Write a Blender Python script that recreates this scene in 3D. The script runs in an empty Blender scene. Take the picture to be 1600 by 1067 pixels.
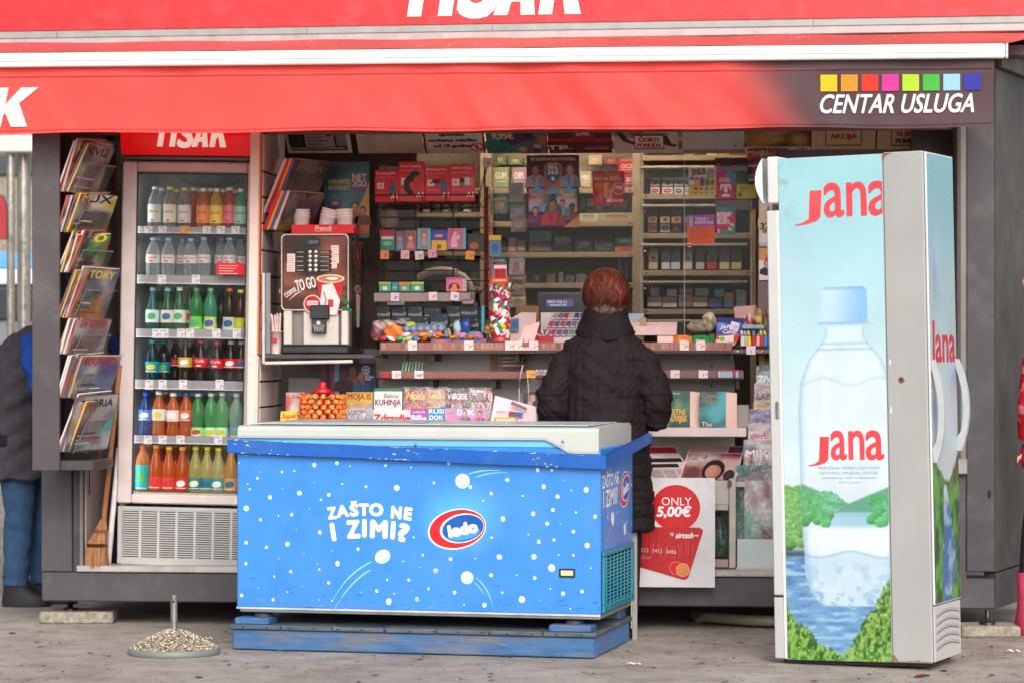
import bpy,math,random
import numpy as np
from mathutils import Vector,Matrix
random.seed(7)
rng = np.random.default_rng(11)
sc = bpy.context.scene
COL = sc.collection
rad = math.radians
# camera, sky, sun, exposure
A = rad(5.4)
FPX,HOR,CAMZ,DIST = 4485.0,540.0,1.28,13.0
CAM = Vector((DIST*math.sin(A),-DIST*math.cos(A),CAMZ))
RV = Vector((math.cos(A),math.sin(A),0)); FV = Vector((-math.sin(A),math.cos(A),0))
cd = bpy.data.cameras.new('camera'); cam = bpy.data.objects.new('camera',cd); COL.objects.link(cam)
cam.location = CAM; cam.rotation_euler = (rad(90),0,A)
cd.sensor_width = 36; cd.lens = 36*FPX/1600; cd.shift_y = (HOR-533.5)/1600
cd.clip_start = .5; cd.clip_end = 600
cd.dof.use_dof = True; cd.dof.focus_distance = 11.9; cd.dof.aperture_fstop = 5.0
sc.camera = cam
SUN_EL,SUN_AZ = rad(34),rad(164)
w = bpy.data.worlds.new('World'); sc.world = w; w.use_nodes = True
nt = w.node_tree; bg = nt.nodes['Background']
sky = nt.nodes.new('ShaderNodeTexSky'); sky.sky_type = 'NISHITA'; sky.sun_disc = False
sky.sun_elevation = SUN_EL; sky.sun_rotation = SUN_AZ; sky.air_density = 1.0; sky.dust_density = 4.0; sky.ozone_density = 1.0
hs = nt.nodes.new('ShaderNodeHueSaturation'); hs.inputs['Saturation'].default_value = .22
nt.links.new(sky.outputs[0],hs.inputs['Color']); nt.links.new(hs.outputs[0],bg.inputs[0])
bg.inputs[1].default_value = .15
sl = bpy.data.lights.new('sun','SUN'); so = bpy.data.objects.new('sun',sl); COL.objects.link(so)
sl.energy = .85; sl.angle = rad(40); sl.color = (1,.96,.92)
sd = Vector((math.sin(SUN_AZ)*math.cos(SUN_EL),math.cos(SUN_AZ)*math.cos(SUN_EL),math.sin(SUN_EL)))
so.rotation_euler = sd.to_track_quat('Z','Y').to_euler()
sc.view_settings.view_transform = 'Standard'; sc.view_settings.look = 'None'
sc.view_settings.exposure = 0.50; sc.view_settings.gamma = 1; sc.view_settings.use_curve_mapping = False
sc.cycles.use_denoising = True
sc.cycles.max_bounces = 10; sc.cycles.transparent_max_bounces = 16
sc.cycles.caustics_reflective = False; sc.cycles.caustics_refractive = False
sc.cycles.sample_clamp_indirect = 6
def P(px,py,Y):
 """the point of the plane y = Y seen at photo pixel px, py"""
 d = FV+RV*((px-800)/FPX); t = (Y-CAM.y)/d.y
 return Vector((CAM.x+d.x*t,Y,CAMZ+t*(HOR-py)/FPX))
def Q(lat,dep,z=0.0):
 p = CAM+RV*lat+FV*dep
 return Vector((p.x,p.y,z))
def rect(x0,y0,x1,y1,Y):
 """pixel box on the plane y = Y -> centre x, bottom z, width, height"""
 a = P(x0,(y0+y1)/2,Y); b = P(x1,(y0+y1)/2,Y); m = P((x0+x1)/2,y1,Y); t = P((x0+x1)/2,y0,Y)
 return (a.x+b.x)/2,m.z,b.x-a.x,t.z-m.z
def zat(py,px,Y): return P(px,py,Y).z
def xat(px,Y): return P(px,540,Y).x
# materials (one per finish; the thing's own colour comes from its Col attribute)
MATS = {}
def C(r,g,b):
 f = lambda v: (v/255)/12.92 if v/255<=.04045 else ((v/255+.055)/1.055)**2.4
 return (f(r),f(g),f(b),1.0)
def H(s):
 return C(int(s[0:2],16),int(s[2:4],16),int(s[4:6],16))
def N(nt,typ,**kw):
 n = nt.nodes.new(typ)
 for k,v in kw.items(): setattr(n,k,v)
 return n
def mk(key,rough=.5,metal=0.,nscale=25.,namt=.12,bump=.0,bscale=200.,spec=.5,dirt=0.,dirtcol=(.12,.09,.07),dscale=3.,coat=0.,sub=0.,stretch=(1,1,1),rvar=.1):
 m = bpy.data.materials.new(key); m.use_nodes = True; nt = m.node_tree; L = nt.links.new
 b = nt.nodes['Principled BSDF']; b.inputs['Roughness'].default_value = rough; b.inputs['Metallic'].default_value = metal
 b.inputs['Specular IOR Level'].default_value = spec; b.inputs['Coat Weight'].default_value = coat
 at = N(nt,'ShaderNodeAttribute',attribute_name='Col')
 tc = N(nt,'ShaderNodeTexCoord'); mp = N(nt,'ShaderNodeMapping'); mp.inputs['Scale'].default_value = stretch
 oi = N(nt,'ShaderNodeObjectInfo'); va = N(nt,'ShaderNodeVectorMath',operation='ADD')
 L(tc.outputs['Object'],va.inputs[0]); L(oi.outputs['Random'],va.inputs[1]); L(va.outputs[0],mp.inputs[0])
 no = N(nt,'ShaderNodeTexNoise'); no.inputs['Scale'].default_value = nscale; no.inputs['Detail'].default_value = 6
 L(mp.outputs[0],no.inputs['Vector'])
 mr = N(nt,'ShaderNodeMapRange'); mr.inputs['From Min'].default_value = .3; mr.inputs['From Max'].default_value = .7
 mr.inputs['To Min'].default_value = 1-namt; mr.inputs['To Max'].default_value = 1+namt
 L(no.outputs['Fac'],mr.inputs['Value'])
 mx = N(nt,'ShaderNodeMix',data_type='RGBA',blend_type='MULTIPLY'); mx.inputs['Factor'].default_value = 1
 L(at.outputs['Color'],mx.inputs['A']); L(mr.outputs[0],mx.inputs['B'])
 out = mx.outputs['Result']
 if dirt:
  n2 = N(nt,'ShaderNodeTexNoise'); n2.inputs['Scale'].default_value = dscale; n2.inputs['Detail'].default_value = 9; n2.inputs['Roughness'].default_value = .68
  L(mp.outputs[0],n2.inputs['Vector'])
  r2 = N(nt,'ShaderNodeMapRange'); r2.inputs['From Min'].default_value = .48; r2.inputs['From Max'].default_value = .78
  r2.inputs['To Max'].default_value = dirt; L(n2.outputs['Fac'],r2.inputs['Value'])
  m2 = N(nt,'ShaderNodeMix',data_type='RGBA'); m2.inputs['B'].default_value = (*dirtcol,1)
  L(r2.outputs[0],m2.inputs['Factor']); L(out,m2.inputs['A']); out = m2.outputs['Result']
 L(out,b.inputs['Base Color'])
 if rvar:
  r3 = N(nt,'ShaderNodeMapRange'); r3.inputs['From Min'].default_value = .3; r3.inputs['From Max'].default_value = .7
  r3.inputs['To Min'].default_value = max(.03,rough-rvar); r3.inputs['To Max'].default_value = min(1,rough+rvar)
  L(no.outputs['Fac'],r3.inputs['Value']); L(r3.outputs[0],b.inputs['Roughness'])
 if bump:
  n4 = N(nt,'ShaderNodeTexNoise'); n4.inputs['Scale'].default_value = bscale; n4.inputs['Detail'].default_value = 4
  L(mp.outputs[0],n4.inputs['Vector'])
  bp = N(nt,'ShaderNodeBump'); bp.inputs['Strength'].default_value = bump; bp.inputs['Distance'].default_value = .01
  L(n4.outputs['Fac'],bp.inputs['Height']); L(bp.outputs[0],b.inputs['Normal'])
 MATS[key] = m
 return m
mk('paper',.5,namt=.06,nscale=18,bump=.05,bscale=9,spec=.35)
mk('gloss',.3,spec=.3,namt=.05,nscale=12,bump=.04,bscale=14)
mk('plastic',.38,namt=.07,nscale=20,bump=.03,bscale=60)
mk('paint',.42,namt=.08,nscale=7,bump=.03,bscale=40,dirt=.25,dscale=5)
mk('darkpaint',.5,namt=.12,nscale=4,bump=.04,bscale=30,dirt=.35,dirtcol=(.2,.19,.18),dscale=6)
mk('whitepaint',.4,namt=.05,nscale=3,bump=.03,bscale=25,dirt=.16,dirtcol=(.35,.3,.25),dscale=4)
mk('vinyl',.33,namt=.05,nscale=5,bump=.06,bscale=6,dirt=.12,dscale=8,dirtcol=(.3,.35,.4))
mk('metal',.38,.85,namt=.12,nscale=30,bump=.02,bscale=60,dirt=.3,dscale=9)
mk('alu',.45,.35,namt=.12,nscale=14,bump=.02,bscale=50,dirt=.3,dirtcol=(.22,.17,.14),dscale=9)
mk('matte',.9,namt=.15,nscale=20,bump=.1,bscale=50,spec=.2)
mk('cloth',.95,namt=.16,nscale=40,bump=.25,bscale=260,spec=.15)
mk('puffer',.75,namt=.14,nscale=18,bump=.5,bscale=26,spec=.18)
mk('skin',.5,namt=.1,nscale=60,bump=.05,bscale=300,spec=.4)
mk('hair',.6,namt=.35,nscale=60,bump=.5,bscale=120,spec=.2,stretch=(1,1,.18))
mk('wood',.6,namt=.3,nscale=22,bump=.15,bscale=60,stretch=(6,6,.5),dirt=.3)
mk('straw',.9,namt=.4,nscale=60,bump=.5,bscale=150,stretch=(3,3,.15),dirt=.5,dscale=14)
mk('bluewood',.62,namt=.25,nscale=16,bump=.3,bscale=50,dirt=1.6,dirtcol=(.17,.155,.135),dscale=4.5,stretch=(.5,2,3))
mk('stone',.9,namt=.35,nscale=45,bump=.6,bscale=90,dirt=.5,dscale=9)
mk('rubber',.6,namt=.1,nscale=30)
mk('wire',.4,.3,namt=.1,nscale=30)
def special(key):
 m = bpy.data.materials.new(key); m.use_nodes = True; nt = m.node_tree
 MATS[key] = m
 return m,nt,nt.links.new,nt.nodes['Principled BSDF'],nt.nodes['Material Output']
# clear glass pane: mostly see-through, Fresnel reflection, faint smears
m,nt,L,b,o = special('glass')
tr = N(nt,'ShaderNodeBsdfTransparent'); tr.inputs[0].default_value = (.955,.965,.96,1)
gl = N(nt,'ShaderNodeBsdfGlossy'); gl.inputs['Roughness'].default_value = .04
df = N(nt,'ShaderNodeBsdfDiffuse'); df.inputs[0].default_value = (.55,.55,.55,1)
fr = N(nt,'ShaderNodeFresnel'); fr.inputs[0].default_value = 1.22
no = N(nt,'ShaderNodeTexNoise'); no.inputs['Scale'].default_value = 3.2; no.inputs['Detail'].default_value = 7
tc = N(nt,'ShaderNodeTexCoord'); L(tc.outputs['Object'],no.inputs['Vector'])
mr = N(nt,'ShaderNodeMapRange'); mr.inputs['From Min'].default_value = .5; mr.inputs['From Max'].default_value = .8; mr.inputs['To Min'].default_value = .0; mr.inputs['To Max'].default_value = .07
L(no.outputs['Fac'],mr.inputs['Value'])
m1 = N(nt,'ShaderNodeMixShader'); m2 = N(nt,'ShaderNodeMixShader')
L(mr.outputs[0],m1.inputs[0]); L(tr.outputs[0],m1.inputs[1]); L(df.outputs[0],m1.inputs[2])
L(fr.outputs[0],m2.inputs[0]); L(m1.outputs[0],m2.inputs[1]); L(gl.outputs[0],m2.inputs[2]); L(m2.outputs[0],o.inputs[0])
# thin wrapping film with crinkles
m,nt,L,b,o = special('film')
tr = N(nt,'ShaderNodeBsdfTransparent'); tr.inputs[0].default_value = (.9,.9,.9,1)
gl = N(nt,'ShaderNodeBsdfGlossy'); gl.inputs['Roughness'].default_value = .3
no = N(nt,'ShaderNodeTexNoise'); no.inputs['Scale'].default_value = 22; no.inputs['Detail'].default_value = 5; no.inputs['Distortion'].default_value = 1.5
tc = N(nt,'ShaderNodeTexCoord'); L(tc.outputs['Object'],no.inputs['Vector'])
bp = N(nt,'ShaderNodeBump'); bp.inputs['Strength'].default_value = .9; bp.inputs['Distance'].default_value = .02
L(no.outputs['Fac'],bp.inputs['Height']); L(bp.outputs[0],gl.inputs['Normal'])
m1 = N(nt,'ShaderNodeMixShader'); m1.inputs[0].default_value = .13
L(tr.outputs[0],m1.inputs[1]); L(gl.outputs[0],m1.inputs[2]); L(m1.outputs[0],o.inputs[0])
# bottle plastic with its drink: tinted body, part see-through, glossy skin
m,nt,L,b,o = special('drink')
at = N(nt,'ShaderNodeAttribute',attribute_name='Col')
tr = N(nt,'ShaderNodeBsdfTransparent'); L(at.outputs['Color'],tr.inputs[0])
no = N(nt,'ShaderNodeTexNoise'); no.inputs['Scale'].default_value = 30
tc = N(nt,'ShaderNodeTexCoord'); L(tc.outputs['Object'],no.inputs['Vector'])
mxn = N(nt,'ShaderNodeMix',data_type='RGBA',blend_type='MULTIPLY'); mxn.inputs['Factor'].default_value = .35
L(at.outputs['Color'],mxn.inputs['A']); L(no.outputs['Color'],mxn.inputs['B'])
L(mxn.outputs['Result'],b.inputs['Base Color']); b.inputs['Roughness'].default_value = .14
lw = N(nt,'ShaderNodeLayerWeight'); lw.inputs[0].default_value = .35
mr = N(nt,'ShaderNodeMapRange'); mr.inputs['To Min'].default_value = .42; mr.inputs['To Max'].default_value = .95; L(lw.outputs['Facing'],mr.inputs['Value'])
m1 = N(nt,'ShaderNodeMixShader'); L(mr.outputs[0],m1.inputs[0]); L(tr.outputs[0],m1.inputs[1]); L(b.outputs[0],m1.inputs[2]); L(m1.outputs[0],o.inputs[0])
# thin clear bottle plastic
m,nt,L,b,o = special('clearpet')
at = N(nt,'ShaderNodeAttribute',attribute_name='Col')
tr = N(nt,'ShaderNodeBsdfTransparent'); L(at.outputs['Color'],tr.inputs[0]); L(at.outputs['Color'],b.inputs['Base Color']); b.inputs['Roughness'].default_value = .1; b.inputs['Specular IOR Level'].default_value = .9
no = N(nt,'ShaderNodeTexNoise'); no.inputs['Scale'].default_value = 40; tc = N(nt,'ShaderNodeTexCoord'); L(tc.outputs['Object'],no.inputs['Vector'])
bp = N(nt,'ShaderNodeBump'); bp.inputs['Strength'].default_value = .5; bp.inputs['Distance'].default_value = .01; L(no.outputs['Fac'],bp.inputs['Height']); L(bp.outputs[0],b.inputs['Normal'])
lw = N(nt,'ShaderNodeLayerWeight'); lw.inputs[0].default_value = .3
mr = N(nt,'ShaderNodeMapRange'); mr.inputs['To Min'].default_value = .14; mr.inputs['To Max'].default_value = .75; L(lw.outputs['Facing'],mr.inputs['Value'])
m1 = N(nt,'ShaderNodeMixShader'); L(mr.outputs[0],m1.inputs[0]); L(tr.outputs[0],m1.inputs[1]); L(b.outputs[0],m1.inputs[2]); L(m1.outputs[0],o.inputs[0])
# lit things: the header of the drinks fridge, the customer display
m,nt,L,b,o = special('lit')
at = N(nt,'ShaderNodeAttribute',attribute_name='Col'); L(at.outputs['Color'],b.inputs['Base Color']); L(at.outputs['Color'],b.inputs['Emission Color'])
no = N(nt,'ShaderNodeTexNoise'); no.inputs['Scale'].default_value = 4
tc = N(nt,'ShaderNodeTexCoord'); L(tc.outputs['Object'],no.inputs['Vector'])
mr = N(nt,'ShaderNodeMapRange'); mr.inputs['To Min'].default_value = .22; mr.inputs['To Max'].default_value = .42; L(no.outputs['Fac'],mr.inputs['Value']); L(mr.outputs[0],b.inputs['Emission Strength'])
b.inputs['Roughness'].default_value = .25
def glow(key,col,lo,hi):
 m,nt,L,b,o = special(key); b.inputs['Emission Color'].default_value = col; no = N(nt,'ShaderNodeTexNoise'); no.inputs['Scale'].default_value = 2
 r = N(nt,'ShaderNodeMapRange'); r.inputs['To Min'].default_value = lo; r.inputs['To Max'].default_value = hi; L(no.outputs['Fac'],r.inputs['Value']); L(r.outputs[0],b.inputs['Emission Strength'])
glow('tube_glow',(1,.86,.70,1),60,70); glow('tube_cool',(.9,.96,1,1),5,6)
# awning cloth: lets light through
def fabric(key,ramp=None):
 m,nt,L,b,o = special(key)
 at = N(nt,'ShaderNodeAttribute',attribute_name='Col'); tc = N(nt,'ShaderNodeTexCoord')
 no = N(nt,'ShaderNodeTexNoise'); no.inputs['Scale'].default_value = 3.0; no.inputs['Detail'].default_value = 6
 L(tc.outputs['Object'],no.inputs['Vector'])
 mr = N(nt,'ShaderNodeMapRange'); mr.inputs['From Min'].default_value = .3; mr.inputs['From Max'].default_value = .7; mr.inputs['To Min'].default_value = .9; mr.inputs['To Max'].default_value = 1.08
 L(no.outputs['Fac'],mr.inputs['Value'])
 mx = N(nt,'ShaderNodeMix',data_type='RGBA',blend_type='MULTIPLY'); mx.inputs['Factor'].default_value = 1
 L(at.outputs['Color'],mx.inputs['A']); L(mr.outputs[0],mx.inputs['B'])
# pale droppings and flecks
 vo = N(nt,'ShaderNodeTexNoise'); vo.inputs['Scale'].default_value = 26; vo.inputs['Detail'].default_value = 7; vo.inputs['Roughness'].default_value = .7
 L(tc.outputs['Object'],vo.inputs['Vector'])
 r2 = N(nt,'ShaderNodeMapRange'); r2.inputs['From Min'].default_value = .61 if key=='awning' else .74; r2.inputs['From Max'].default_value = .66 if key=='awning' else .80
 L(vo.outputs['Fac'],r2.inputs['Value'])
 m2 = N(nt,'ShaderNodeMix',data_type='RGBA'); m2.inputs['B'].default_value = (.75,.68,.62,1); L(r2.outputs[0],m2.inputs['Factor']); L(mx.outputs['Result'],m2.inputs['A'])
 L(m2.outputs['Result'],b.inputs['Base Color']); b.inputs['Roughness'].default_value = .6; b.inputs['Specular IOR Level'].default_value = .2
 tl = N(nt,'ShaderNodeBsdfTranslucent'); L(m2.outputs['Result'],tl.inputs[0])
 ms = N(nt,'ShaderNodeMixShader'); ms.inputs[0].default_value = .22 if key=='valance' else .4
 L(b.outputs[0],ms.inputs[1]); L(tl.outputs[0],ms.inputs[2]); L(ms.outputs[0],o.inputs[0])
fabric('awning'); fabric('valance')
# asphalt
m,nt,L,b,o = special('asphalt')
tc = N(nt,'ShaderNodeTexCoord')
def noise(sc_,det=8,ro=.6):
 n = N(nt,'ShaderNodeTexNoise'); n.inputs['Scale'].default_value = sc_; n.inputs['Detail'].default_value = det; n.inputs['Roughness'].default_value = ro
 L(tc.outputs['Object'],n.inputs['Vector']); return n
n1 = noise(1.1); n2 = noise(210,4,.75); n3 = noise(5,10,.72)
cr = N(nt,'ShaderNodeValToRGB'); cr.color_ramp.elements[0].position = .32; cr.color_ramp.elements[0].color = (.31,.262,.228,1)
cr.color_ramp.elements[1].position = .68; cr.color_ramp.elements[1].color = (.47,.42,.375,1); L(n1.outputs['Fac'],cr.inputs[0])
c2 = N(nt,'ShaderNodeValToRGB'); c2.color_ramp.elements[0].position = .35; c2.color_ramp.elements[0].color = (.5,.5,.5,1); c2.color_ramp.elements[1].position = .66; c2.color_ramp.elements[1].color = (1.4,1.37,1.34,1); L(n2.outputs['Fac'],c2.inputs[0])
c3 = N(nt,'ShaderNodeValToRGB'); c3.color_ramp.elements[0].position = .3; c3.color_ramp.elements[0].color = (.55,.52,.5,1); c3.color_ramp.elements[1].position = .56; L(n3.outputs['Fac'],c3.inputs[0])
ma = N(nt,'ShaderNodeMix',data_type='RGBA',blend_type='MULTIPLY'); ma.inputs['Factor'].default_value = 1
mb_ = N(nt,'ShaderNodeMix',data_type='RGBA',blend_type='MULTIPLY'); mb_.inputs['Factor'].default_value = 1
L(cr.outputs[0],ma.inputs['A']); L(c2.outputs[0],ma.inputs['B']); L(ma.outputs['Result'],mb_.inputs['A']); L(c3.outputs[0],mb_.inputs['B'])
L(mb_.outputs['Result'],b.inputs['Base Color']); b.inputs['Roughness'].default_value = .85
bp = N(nt,'ShaderNodeBump'); bp.inputs['Strength'].default_value = .5; bp.inputs['Distance'].default_value = .006; L(n2.outputs['Fac'],bp.inputs['Height']); L(bp.outputs[0],b.inputs['Normal'])
# mesh builder
TXT = {}
def text2d(s,bold=0.0):
 k = (s,round(bold,4))
 if k not in TXT:
  cu = bpy.data.curves.new('text','FONT'); cu.body = s; cu.size = 1; cu.resolution_u = 3; cu.offset = bold
  ob = bpy.data.objects.new('text',cu)
  me = bpy.data.meshes.new_from_object(ob)
  v = np.array([x.co[:2] for x in me.vertices]).reshape(-1,2); f = [tuple(p.vertices) for p in me.polygons]
  bpy.data.objects.remove(ob); bpy.data.curves.remove(cu); bpy.data.meshes.remove(me)
  TXT[k] = (v,f)
 return TXT[k]
CAP = .682
class MB:
 def __init__(s):
  s.v = []; s.f = []; s.c = []; s.m = []; s.s = []; s.mats = []; s.xf = None; s.n = 0
 def add(s,vs,fs,col,fin='plastic',smooth=False):
  vs = np.asarray(vs,float).reshape(-1,3)
  if s.xf is not None:
   M = np.array(s.xf); vs = vs@M[:3,:3].T+M[:3,3]
  if fin not in s.mats: s.mats.append(fin)
  k = s.mats.index(fin); b = s.n
  s.v.append(vs); s.n+=len(vs)
  per = not isinstance(col,tuple)
  for f in fs:
   s.f.append(tuple(i+b for i in f)); s.m.append(k); s.s.append(smooth)
   if per: s.c.extend(tuple(col[i]) for i in f)
   else: s.c.extend([col]*len(f))
  return s
 def quad(s,a,b,c,d,col,fin='paper'): return s.add([a,b,c,d],[(0,1,2,3)],col,fin)
 def box(s,x0,x1,y0,y1,z0,z1,col,fin='plastic',bev=0.0):
  if bev<=0:
   v = [(x,y,z) for x in (x0,x1) for y in (y0,y1) for z in (z0,z1)]
   f = [(0,1,3,2),(4,6,7,5),(0,4,5,1),(2,3,7,6),(0,2,6,4),(1,5,7,3)]
   return s.add(v,f,col,fin)
  bev = min(bev,(x1-x0)*.45,(y1-y0)*.45,(z1-z0)*.45)
  X = (x0,x1); Yv = (y0,y1); Z = (z0,z1); v = []; idx = {}
  for i in (0,1):
   for j in (0,1):
    for k in (0,1):
     sx,sy,sz = (1-2*i)*bev,(1-2*j)*bev,(1-2*k)*bev
     idx[i,j,k] = len(v)
     v+=[(X[i],Yv[j]+sy,Z[k]+sz),(X[i]+sx,Yv[j],Z[k]+sz),(X[i]+sx,Yv[j]+sy,Z[k])]
  g = lambda i,j,k,a: idx[i,j,k]+a
  f = []
  for i in (0,1):
   q = [g(i,0,0,0),g(i,1,0,0),g(i,1,1,0),g(i,0,1,0)]; f.append(tuple(q if i else q[::-1]))
   q = [g(0,i,0,1),g(1,i,0,1),g(1,i,1,1),g(0,i,1,1)]; f.append(tuple(q[::-1] if i else q))
   q = [g(0,0,i,2),g(1,0,i,2),g(1,1,i,2),g(0,1,i,2)]; f.append(tuple(q if i else q[::-1]))
  for a in (0,1):
   for b_ in (0,1):
    q = [g(0,a,b_,1),g(1,a,b_,1),g(1,a,b_,2),g(0,a,b_,2)]; f.append(tuple(q if (a^b_) else q[::-1]))
    q = [g(a,0,b_,0),g(a,1,b_,0),g(a,1,b_,2),g(a,0,b_,2)]; f.append(tuple(q[::-1] if (a^b_) else q))
    q = [g(a,b_,0,0),g(a,b_,1,0),g(a,b_,1,1),g(a,b_,0,1)]; f.append(tuple(q if (a^b_) else q[::-1]))
  for i in (0,1):
   for j in (0,1):
    for k in (0,1):
     t = (g(i,j,k,0),g(i,j,k,1),g(i,j,k,2)); f.append(t if (i+j+k)%2 else t[::-1])
  return s.add(v,f,col,fin)
 def tube(s,pts,r,col,fin='metal',n=8,smooth=True,cap=True):
  pts = [Vector(p) for p in pts]; rs = r if isinstance(r,(list,tuple)) else [r]*len(pts); v = []; f = []
  for i,p in enumerate(pts):
   d = (pts[min(i+1,len(pts)-1)]-pts[max(i-1,0)]).normalized()
   u = d.cross(Vector((0,0,1)));
   if u.length<.05: u = d.cross(Vector((1,0,0)))
   u.normalize(); w_ = d.cross(u)
   for k in range(n):
    t = 2*math.pi*k/n; v.append(p+(u*math.cos(t)+w_*math.sin(t))*rs[i])
  for i in range(len(pts)-1):
   for k in range(n): f.append((i*n+k,i*n+(k+1)%n,(i+1)*n+(k+1)%n,(i+1)*n+k))
  s.add(v,f,col,fin,smooth)
  if cap:
   s.add(v[:n],[tuple(range(n))[::-1]],col,fin); s.add(v[-n:],[tuple(range(n))],col,fin)
  return s
 def lathe(s,prof,col,fin='plastic',n=16,c=(0,0,0),sx=1,sy=1,smooth=True):
  v = []; f = []
  for r,z in prof:
   for k in range(n):
    t = 2*math.pi*k/n; v.append((c[0]+r*sx*math.cos(t),c[1]+r*sy*math.sin(t),c[2]+z))
  for i in range(len(prof)-1):
   for k in range(n): f.append((i*n+k,i*n+(k+1)%n,(i+1)*n+(k+1)%n,(i+1)*n+k))
  s.add(v,f,col,fin,smooth)
  if prof[0][0]>1e-4: s.add(v[:n],[tuple(range(n))[::-1]],col,fin)
  if prof[-1][0]>1e-4: s.add(v[-n:],[tuple(range(n))],col,fin)
  return s
# flat print, in the local XZ plane facing -Y
 def pr(s,x0,z0,x1,z1,col,y=0.0,fin='paper'):
  return s.add([(x0,y,z0),(x1,y,z0),(x1,y,z1),(x0,y,z1)],[(0,1,2,3)],col,fin)
 def poly(s,pts,col,y=0.0,fin='paper'):
  return s.add([(p[0],y,p[1]) for p in pts],[tuple(range(len(pts)))],col,fin)
 def ell(s,cx,cz,rx,rz,col,y=0.0,fin='paper',n=18,rot=0.0):
  c_,s_ = math.cos(rot),math.sin(rot)
  pts = [(cx+rx*math.cos(t)*c_-rz*math.sin(t)*s_,cz+rx*math.cos(t)*s_+rz*math.sin(t)*c_) for t in [2*math.pi*k/n for k in range(n)]]
  return s.poly(pts,col,y,fin)
 def stroke(s,pts,wd,col,y=0.0,fin='paper'):
  v = []; f = []
  for i,p in enumerate(pts):
   a = pts[max(i-1,0)]; b_ = pts[min(i+1,len(pts)-1)]; dx,dz = b_[0]-a[0],b_[1]-a[1]; l = math.hypot(dx,dz) or 1
   h = (wd[i] if isinstance(wd,(list,tuple)) else wd)/2; v+=[(p[0]-dz/l*h,y,p[1]+dx/l*h),(p[0]+dz/l*h,y,p[1]-dx/l*h)]
  for i in range(len(pts)-1): f.append((2*i,2*i+1,2*i+3,2*i+2))
  return s.add(v,f,col,fin)
 def text(s,t,x,z,h,col,y=0.0,fin='paper',bold=.0,shear=0.,align='c',wd=None,rot=0.,fx=1.0):
  if bold>0:
   kb = 6 if h>.02 else 4; rb = bold*h/CAP*.62
   for q in range(kb):
    a = 6.2832*q/kb; s.text(t,x+rb*math.cos(a),z+rb*math.sin(a),h,col,y-2e-5*q,fin,0.,shear,align,wd,rot,fx)
   return s
  v,f = text2d(t)
  if len(v)==0: return s
  k = h/CAP; q = v*k
  x0,x1 = q[:,0].min(),q[:,0].max()
  q[:,0]-=x0
  if wd: q[:,0]*=wd/(x1-x0)
  else: q[:,0]*=fx
  W_ = q[:,0].max()
  q[:,0]+=q[:,1]*shear
  q[:,0]-={'l':0,'c':W_/2,'r':W_}[align]
  c_,s_ = math.cos(rot),math.sin(rot)
  X = x+q[:,0]*c_-q[:,1]*s_; Z = z+q[:,0]*s_+q[:,1]*c_
  return s.add(np.stack([X,np.full(len(X),y),Z],1),f,col,fin)
 def canvas(s,img,x0,z0,x1,z1,y=0.0,fin='paper'):
  """img: rows from the top, linear RGB; painted as corner colours of a fine grid"""
  h,w_,_ = img.shape
  xs = np.linspace(x0,x1,w_); zs = np.linspace(z1,z0,h)
  X,Z = np.meshgrid(xs,zs); v = np.stack([X.ravel(),np.full(X.size,y),Z.ravel()],1)
  f = [(r*w_+c+w_,r*w_+c+w_+1,r*w_+c+1,r*w_+c) for r in range(h-1) for c in range(w_-1)]
  col = np.concatenate([img.reshape(-1,3),np.ones((h*w_,1))],1).clip(0,1)
  return s.add(v,f,[tuple(c) for c in col],fin)
 def mesh(s,name):
  me = bpy.data.meshes.new(name)
  V = np.concatenate(s.v) if s.v else np.zeros((0,3))
  me.from_pydata(V.tolist(),[],s.f)
  for k in s.mats: me.materials.append(MATS[k])
  me.polygons.foreach_set('material_index',s.m); me.polygons.foreach_set('use_smooth',s.s)
  at = me.attributes.new('Col','FLOAT_COLOR','CORNER'); at.data.foreach_set('color',np.array(s.c,'f').ravel())
  me.update(); return me
 def build(s,name,parent=None,loc=(0,0,0),rot=(0,0,0),**props):
  return link(name,s.mesh(name),parent,loc,rot,**props)
def link(name,data,parent=None,loc=(0,0,0),rot=(0,0,0),**props):
 o = bpy.data.objects.new(name,data); COL.objects.link(o)
 if parent is not None: o.parent = parent
 o.location = loc; o.rotation_euler = rot
 for k,v_ in props.items(): o[k] = v_
 return o
def thing(name,label,cat,loc=(0,0,0),rot=(0,0,0),group=None,data=None):
 o = link(name,data,None,loc,rot); o['label'] = label; o['category'] = cat
 if group: o['group'] = group
 return o
def solo(name,mb,label,cat,loc=(0,0,0),rot=(0,0,0),group=None):
 return thing(name,label,cat,loc,rot,group,mb.mesh(name))
def copy_tree(o,parent=None):
 c = o.copy(); COL.objects.link(c)
 if parent is not None: c.parent = parent
 for ch in list(o.children): copy_tree(ch,c)
 return c
ORD = ['first','second','third','fourth','fifth','sixth','seventh','eighth','ninth','tenth','eleventh','twelfth']
def nth(i,n):
 if n==1: return 'only one'
 if i==0: return 'leftmost'
 if i==n-1: return 'rightmost'
 if i<n/2: return ORD[i]+' from left'
 return ORD[n-1-i]+' from right'
def pic(pal,nx,nz,seed,blobs=8):
 """a soft blurred colour picture for printed photographs"""
 r = np.random.default_rng(seed); yy,xx = np.mgrid[0:nz,0:nx]; pal = [np.array(p[:3]) for p in pal]
 im = np.zeros((nz,nx,3))+pal[0]
 for k in range(blobs):
  c = pal[1+int(r.integers(len(pal)-1))] if len(pal)>1 else pal[0]
  cx,cz = r.uniform(0,nx),r.uniform(0,nz); rx,rz = r.uniform(.1,.3)*nx+.5,r.uniform(.08,.25)*nz+.5
  d = np.exp(-np.maximum(0,((xx-cx)/rx)**2+((yy-cz)/rz)**2)**2)
  im = im*(1-d[...,None])+c*d[...,None]
 return im*r.uniform(.85,1.12,(nz,nx,1))
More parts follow.
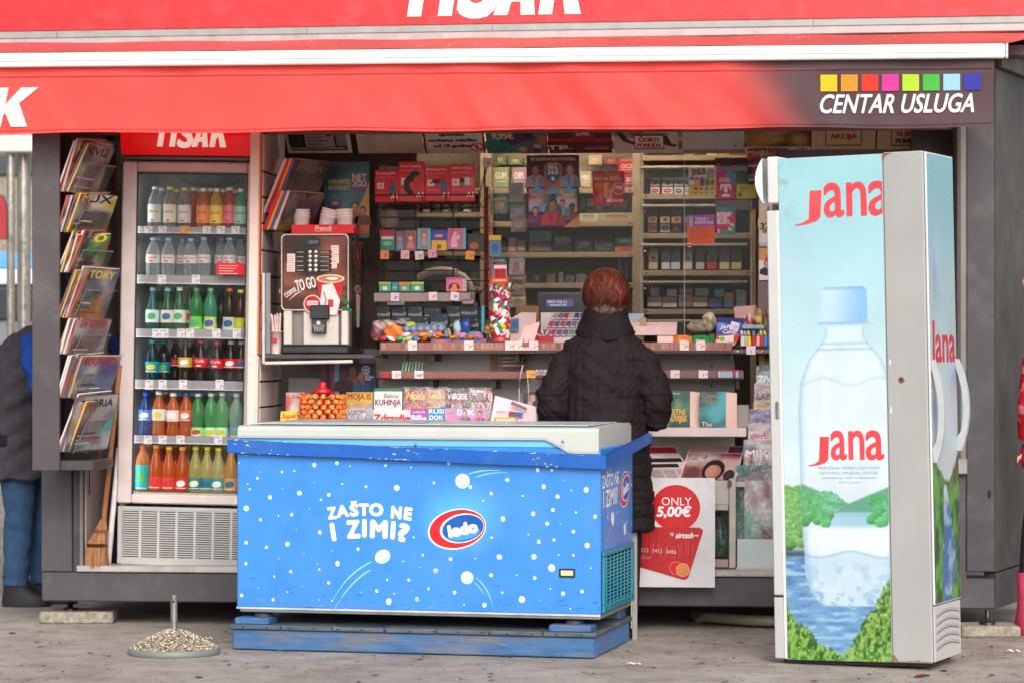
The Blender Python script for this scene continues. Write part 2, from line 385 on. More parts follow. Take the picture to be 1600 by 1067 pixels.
WHITE = C(226,226,224); BLACK = C(22,22,24); RED = C(205,22,30)
# ground and the street behind
g = MB()
xs = [-120,-30,-8,-4,0,4,8,30,120]; ys = [-40,-14,-6,-3,0,3,8,30,160]
v = [(x,y,0) for y in ys for x in xs]; n = len(xs)
g.add(v,[(r*n+c,r*n+c+1,(r+1)*n+c+1,(r+1)*n+c) for r in range(len(ys)-1) for c in range(n-1)],C(130,120,112),'asphalt')
g.build('ground',kind='structure')
# crumbs, grit and dead leaves lying on the asphalt
g = MB()
for k in range(800):
 p = Q(random.uniform(-2.6,2.6),random.uniform(10.9,12.9)); a = random.uniform(0,6.3); s_ = random.choice([.004,.006,.009,.013])
 if random.random()<.55: s_*=.6
 col = random.choice([C(70,58,50),C(60,50,44),C(120,105,92),C(105,66,42),C(160,150,140)])
 pts = []
 for j in range(5):
  t = a+j*1.256; r_ = s_*random.uniform(.5,1.3); pts.append((p.x+r_*1.6*math.cos(t)*math.cos(a)-r_*.7*math.sin(t)*math.sin(a),p.y+r_*math.sin(t),.003+random.uniform(0,.004)))
 g.add(pts+[(p.x,p.y,.002+s_*.5)],[(j,(j+1)%5,5) for j in range(5)],col,'matte')
g.build('litter',kind='stuff')
for (px,py,L_,wd,lab) in ((990,1040,.055,.018,'white paper scrap lying on the asphalt beside the blue pallet'),(1583,1020,.06,.03,'crumpled white scrap lying on the ground by the kiosk corner block'),(325,1000,.04,.012,'pale scrap on the asphalt at the rim of the round gravel base')):
 d = CAMZ*FPX/(py-HOR); p = Q((px-800)*d/FPX,d)
 m = MB(); pts = []
 for i in range(5):
  for j in range(3): pts.append(((i/4-.5)*L_,(j/2-.5)*wd,.006+.006*random.random()+(.006 if i in (1,3) else 0)))
 m.add(pts,[(i*3+j,i*3+j+1,i*3+j+4,i*3+j+3) for i in range(4) for j in range(2)],C(225,222,216),'paper')
 solo('paper_scrap',m,lab,'litter',p,(0,0,random.uniform(-.3,.3)))
for (px,py,lab) in ((228,1010,'curled brown dead leaf on the asphalt left of the gravel base'),(1440,1058,'brown dead leaf on the asphalt in front of the tall water cooler')):
 d = CAMZ*FPX/(py-HOR); p = Q((px-800)*d/FPX,d)
 m = MB(); pts = [(-.04,0,.003),(-.015,-.018,.01),(.02,-.015,.012),(.045,0,.004),(.018,.016,.013),(-.015,.018,.009),(0,0,.004)]
 m.add(pts,[(i,(i+1)%6,6) for i in range(6)],C(112,64,36),'matte')
 solo('dead_leaf',m,lab,'leaf',p,(0,0,random.uniform(0,3)))
# behind, left: a shelter post pair with its roof beam, a tram, a wall
yb = 6.0
t_ = thing('bus_shelter','blurred pale metal shelter with white roof beam behind the kiosk on the left','shelter',(xat(20,yb),yb,0))
x0 = t_.location.x
def zz(py): return zat(py,20,yb)
m = MB(); m.box(-2.2,.9,-.1,.3,zz(240),zz(214),C(215,210,200),'whitepaint',.01); m.box(-2.2,.9,.0,1.3,zz(214),zz(207),C(150,145,138),'paint'); m.build('roof',t_)
for px,r_ in ((17,.028),(30,.045)):
 m = MB(); m.tube([(xat(px,yb)-x0,0 if px<20 else .12,0),(xat(px,yb)-x0,0 if px<20 else .12,zz(240))],r_,C(190,184,172),'metal',10); m.build('post',t_)
m = MB(); m.box(xat(35,yb)-x0,xat(49,yb)-x0,.2,.24,zz(287),zz(273),C(215,215,215),'plastic',.005); m.build('sign_plate',t_)
m = MB(); m.box(xat(38,yb)-x0,xat(52,yb)-x0,.5,.56,zz(905),zz(830),C(165,150,130),'paint',.01); m.box(xat(50,yb)-x0,xat(64,yb)-x0,.5,.53,zz(895),zz(735),C(205,208,206),'glass'); m.build('side_panel',t_)
yt = 15.0
t_ = thing('tram','blurred white tram with a blue stripe passing far behind the kiosk','tram',(xat(0,yt),yt,0)); x0 = t_.location.x
def zz(py): return zat(py,20,yt)
m = MB(); m.box(-9,1.5,0,2.4,.35,zz(445),C(120,122,128),'paint',.08); m.box(-9,1.5,-.02,2.42,zz(445),zz(420),C(215,216,214),'whitepaint',.01); m.build('body',t_)
m = MB(); m.box(-9,1.5,-.03,2.43,zz(420),zz(394),C(92,168,226),'paint',.01); m.build('stripe',t_)
for k in range(6):
 m = MB(); m.box(-8.8+k*1.7,-7.4+k*1.7,-.05,-.02,zz(500),zz(452),C(52,58,66),'gloss',.02); m.build('window',t_)
for k in range(4):
 m = MB(); m.xf = Matrix.Translation((-8+k*2.6,.1,.33))@Matrix.Rotation(rad(90),4,'X'); m.lathe([(.33,-.06),(.33,.06)],C(45,45,48),'metal',18); m.build('wheel',t_)
yw = 22.0
t_ = thing('street_wall','grey brown rendered wall far behind the kiosk at left edge','wall',(-11,yw,0))
m = MB(); m.box(-14,8,0,.6,0,6.5,C(150,140,128),'stone'); m.box(-14,8,-.1,.7,6.5,6.7,C(120,112,104),'stone'); m.build('wall',t_)
for k in range(5):
 m = MB(); m.box(-12+k*3.6,-10.4+k*3.6,-.06,.02,3.4,5.3,C(70,76,82),'gloss',.01); m.build('window',t_)
# red hanging sign beside the shelter
ys_ = 5.5
cx,z0,w_,h_ = rect(-26,303,12,375,ys_)
t_ = thing('red_sign','dark red rounded sign on a pole cut by the left edge','sign',(cx,ys_,0))
m = MB(); pts = [(-w_/2,0),(w_/2,0),(w_*.46,h_*.72),(w_*.34,h_*.93),(w_*.15,h_),(-w_*.15,h_),(-w_*.46,h_*.72)]
for yy in (-.03,.03): m.poly([(a,b+z0) for a,b in (pts if yy<0 else pts[::-1])],C(168,42,44),yy,'paint')
m.add([(a,yy,b+z0) for a,b in pts for yy in (-.03,.03)],[(2*i,2*i+1,(2*i+3)%14,(2*i+2)%14) for i in range(7)],C(140,36,40),'paint'); m.build('plate',t_)
m = MB(); m.tube([(-.05,.05,0),(-.05,.05,z0+h_*.8)],.03,C(150,150,148),'metal'); m.build('pole',t_)
# the kiosk shell
DK = C(70,67,70)
K = thing('kiosk','dark grey street kiosk with red fascia lettered in white','kiosk',(0,1.0,0))
def kp(name,m,**kw): return m.build(name,K,(0,-1.0,0),**kw)
XL,XR = xat(65,0),xat(1555,0)
ZP0,ZP1,ZT = zat(944,700,0),zat(897,700,0),2.62
m = MB(); m.box(XL,XR,0,2.4,ZP0,ZP1,DK,'darkpaint',.006); kp('plinth',m)
m = MB(); m.box(xat(120,0),xat(1490,0),-.012,.14,ZP1,zat(887,700,0),C(178,172,168),'alu',.004)
for px in (1132,1154,205,300): m.lathe([(.006,0),(.006,.004),(.002,.006)],C(200,200,200),'metal',8,(xat(px,0),-.016,ZP1+.012))
kp('sill',m)
m = MB(); m.box(xat(130,0),xat(1490,0),.14,2.3,ZP1-.01,ZP1+.006,C(96,92,90),'darkpaint'); kp('floor_panel',m)
# left column
m = MB(); m.box(XL,xat(113,0),-.006,.5,ZP1,ZT,DK,'darkpaint',.004); kp('column',m)
m = MB(); m.box(xat(114,0),xat(124,0),.0,.35,ZP1,ZT,C(58,55,58),'darkpaint',.003); m.box(xat(124,0),xat(129,0),.004,.05,ZP1,ZT,C(120,115,114),'alu'); kp('jamb',m)
m = MB(); m.box(xat(128,.05),xat(128,.05)+.02,.05,1.0,ZP1,ZT,C(196,176,170),'whitepaint'); m.box(xat(128,.05)+.02,xat(128,.05)+.024,.10,.104,ZP1+.35,ZP1+.52,C(50,45,45),'matte'); kp('bay_wall',m)
m = MB(); m.box(xat(128,.05),xat(1490,.9),2.28,2.3,ZP1,ZT,C(70,62,60),'matte'); kp('back_wall',m)
m = MB(); m.box(xat(128,.05)+.02,xat(398,0),1.0,1.02,ZP1,ZT,C(120,108,104),'matte'); kp('bay_back',m)
# ceiling and roof
m = MB(); m.box(XL,XR+.3,.02,2.5,ZT,ZT+.05,C(150,140,136),'paint'); kp('ceiling',m)
m = MB(); m.box(XL-.25,XR+.55,-.02,2.7,3.2,3.28,C(90,88,90),'darkpaint'); kp('roof',m)
# right: recessed dark panel, aluminium profile, dark pillar and the slanting corner wall
m = MB(); m.box(xat(1425,.3),xat(1497,.3),.3,.34,ZP1,ZT,C(70,50,54),'darkpaint'); m.box(xat(1425,.3),xat(1425,.3)+.03,.34,2.3,ZP1,ZT,C(92,80,78),'darkpaint'); kp('recess_panel',m)
m = MB(); m.box(xat(1495,0),xat(1510,0),-.012,.3,zat(735,1500,0),ZT,C(122,118,114),'alu',.004); m.box(xat(1488,0),xat(1511,0),-.03,.3,zat(740,1500,0),zat(716,1500,0),C(150,146,142),'alu',.004)
m.box(xat(1497,0),xat(1501,0),-.016,-.012,zat(716,1500,0),ZT,C(70,68,68),'alu'); kp('profile',m)
m = MB(); m.box(xat(1510,0),XR,.0,.3,zat(893,1530,0),ZT,C(62,59,62),'darkpaint',.004); m.box(xat(1490,0),xat(1510,0),.012,.3,ZP1,zat(738,1500,0),C(70,68,70),'darkpaint'); kp('column',m)
m = MB(); m.tube([(xat(1546,0),-.004,zat(766,1546,0)),(xat(1546,0),-.004,zat(776,1546,0))],.006,C(30,30,32),'plastic'); kp('latch',m)
cx0,cx1 = XR,xat(1640,.6)
def slant(m,z0,z1,off,col,fin):
 a,b = Vector((cx0+off,0,0)),Vector((cx1+off,.95,0)); a2,b2 = a+Vector((-.05,.05,0)),b+Vector((-.05,.05,0))
 vs = [(p.x,p.y,z) for z in (z0,z1) for p in (a,b,b2,a2)]
 m.add(vs,[(0,1,5,4),(1,2,6,5),(2,3,7,6),(3,0,4,7),(4,5,6,7),(3,2,1,0)],col,fin)
m = MB(); slant(m,zat(893,1560,0),zat(106,1560,0),0,C(68,64,63),'darkpaint'); kp('corner_wall',m)
m = MB(); slant(m,ZP0,zat(895,1560,0),.004,DK,'darkpaint'); kp('corner_plinth',m)
m = MB(); slant(m,zat(106,1560,0)+.003,zat(70,1575,0)+.12,.03,C(84,81,80),'darkpaint'); kp('corner_gutter',m)
# fascia: red board, metal trims; it rises a little to the right
Fz = lambda py: zat(py,800,-.04)
m = MB(); W2 = 2.9
m.xf = Matrix.Translation((0,-.04,Fz(40)))@Matrix.Rotation(-rad(.3),4,'Y')
zf = Fz(38)-Fz(40)
m.box(-W2,W2,.0,.06,zf,zf+.5,C(198,24,31),'vinyl',.004)
FM = m.xf
def tisak(m,x,z,h,wd,y,col=C(238,236,232),fin='vinyl',sh=.16,cut=None):
 """the heavy slanted word TISAK; x is its left end at the baseline"""
 u = wd/4.42; q = lambda pts,ox: m.poly([(x+(a+ox)*u+b*h*sh,z+b*h) for a,b in pts],col,y,fin)
 q([(.28,0),(.62,0),(.62,.78),(.9,.78),(.9,1),(0,1),(0,.78),(.28,.78)],0)
 q([(0,0),(.34,0),(.34,1),(0,1)],1.02)
 m.text('S',x+1.92*u+.02*h,z+.015*h,h*.97,col,y,fin,bold=.065,shear=sh,wd=.82*u)
 A0 = 2.36
 hA = [(0,0),(.34,0),(.39,.2),(.5,.2),(.5,.4),(.435,.4),(.5,.7),(.5,1),(.33,1)]; q(hA,A0); q([(1-a,b) for a,b in hA][::-1],A0)
 q([(0,0),(.33,0),(.33,.3),(.44,.43),(.64,0),(1.02,0),(.68,.58),(1.02,1),(.62,1),(.33,.62),(.33,1),(0,1)],3.44)
px2 = lambda p: xat(p,-.04)
tisak(m,px2(618),zf+Fz(24)-Fz(38),.30,px2(905)-px2(618),-.003)
r_ = m.build('fascia_board',K,(0,-1.0,0))
m = MB(); m.xf = FM
m.box(-W2,W2,-.02,.06,Fz(50)-Fz(40),zf-.001,C(150,152,148),'alu',.004); m.box(-W2,W2,-.045,.08,Fz(63)-Fz(40),Fz(50)-Fz(40)-.002,C(172,160,160),'alu',.004)
for px in (90,480,770,1270): m.box(px2(px),px2(px)+.003,-.0212,.0,Fz(50)-Fz(40)+.001,zf-.004,C(90,90,88),'alu')
m.build('fascia_trim',K,(0,-1.0,0))
m = MB(); m.box(-W2,W2,.02,.2,Fz(92),Fz(60)-.02,C(80,52,54),'darkpaint'); kp('awning_box',m)
m = MB(); m.box(xat(113,.02),xat(1510,.02),.06,.1,zat(206,800,0),ZT,C(110,70,68),'paint'); kp('lintel',m)
# feet and concrete blocks under the plinth
for px,py0,py1,w_,lab in ((113,958,983,.34,'low grey concrete block under the left end of the kiosk'),(1540,985,1005,.26,'grey concrete block under the right corner of the kiosk')):
 x = xat(px,0)
 m = MB(); h_ = .055 if px<500 else .05
 d = CAMZ*FPX/(py1-HOR)
 Yb = .12 if px<500 else -.12
 m.box(-w_/2,w_/2,-.1,.12,0,h_,C(150,142,128),'stone',.008); solo('concrete_block',m,lab,'block',(x,Yb,0),(0,0,rad(6)))
 m = MB(); m.lathe([(.035,h_),(.035,h_+.012),(.013,h_+.014),(.013,ZP0+.01)],C(70,66,62),'metal',12,(x+(-.04 if px<500 else .0),Yb,0)); kp('levelling_foot',m)
# corrugated hose under the plinth
m = MB(); pts = []
for k in range(60):
 px = 985+k*4.2; d = 13.15; z = .018+(.014 if px>1100 else 0)
 p = Q((px-800)*d/FPX,d+.12*math.sin(k*.09)+(0 if px>1095 else .22)); pts.append((p.x,p.y,z))
m.tube(pts[26:],[.028 if i%2 else .023 for i in range(len(pts[26:]))],C(150,140,122),'plastic',8); solo('corrugated_hose',m,'pale ribbed hose lying in the shade under the kiosk','hose')
# awning
YB = -.62
AW = thing('awning','faded red awning with white front bar and hanging printed valance','awning',(0,YB,2.4))
bz = lambda py: zat(py,800,YB)-2.4
xbr = xat(1570,YB); xvr = xat(1553,YB); xl_ = -3.3
m = MB(); m.box(xl_,xbr,-.03,.02,bz(99),bz(77),C(238,238,236),'whitepaint',.006); m.box(xl_,xbr,-.034,-.031,bz(90),bz(88),C(205,205,204),'whitepaint'); m.build('front_bar',AW)
m = MB(); m.box(xbr+.001,xbr+.012,-.032,.022,bz(100),bz(76),C(190,188,186),'plastic',.003); m.build('end_cap',AW)
nx,ny = 60,7; vs = []; cs = []
for j in range(ny):
 t = j/(ny-1)
 for i in range(nx):
  u = i/(nx-1); xr = xbr+.16*t+.02; x = xl_+(xr-xl_)*u
  vs.append((x,.0+t*(-.03-YB),bz(77)+.003+t*(zat(58,800,-.03)-2.4-bz(77))-.012*math.sin(math.pi*t)+.003*math.sin(x*9+t*3)))
m = MB(); m.add(vs,[(j*nx+i,j*nx+i+1,(j+1)*nx+i+1,(j+1)*nx+i) for j in range(ny-1) for i in range(nx-1)],C(240,112,106),'awning',True); m.build('canopy_cloth',AW)
def wav(x,z):
 t = max(0,min(1,(bz(99)-z)/(bz(99)-bz(204))))
 s_ = .5+.5*math.sin(x*1.7+.6)
 return (.013*math.sin(x*4.1+1.2*t)+.016*math.sin(x*9.7-3*t+1)*s_+.007*math.sin(x*17+5*t)*(1-.6*t)+.006*math.sin(x*31-7*t+2*math.sin(x*3))*s_)*(.25+.9*t)-.014*t*t+.008*math.exp(-((t-.08)/.05)**2)+.008*math.sin(x*12+1.3*math.sin(x*2.3))*math.exp(-2.6*t)*min(1,t*9)
nx,ny = 300,22; vs = []; cs = []
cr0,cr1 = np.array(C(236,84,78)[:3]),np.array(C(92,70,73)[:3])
for j in range(ny):
 t = j/(ny-1)
 for i in range(nx):
  u = i/(nx-1); x = xl_+(xvr-xl_)*u
  if i==nx-1: x-=.022*max(0,t-.3)**1.5
  z = bz(99)+t*(bz(204)-bz(99))+.004*math.sin(x*6.3)*t
  if i>nx-5: z+=.01*t*(i-nx+5)/5
  vs.append((x,wav(x,z),z))
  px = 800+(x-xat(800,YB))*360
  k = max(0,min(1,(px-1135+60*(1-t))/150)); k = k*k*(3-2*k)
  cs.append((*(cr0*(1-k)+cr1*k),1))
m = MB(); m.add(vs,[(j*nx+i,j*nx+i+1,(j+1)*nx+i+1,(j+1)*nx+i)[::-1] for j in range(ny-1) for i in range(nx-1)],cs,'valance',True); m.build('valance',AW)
for nm,py,wd_,c0,c1 in (('seam',114,.004,C(206,58,54),C(74,56,58)),('seam',112.2,.002,C(240,110,104),C(108,86,88)),('hem',199,.003,C(212,64,60),C(76,58,60))):
 m = MB(); z = bz(py); vs = []; cs = []
 for i in range(300):
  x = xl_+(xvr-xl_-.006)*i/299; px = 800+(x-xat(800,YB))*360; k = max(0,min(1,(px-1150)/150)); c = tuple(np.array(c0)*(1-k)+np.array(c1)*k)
  for q in (-1,1): vs.append((x,wav(x,z)-.004,z+q*wd_/2+.004*math.sin(x*6.3)*(.9 if nm=='hem' else 0))); cs.append(c)
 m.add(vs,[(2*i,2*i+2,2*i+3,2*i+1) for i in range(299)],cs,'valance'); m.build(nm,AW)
px2 = lambda p: xat(p,YB)
def vpart(name,m):
 for arr in m.v: arr[:,1]+=np.array([wav(x,z) for x,z in zip(arr[:,0],arr[:,2])])
 m.build(name,AW)
m = MB()
xk = px2(52); hk = bz(130)-bz(193); zk = bz(194)
kk = [-.006]
def kq(pts): kk[0]-=.0003; m.poly([(xk-(1-a)*.185+b*.02,zk+b*hk) for a,b in pts],C(226,224,220),kk[0],'valance')
kq([(-.1,0),(.25,0),(.32,1),(-.1,1)]); kq([(.28,.55),(.62,1),(1.05,1),(.6,.56),(.27,.3)]); kq([(.36,.52),(.62,.62),(.9,0),(.5,0),(.26,.45)])
vpart('letter',m)
for k,(t,wq) in enumerate((('T',.16),('I',.07),('S',.15),('A',.18))): m = MB(); m.text(t,xk-.80+(0,.18,.27,.44)[k],zk,hk*.98,C(226,224,220),-.006,'valance',bold=.10,shear=.1,align='l',wd=wq); vpart('letter',m)
sqc = ['F7C62B','F59A35','E8402F','E8409E','B9D93A','4FB447','9CCBF0','3B3FA8']
for k,c in enumerate(sqc):
 m = MB(); a = 1282+k*32; m.pr(px2(a),bz(147.5),px2(a+26),bz(122),H(c),-.006,'valance'); vpart('colour_square',m)
m = MB(); m.text('CENTAR USLUGA',px2(1279),bz(181),bz(153)-bz(181),C(226,226,226),-.006,'valance',bold=.03,shear=.22,align='l',wd=px2(1521)-px2(1279)); vpart('lettering',m)
for px in (120,1470):
 m = MB(); m.tube([(xat(px,0),-YB-.02,bz(150)),(xat(px,0)+.05,.3,bz(110)),(xat(px,0),.03,bz(90))],.018,C(200,198,196),'paint',8); m.build('folding_arm',AW)
# drinks fridge
TH = .018
FY = .10
fx,fz,fw,_ = rect(182,880,396,884,FY)
FZ = ZP1+.012
def fl(px,py,Yl=0.0):
 """photo pixel -> the fridge's own x, z at its depth Yl"""
 p = P(px,py,FY+Yl); dx,dz = p.x-fx,p.z-FZ
 return dx*math.cos(TH)-dz*math.sin(TH),dx*math.sin(TH)+dz*math.cos(TH)
FM4 = Matrix.Translation((fx,FY,FZ))@Matrix.Rotation(TH,4,'Y')
F = thing('drinks_fridge','tall glass door drinks fridge with lit red header and grille','fridge',(fx,FY,FZ),(0,TH,0))
hw = fw/2; ZG0,ZG1 = fl(280,772)[1],fl(280,270)[1]; ZD0,ZD1 = fl(280,787)[1],fl(280,254)[1]
GW = C(176,170,166)
m = MB()
m.box(-hw,-hw+.03,.03,.62,.0,2.02,GW,'paint',.004); m.box(hw-.03,hw,.03,.62,.0,2.02,GW,'paint',.004); m.box(-hw+.031,hw-.031,.59,.62,.0,2.02,C(205,206,204),'paint'); m.box(-hw+.031,hw-.031,.03,.585,ZD1-.015,ZD1+.005,C(190,190,190),'paint'); m.box(-hw+.031,hw-.031,.03,.585,ZD0+.004,ZD0+.03,C(205,205,205),'paint')
m.box(-hw+.0305,-hw+.036,.04,.585,ZD0+.035,ZD1-.02,C(214,220,222),'whitepaint'); m.box(hw-.036,hw-.0305,.04,.585,ZD0+.035,ZD1-.02,C(205,206,204),'whitepaint')
m.build('cabinet',F)
m = MB(); gx0,gx1 = fl(211,500)[0],hw-.055
m.box(-hw,gx0,-.02,.028,ZD0,ZD1,C(206,190,184),'paint',.006); m.box(gx1,hw,-.02,.028,ZD0,ZD1,C(206,190,184),'paint',.006)
m.box(gx0+.001,gx1-.001,-.02,.028,ZD0,ZG0,C(206,190,184),'paint',.006); m.box(gx0+.001,gx1-.001,-.02,.028,ZG1,ZD1,C(190,160,156),'paint',.006)
for a in ((gx0,gx0+.006),(gx1-.006,gx1)): m.box(a[0],a[1],-.012,.0,ZG0,ZG1,C(40,38,40),'rubber')
m.box(gx0+.006,gx1-.006,-.012,.0,ZG1-.008,ZG1,C(40,38,40),'rubber')
d_ = m.build('door',F)
m = MB(); m.box(gx0+.006,gx1-.006,-.008,-.002,ZG0,ZG1-.008,C(200,200,200),'glass'); m.build('pane',d_)
m = MB(); a = fl(339,411),fl(382,430); m.pr(a[0][0],a[1][1],min(a[1][0],gx1-.007),a[0][1],C(205,20,30),-.0095,'gloss')
for k in range(4): m.pr(a[0][0]+.012,a[0][1]-.012-k*.012,a[0][0]+.1-.01*(k%3),a[0][1]-.0145-k*.012,C(235,190,190),-.0102)
m.build('sticker',d_)
# header: bulging lit box
m = MB(); h0,h1 = fl(280,244)[1],fl(280,178)[1]; pr_ = []
for k in range(9):
 t = k/8; pr_.append((-.012-.055*math.sin(math.pi*(.12+.76*t)),h0+(h1-h0)*t))
vs = []; hx0 = fl(193,230)[0]
for x in (hx0,hw-.004): vs+=[(x,y,z) for y,z in pr_]
m.add(vs,[(i,9+i,10+i,i+1) for i in range(8)],C(214,14,20),'lit',True)
m.build('lit_header',F)
m = MB(); tisak(m,fl(243,231)[0],fl(243,231)[1],.115,fl(357,231)[0]-fl(243,231)[0],-.069,C(240,232,216),'lit',.14); m.build('header_lettering',F)
m = MB(); m.box(-hw+.01,hx0-.001,-.03,.03,h0-.005,h1,C(120,112,112),'alu',.01); m.box(-hw+.01,hw,-.03,.03,h0-.02,h0-.006,C(90,84,84),'alu'); m.build('header_frame',F)
# grille: slotted lower panel, slots are real openings between bars
m = MB(); gz0,gz1 = fl(280,882)[1],fl(280,792)[1]; GC = C(178,176,172)
sx0,sx1,sz0,sz1 = fl(191,860)[0],hw-.02,fl(280,871)[1],fl(280,797)[1]
m.box(-hw+.004,sx0,-.015,.02,gz0,gz1,GC,'paint',.004); m.box(sx1,hw,-.015,.02,gz0,gz1,GC,'paint',.004); m.box(sx0,sx1,-.015,.02,gz0,sz0,GC,'paint'); m.box(sx0,sx1,-.015,.02,sz1,gz1,GC,'paint')
m.build('grille_frame',F)
rows = 21
for k in range(rows):
 m = MB(); za = sz0+(sz1-sz0)*k/rows; m.box(sx0,sx1,-.0125,.0,za+.0045,za+(sz1-sz0)/rows,GC,'paint'); m.build('slat',F)
nb = 7
for k in range(1,nb): m = MB(); xb = sx0+(sx1-sx0)*k/nb; m.box(xb-.006,xb+.006,-.0135,.001,sz0,sz1,GC,'paint'); m.build('bar',F)
m = MB(); m.box(sx0,sx1,.012,.016,sz0,sz1,C(30,29,30),'matte'); m.box(-hw+.02,hw-.02,.0,.3,.0,gz0-.002,C(34,33,34),'matte'); m.build('grille_back',F)
# fan cover in the top
m = MB(); a = fl(327,282,.25); m.lathe([(.14,-.02),(.135,-.045),(.09,-.055),(.0001,-.058)],C(120,112,110),'plastic',24,(a[0],.3,ZG1+.01)); m.build('fan_cover',F)
m = MB(); m.tube([(-hw+.05,.045,ZD0+.06),(-hw+.05,.045,ZG1-.05)],.009,C(230,236,240),'tube_cool',10); m.build('light_tube',F)
# shelves with their clear lips and tags
SH = [(355,364),(431,443),(515,527),(594,607),(681,692),(768,771)]
ROWZ = []
for i,(ya,yb_) in enumerate(SH):
 za = fl(300,(ya+yb_)/2,.06)[1]; ROWZ.append(za)
 if i<5:
  m = MB(); m.box(-hw+.04,hw-.04,.07,.56,za-.008,za-.002,C(165,165,165),'wire')
  for k in range(24): m.box(-hw+.05+k*.0235,-hw+.053+k*.0235,.07,.56,za-.002,za,C(190,190,190),'wire')
  s_ = m.build('shelf',F)
  m = MB(); z0,z1 = fl(300,yb_,.05)[1],fl(300,ya,.05)[1]; m.box(-hw+.04,hw-.04,.052,.055,z0,z1,C(150,144,147),'gloss'); m.box(-hw+.04,hw-.04,.05,.06,z0-.004,z0,C(210,206,206),'plastic'); m.build('lip',s_)
  tg = {0:[232,254,289,323,345,368],1:[253,306],2:[244,257,283,297,338,370],3:[233,254,286,343],4:[231,254,282,341]}[i]
  for j,px in enumerate(tg):
   m = MB(); a = fl(px-6.5,yb_+1,.05); b_ = fl(px+6.5,ya-1,.05); org = (i==0 and j==2)
   m.pr(a[0],a[1],b_[0],b_[1],C(238,150,40) if org else C(226,214,218),.0495); m.pr(a[0]+.006,b_[1]-.01,b_[0]-.012,b_[1]-.006,C(150,130,135),.0490); m.text('1',a[0]+.024,a[1]+.006,.014,C(60,40,60),.049,bold=.03); m.text('99',a[0]+.033,a[1]+.013,.006,C(60,40,60),.049,bold=.03); m.build('price_tag',s_)
m = MB(); m.box(-hw+.04,hw-.04,.03,.58,ROWZ[5]-.012,ROWZ[5],C(190,186,184),'paint'); m.build('bottom_shelf',F)
def bottle_prof(kind,r,h):
 if kind=='water': q = [(.0,0),(.8,0),(1,.03),(1,.1),(.93,.13),(1,.17),(1,.3),(.95,.34),(1,.38),(1,.62),(.9,.7),(.6,.82),(.36,.88),(.34,.9),(.34,.935)]
 elif kind=='juice': q = [(.0,0),(.85,0),(1,.03),(1,.6),(.97,.66),(.8,.76),(.5,.85),(.4,.89),(.4,.93)]
 elif kind=='soda': q = [(.0,0),(.7,0),(.92,.03),(1,.12),(.86,.26),(.84,.3),(.97,.4),(1,.5),(.98,.6),(.75,.75),(.42,.86),(.36,.89),(.36,.93)]
 else: q = [(.0,0),(.9,0),(1,.02),(1,.42),(.92,.56),(.6,.72),(.42,.84),(.36,.9),(.36,.94)]
 return [(max(1e-5,a*r),b*h) for a,b in q]
BM = {}
def bottle(kind,px,row,Yl,body,cap,label=None,lab='',h=.0,r=.03,lz=(.2,.5),txt=None,second=None):
 """one bottle standing on fridge shelf ROW"""
 x = fl(px+random.uniform(-.8,.8),500,Yl+random.uniform(0,.012))[0]; z = ROWZ[row]+.0015; r*=1.06; h*=random.choice([1,1,.985,.97])
 fin = 'clearpet' if min(body[:3])>.5 else 'drink'
 key = (kind,round(h,3),round(r,4),body,fin)
 if key not in BM: BM[key] = MB().lathe(bottle_prof(kind,r,h),body,fin,14).mesh('bottle')
 o = thing('bottle',lab,'bottle',FM4@Vector((x,Yl,z)),(0,TH,random.uniform(-.4,.4) if not label else 0),'bottles in the drinks fridge',BM[key])
 kc = ('cap',cap,round(r,4),round(h,3))
 if kc not in BM:
  BM[kc] = MB().lathe([(r*.46,h*.925),(r*.47,h*.94),(r*.47,h*.995),(r*.4,h)],cap,'plastic',12).mesh('cap')
 link('cap',BM[kc],o)
 if label:
  kl = ('lab',label,second,round(r,4),round(h,3),lz,txt,kind)
  if kl not in BM:
   m = MB(); pr = bottle_prof(kind,r,h)
   def rr(z):
    for (r0,z0),(r1,z1) in zip(pr,pr[1:]):
     if z0<=z<=z1 and z1>z0: return r0+(r1-r0)*(z-z0)/(z1-z0)
    return r
   n = 14; zs = np.linspace(lz[0]*h,lz[1]*h,5); vs = [((rr(z)+.0012)*math.sin(t),-(rr(z)+.0012)*math.cos(t),z) for z in zs for t in np.linspace(-1.9,1.9,n)]
   cs = []
   for j,z in enumerate(zs):
    for k in range(n): cs.append(label if (second is None or j not in (0,1)) else second)
   m.add(vs,[(j*n+k,j*n+k+1,(j+1)*n+k+1,(j+1)*n+k) for j in range(4) for k in range(n-1)],cs,'gloss',True)
   if not txt:
    bc = H(random.choice(['E8E0D8','D8C030','C83038','285890','48A060'])); b = MB(); zc = h*(lz[0]+lz[1])/2; b.stroke([(r*q,zc+r*.15*q) for q in np.linspace(-.6,.6,7)],[(lz[1]-lz[0])*h*q for q in (.2,.42,.5,.52,.5,.42,.2)],bc); b.stroke([(r*q,h*(lz[0]+.03)) for q in np.linspace(-.9,.7,7)],h*.015,H('E8E0D8'))
   else: b = MB()
   if txt:
    tcol,ts = txt
    b.text(ts,0,h*(lz[0]+(lz[1]-lz[0])*.55),h*.055,tcol,bold=.03,wd=r*1.35)
    m.pr(-r*.4,lz[0]*h+.006,r*.2,lz[0]*h+.012,tcol,-(r+.002))
   for arr in b.v:
    a = arr[:,0]/r; arr[:,0] = (r+.0022)*np.sin(a); arr[:,1] = -(r+.0022)*np.cos(a)
    m.add(arr,[],WHITE,'gloss')
   off = m.n-sum(len(a) for a in b.v); m.f+=[tuple(i+off for i in f) for f in b.f]; m.c+=b.c; m.m+=[0]*len(b.f); m.s+=b.s
   BM[kl] = m.mesh('label')
  link('label',BM[kl],o)
 return o
def hgt(row,ytop): return fl(300,ytop,.1)[1]-ROWZ[row]
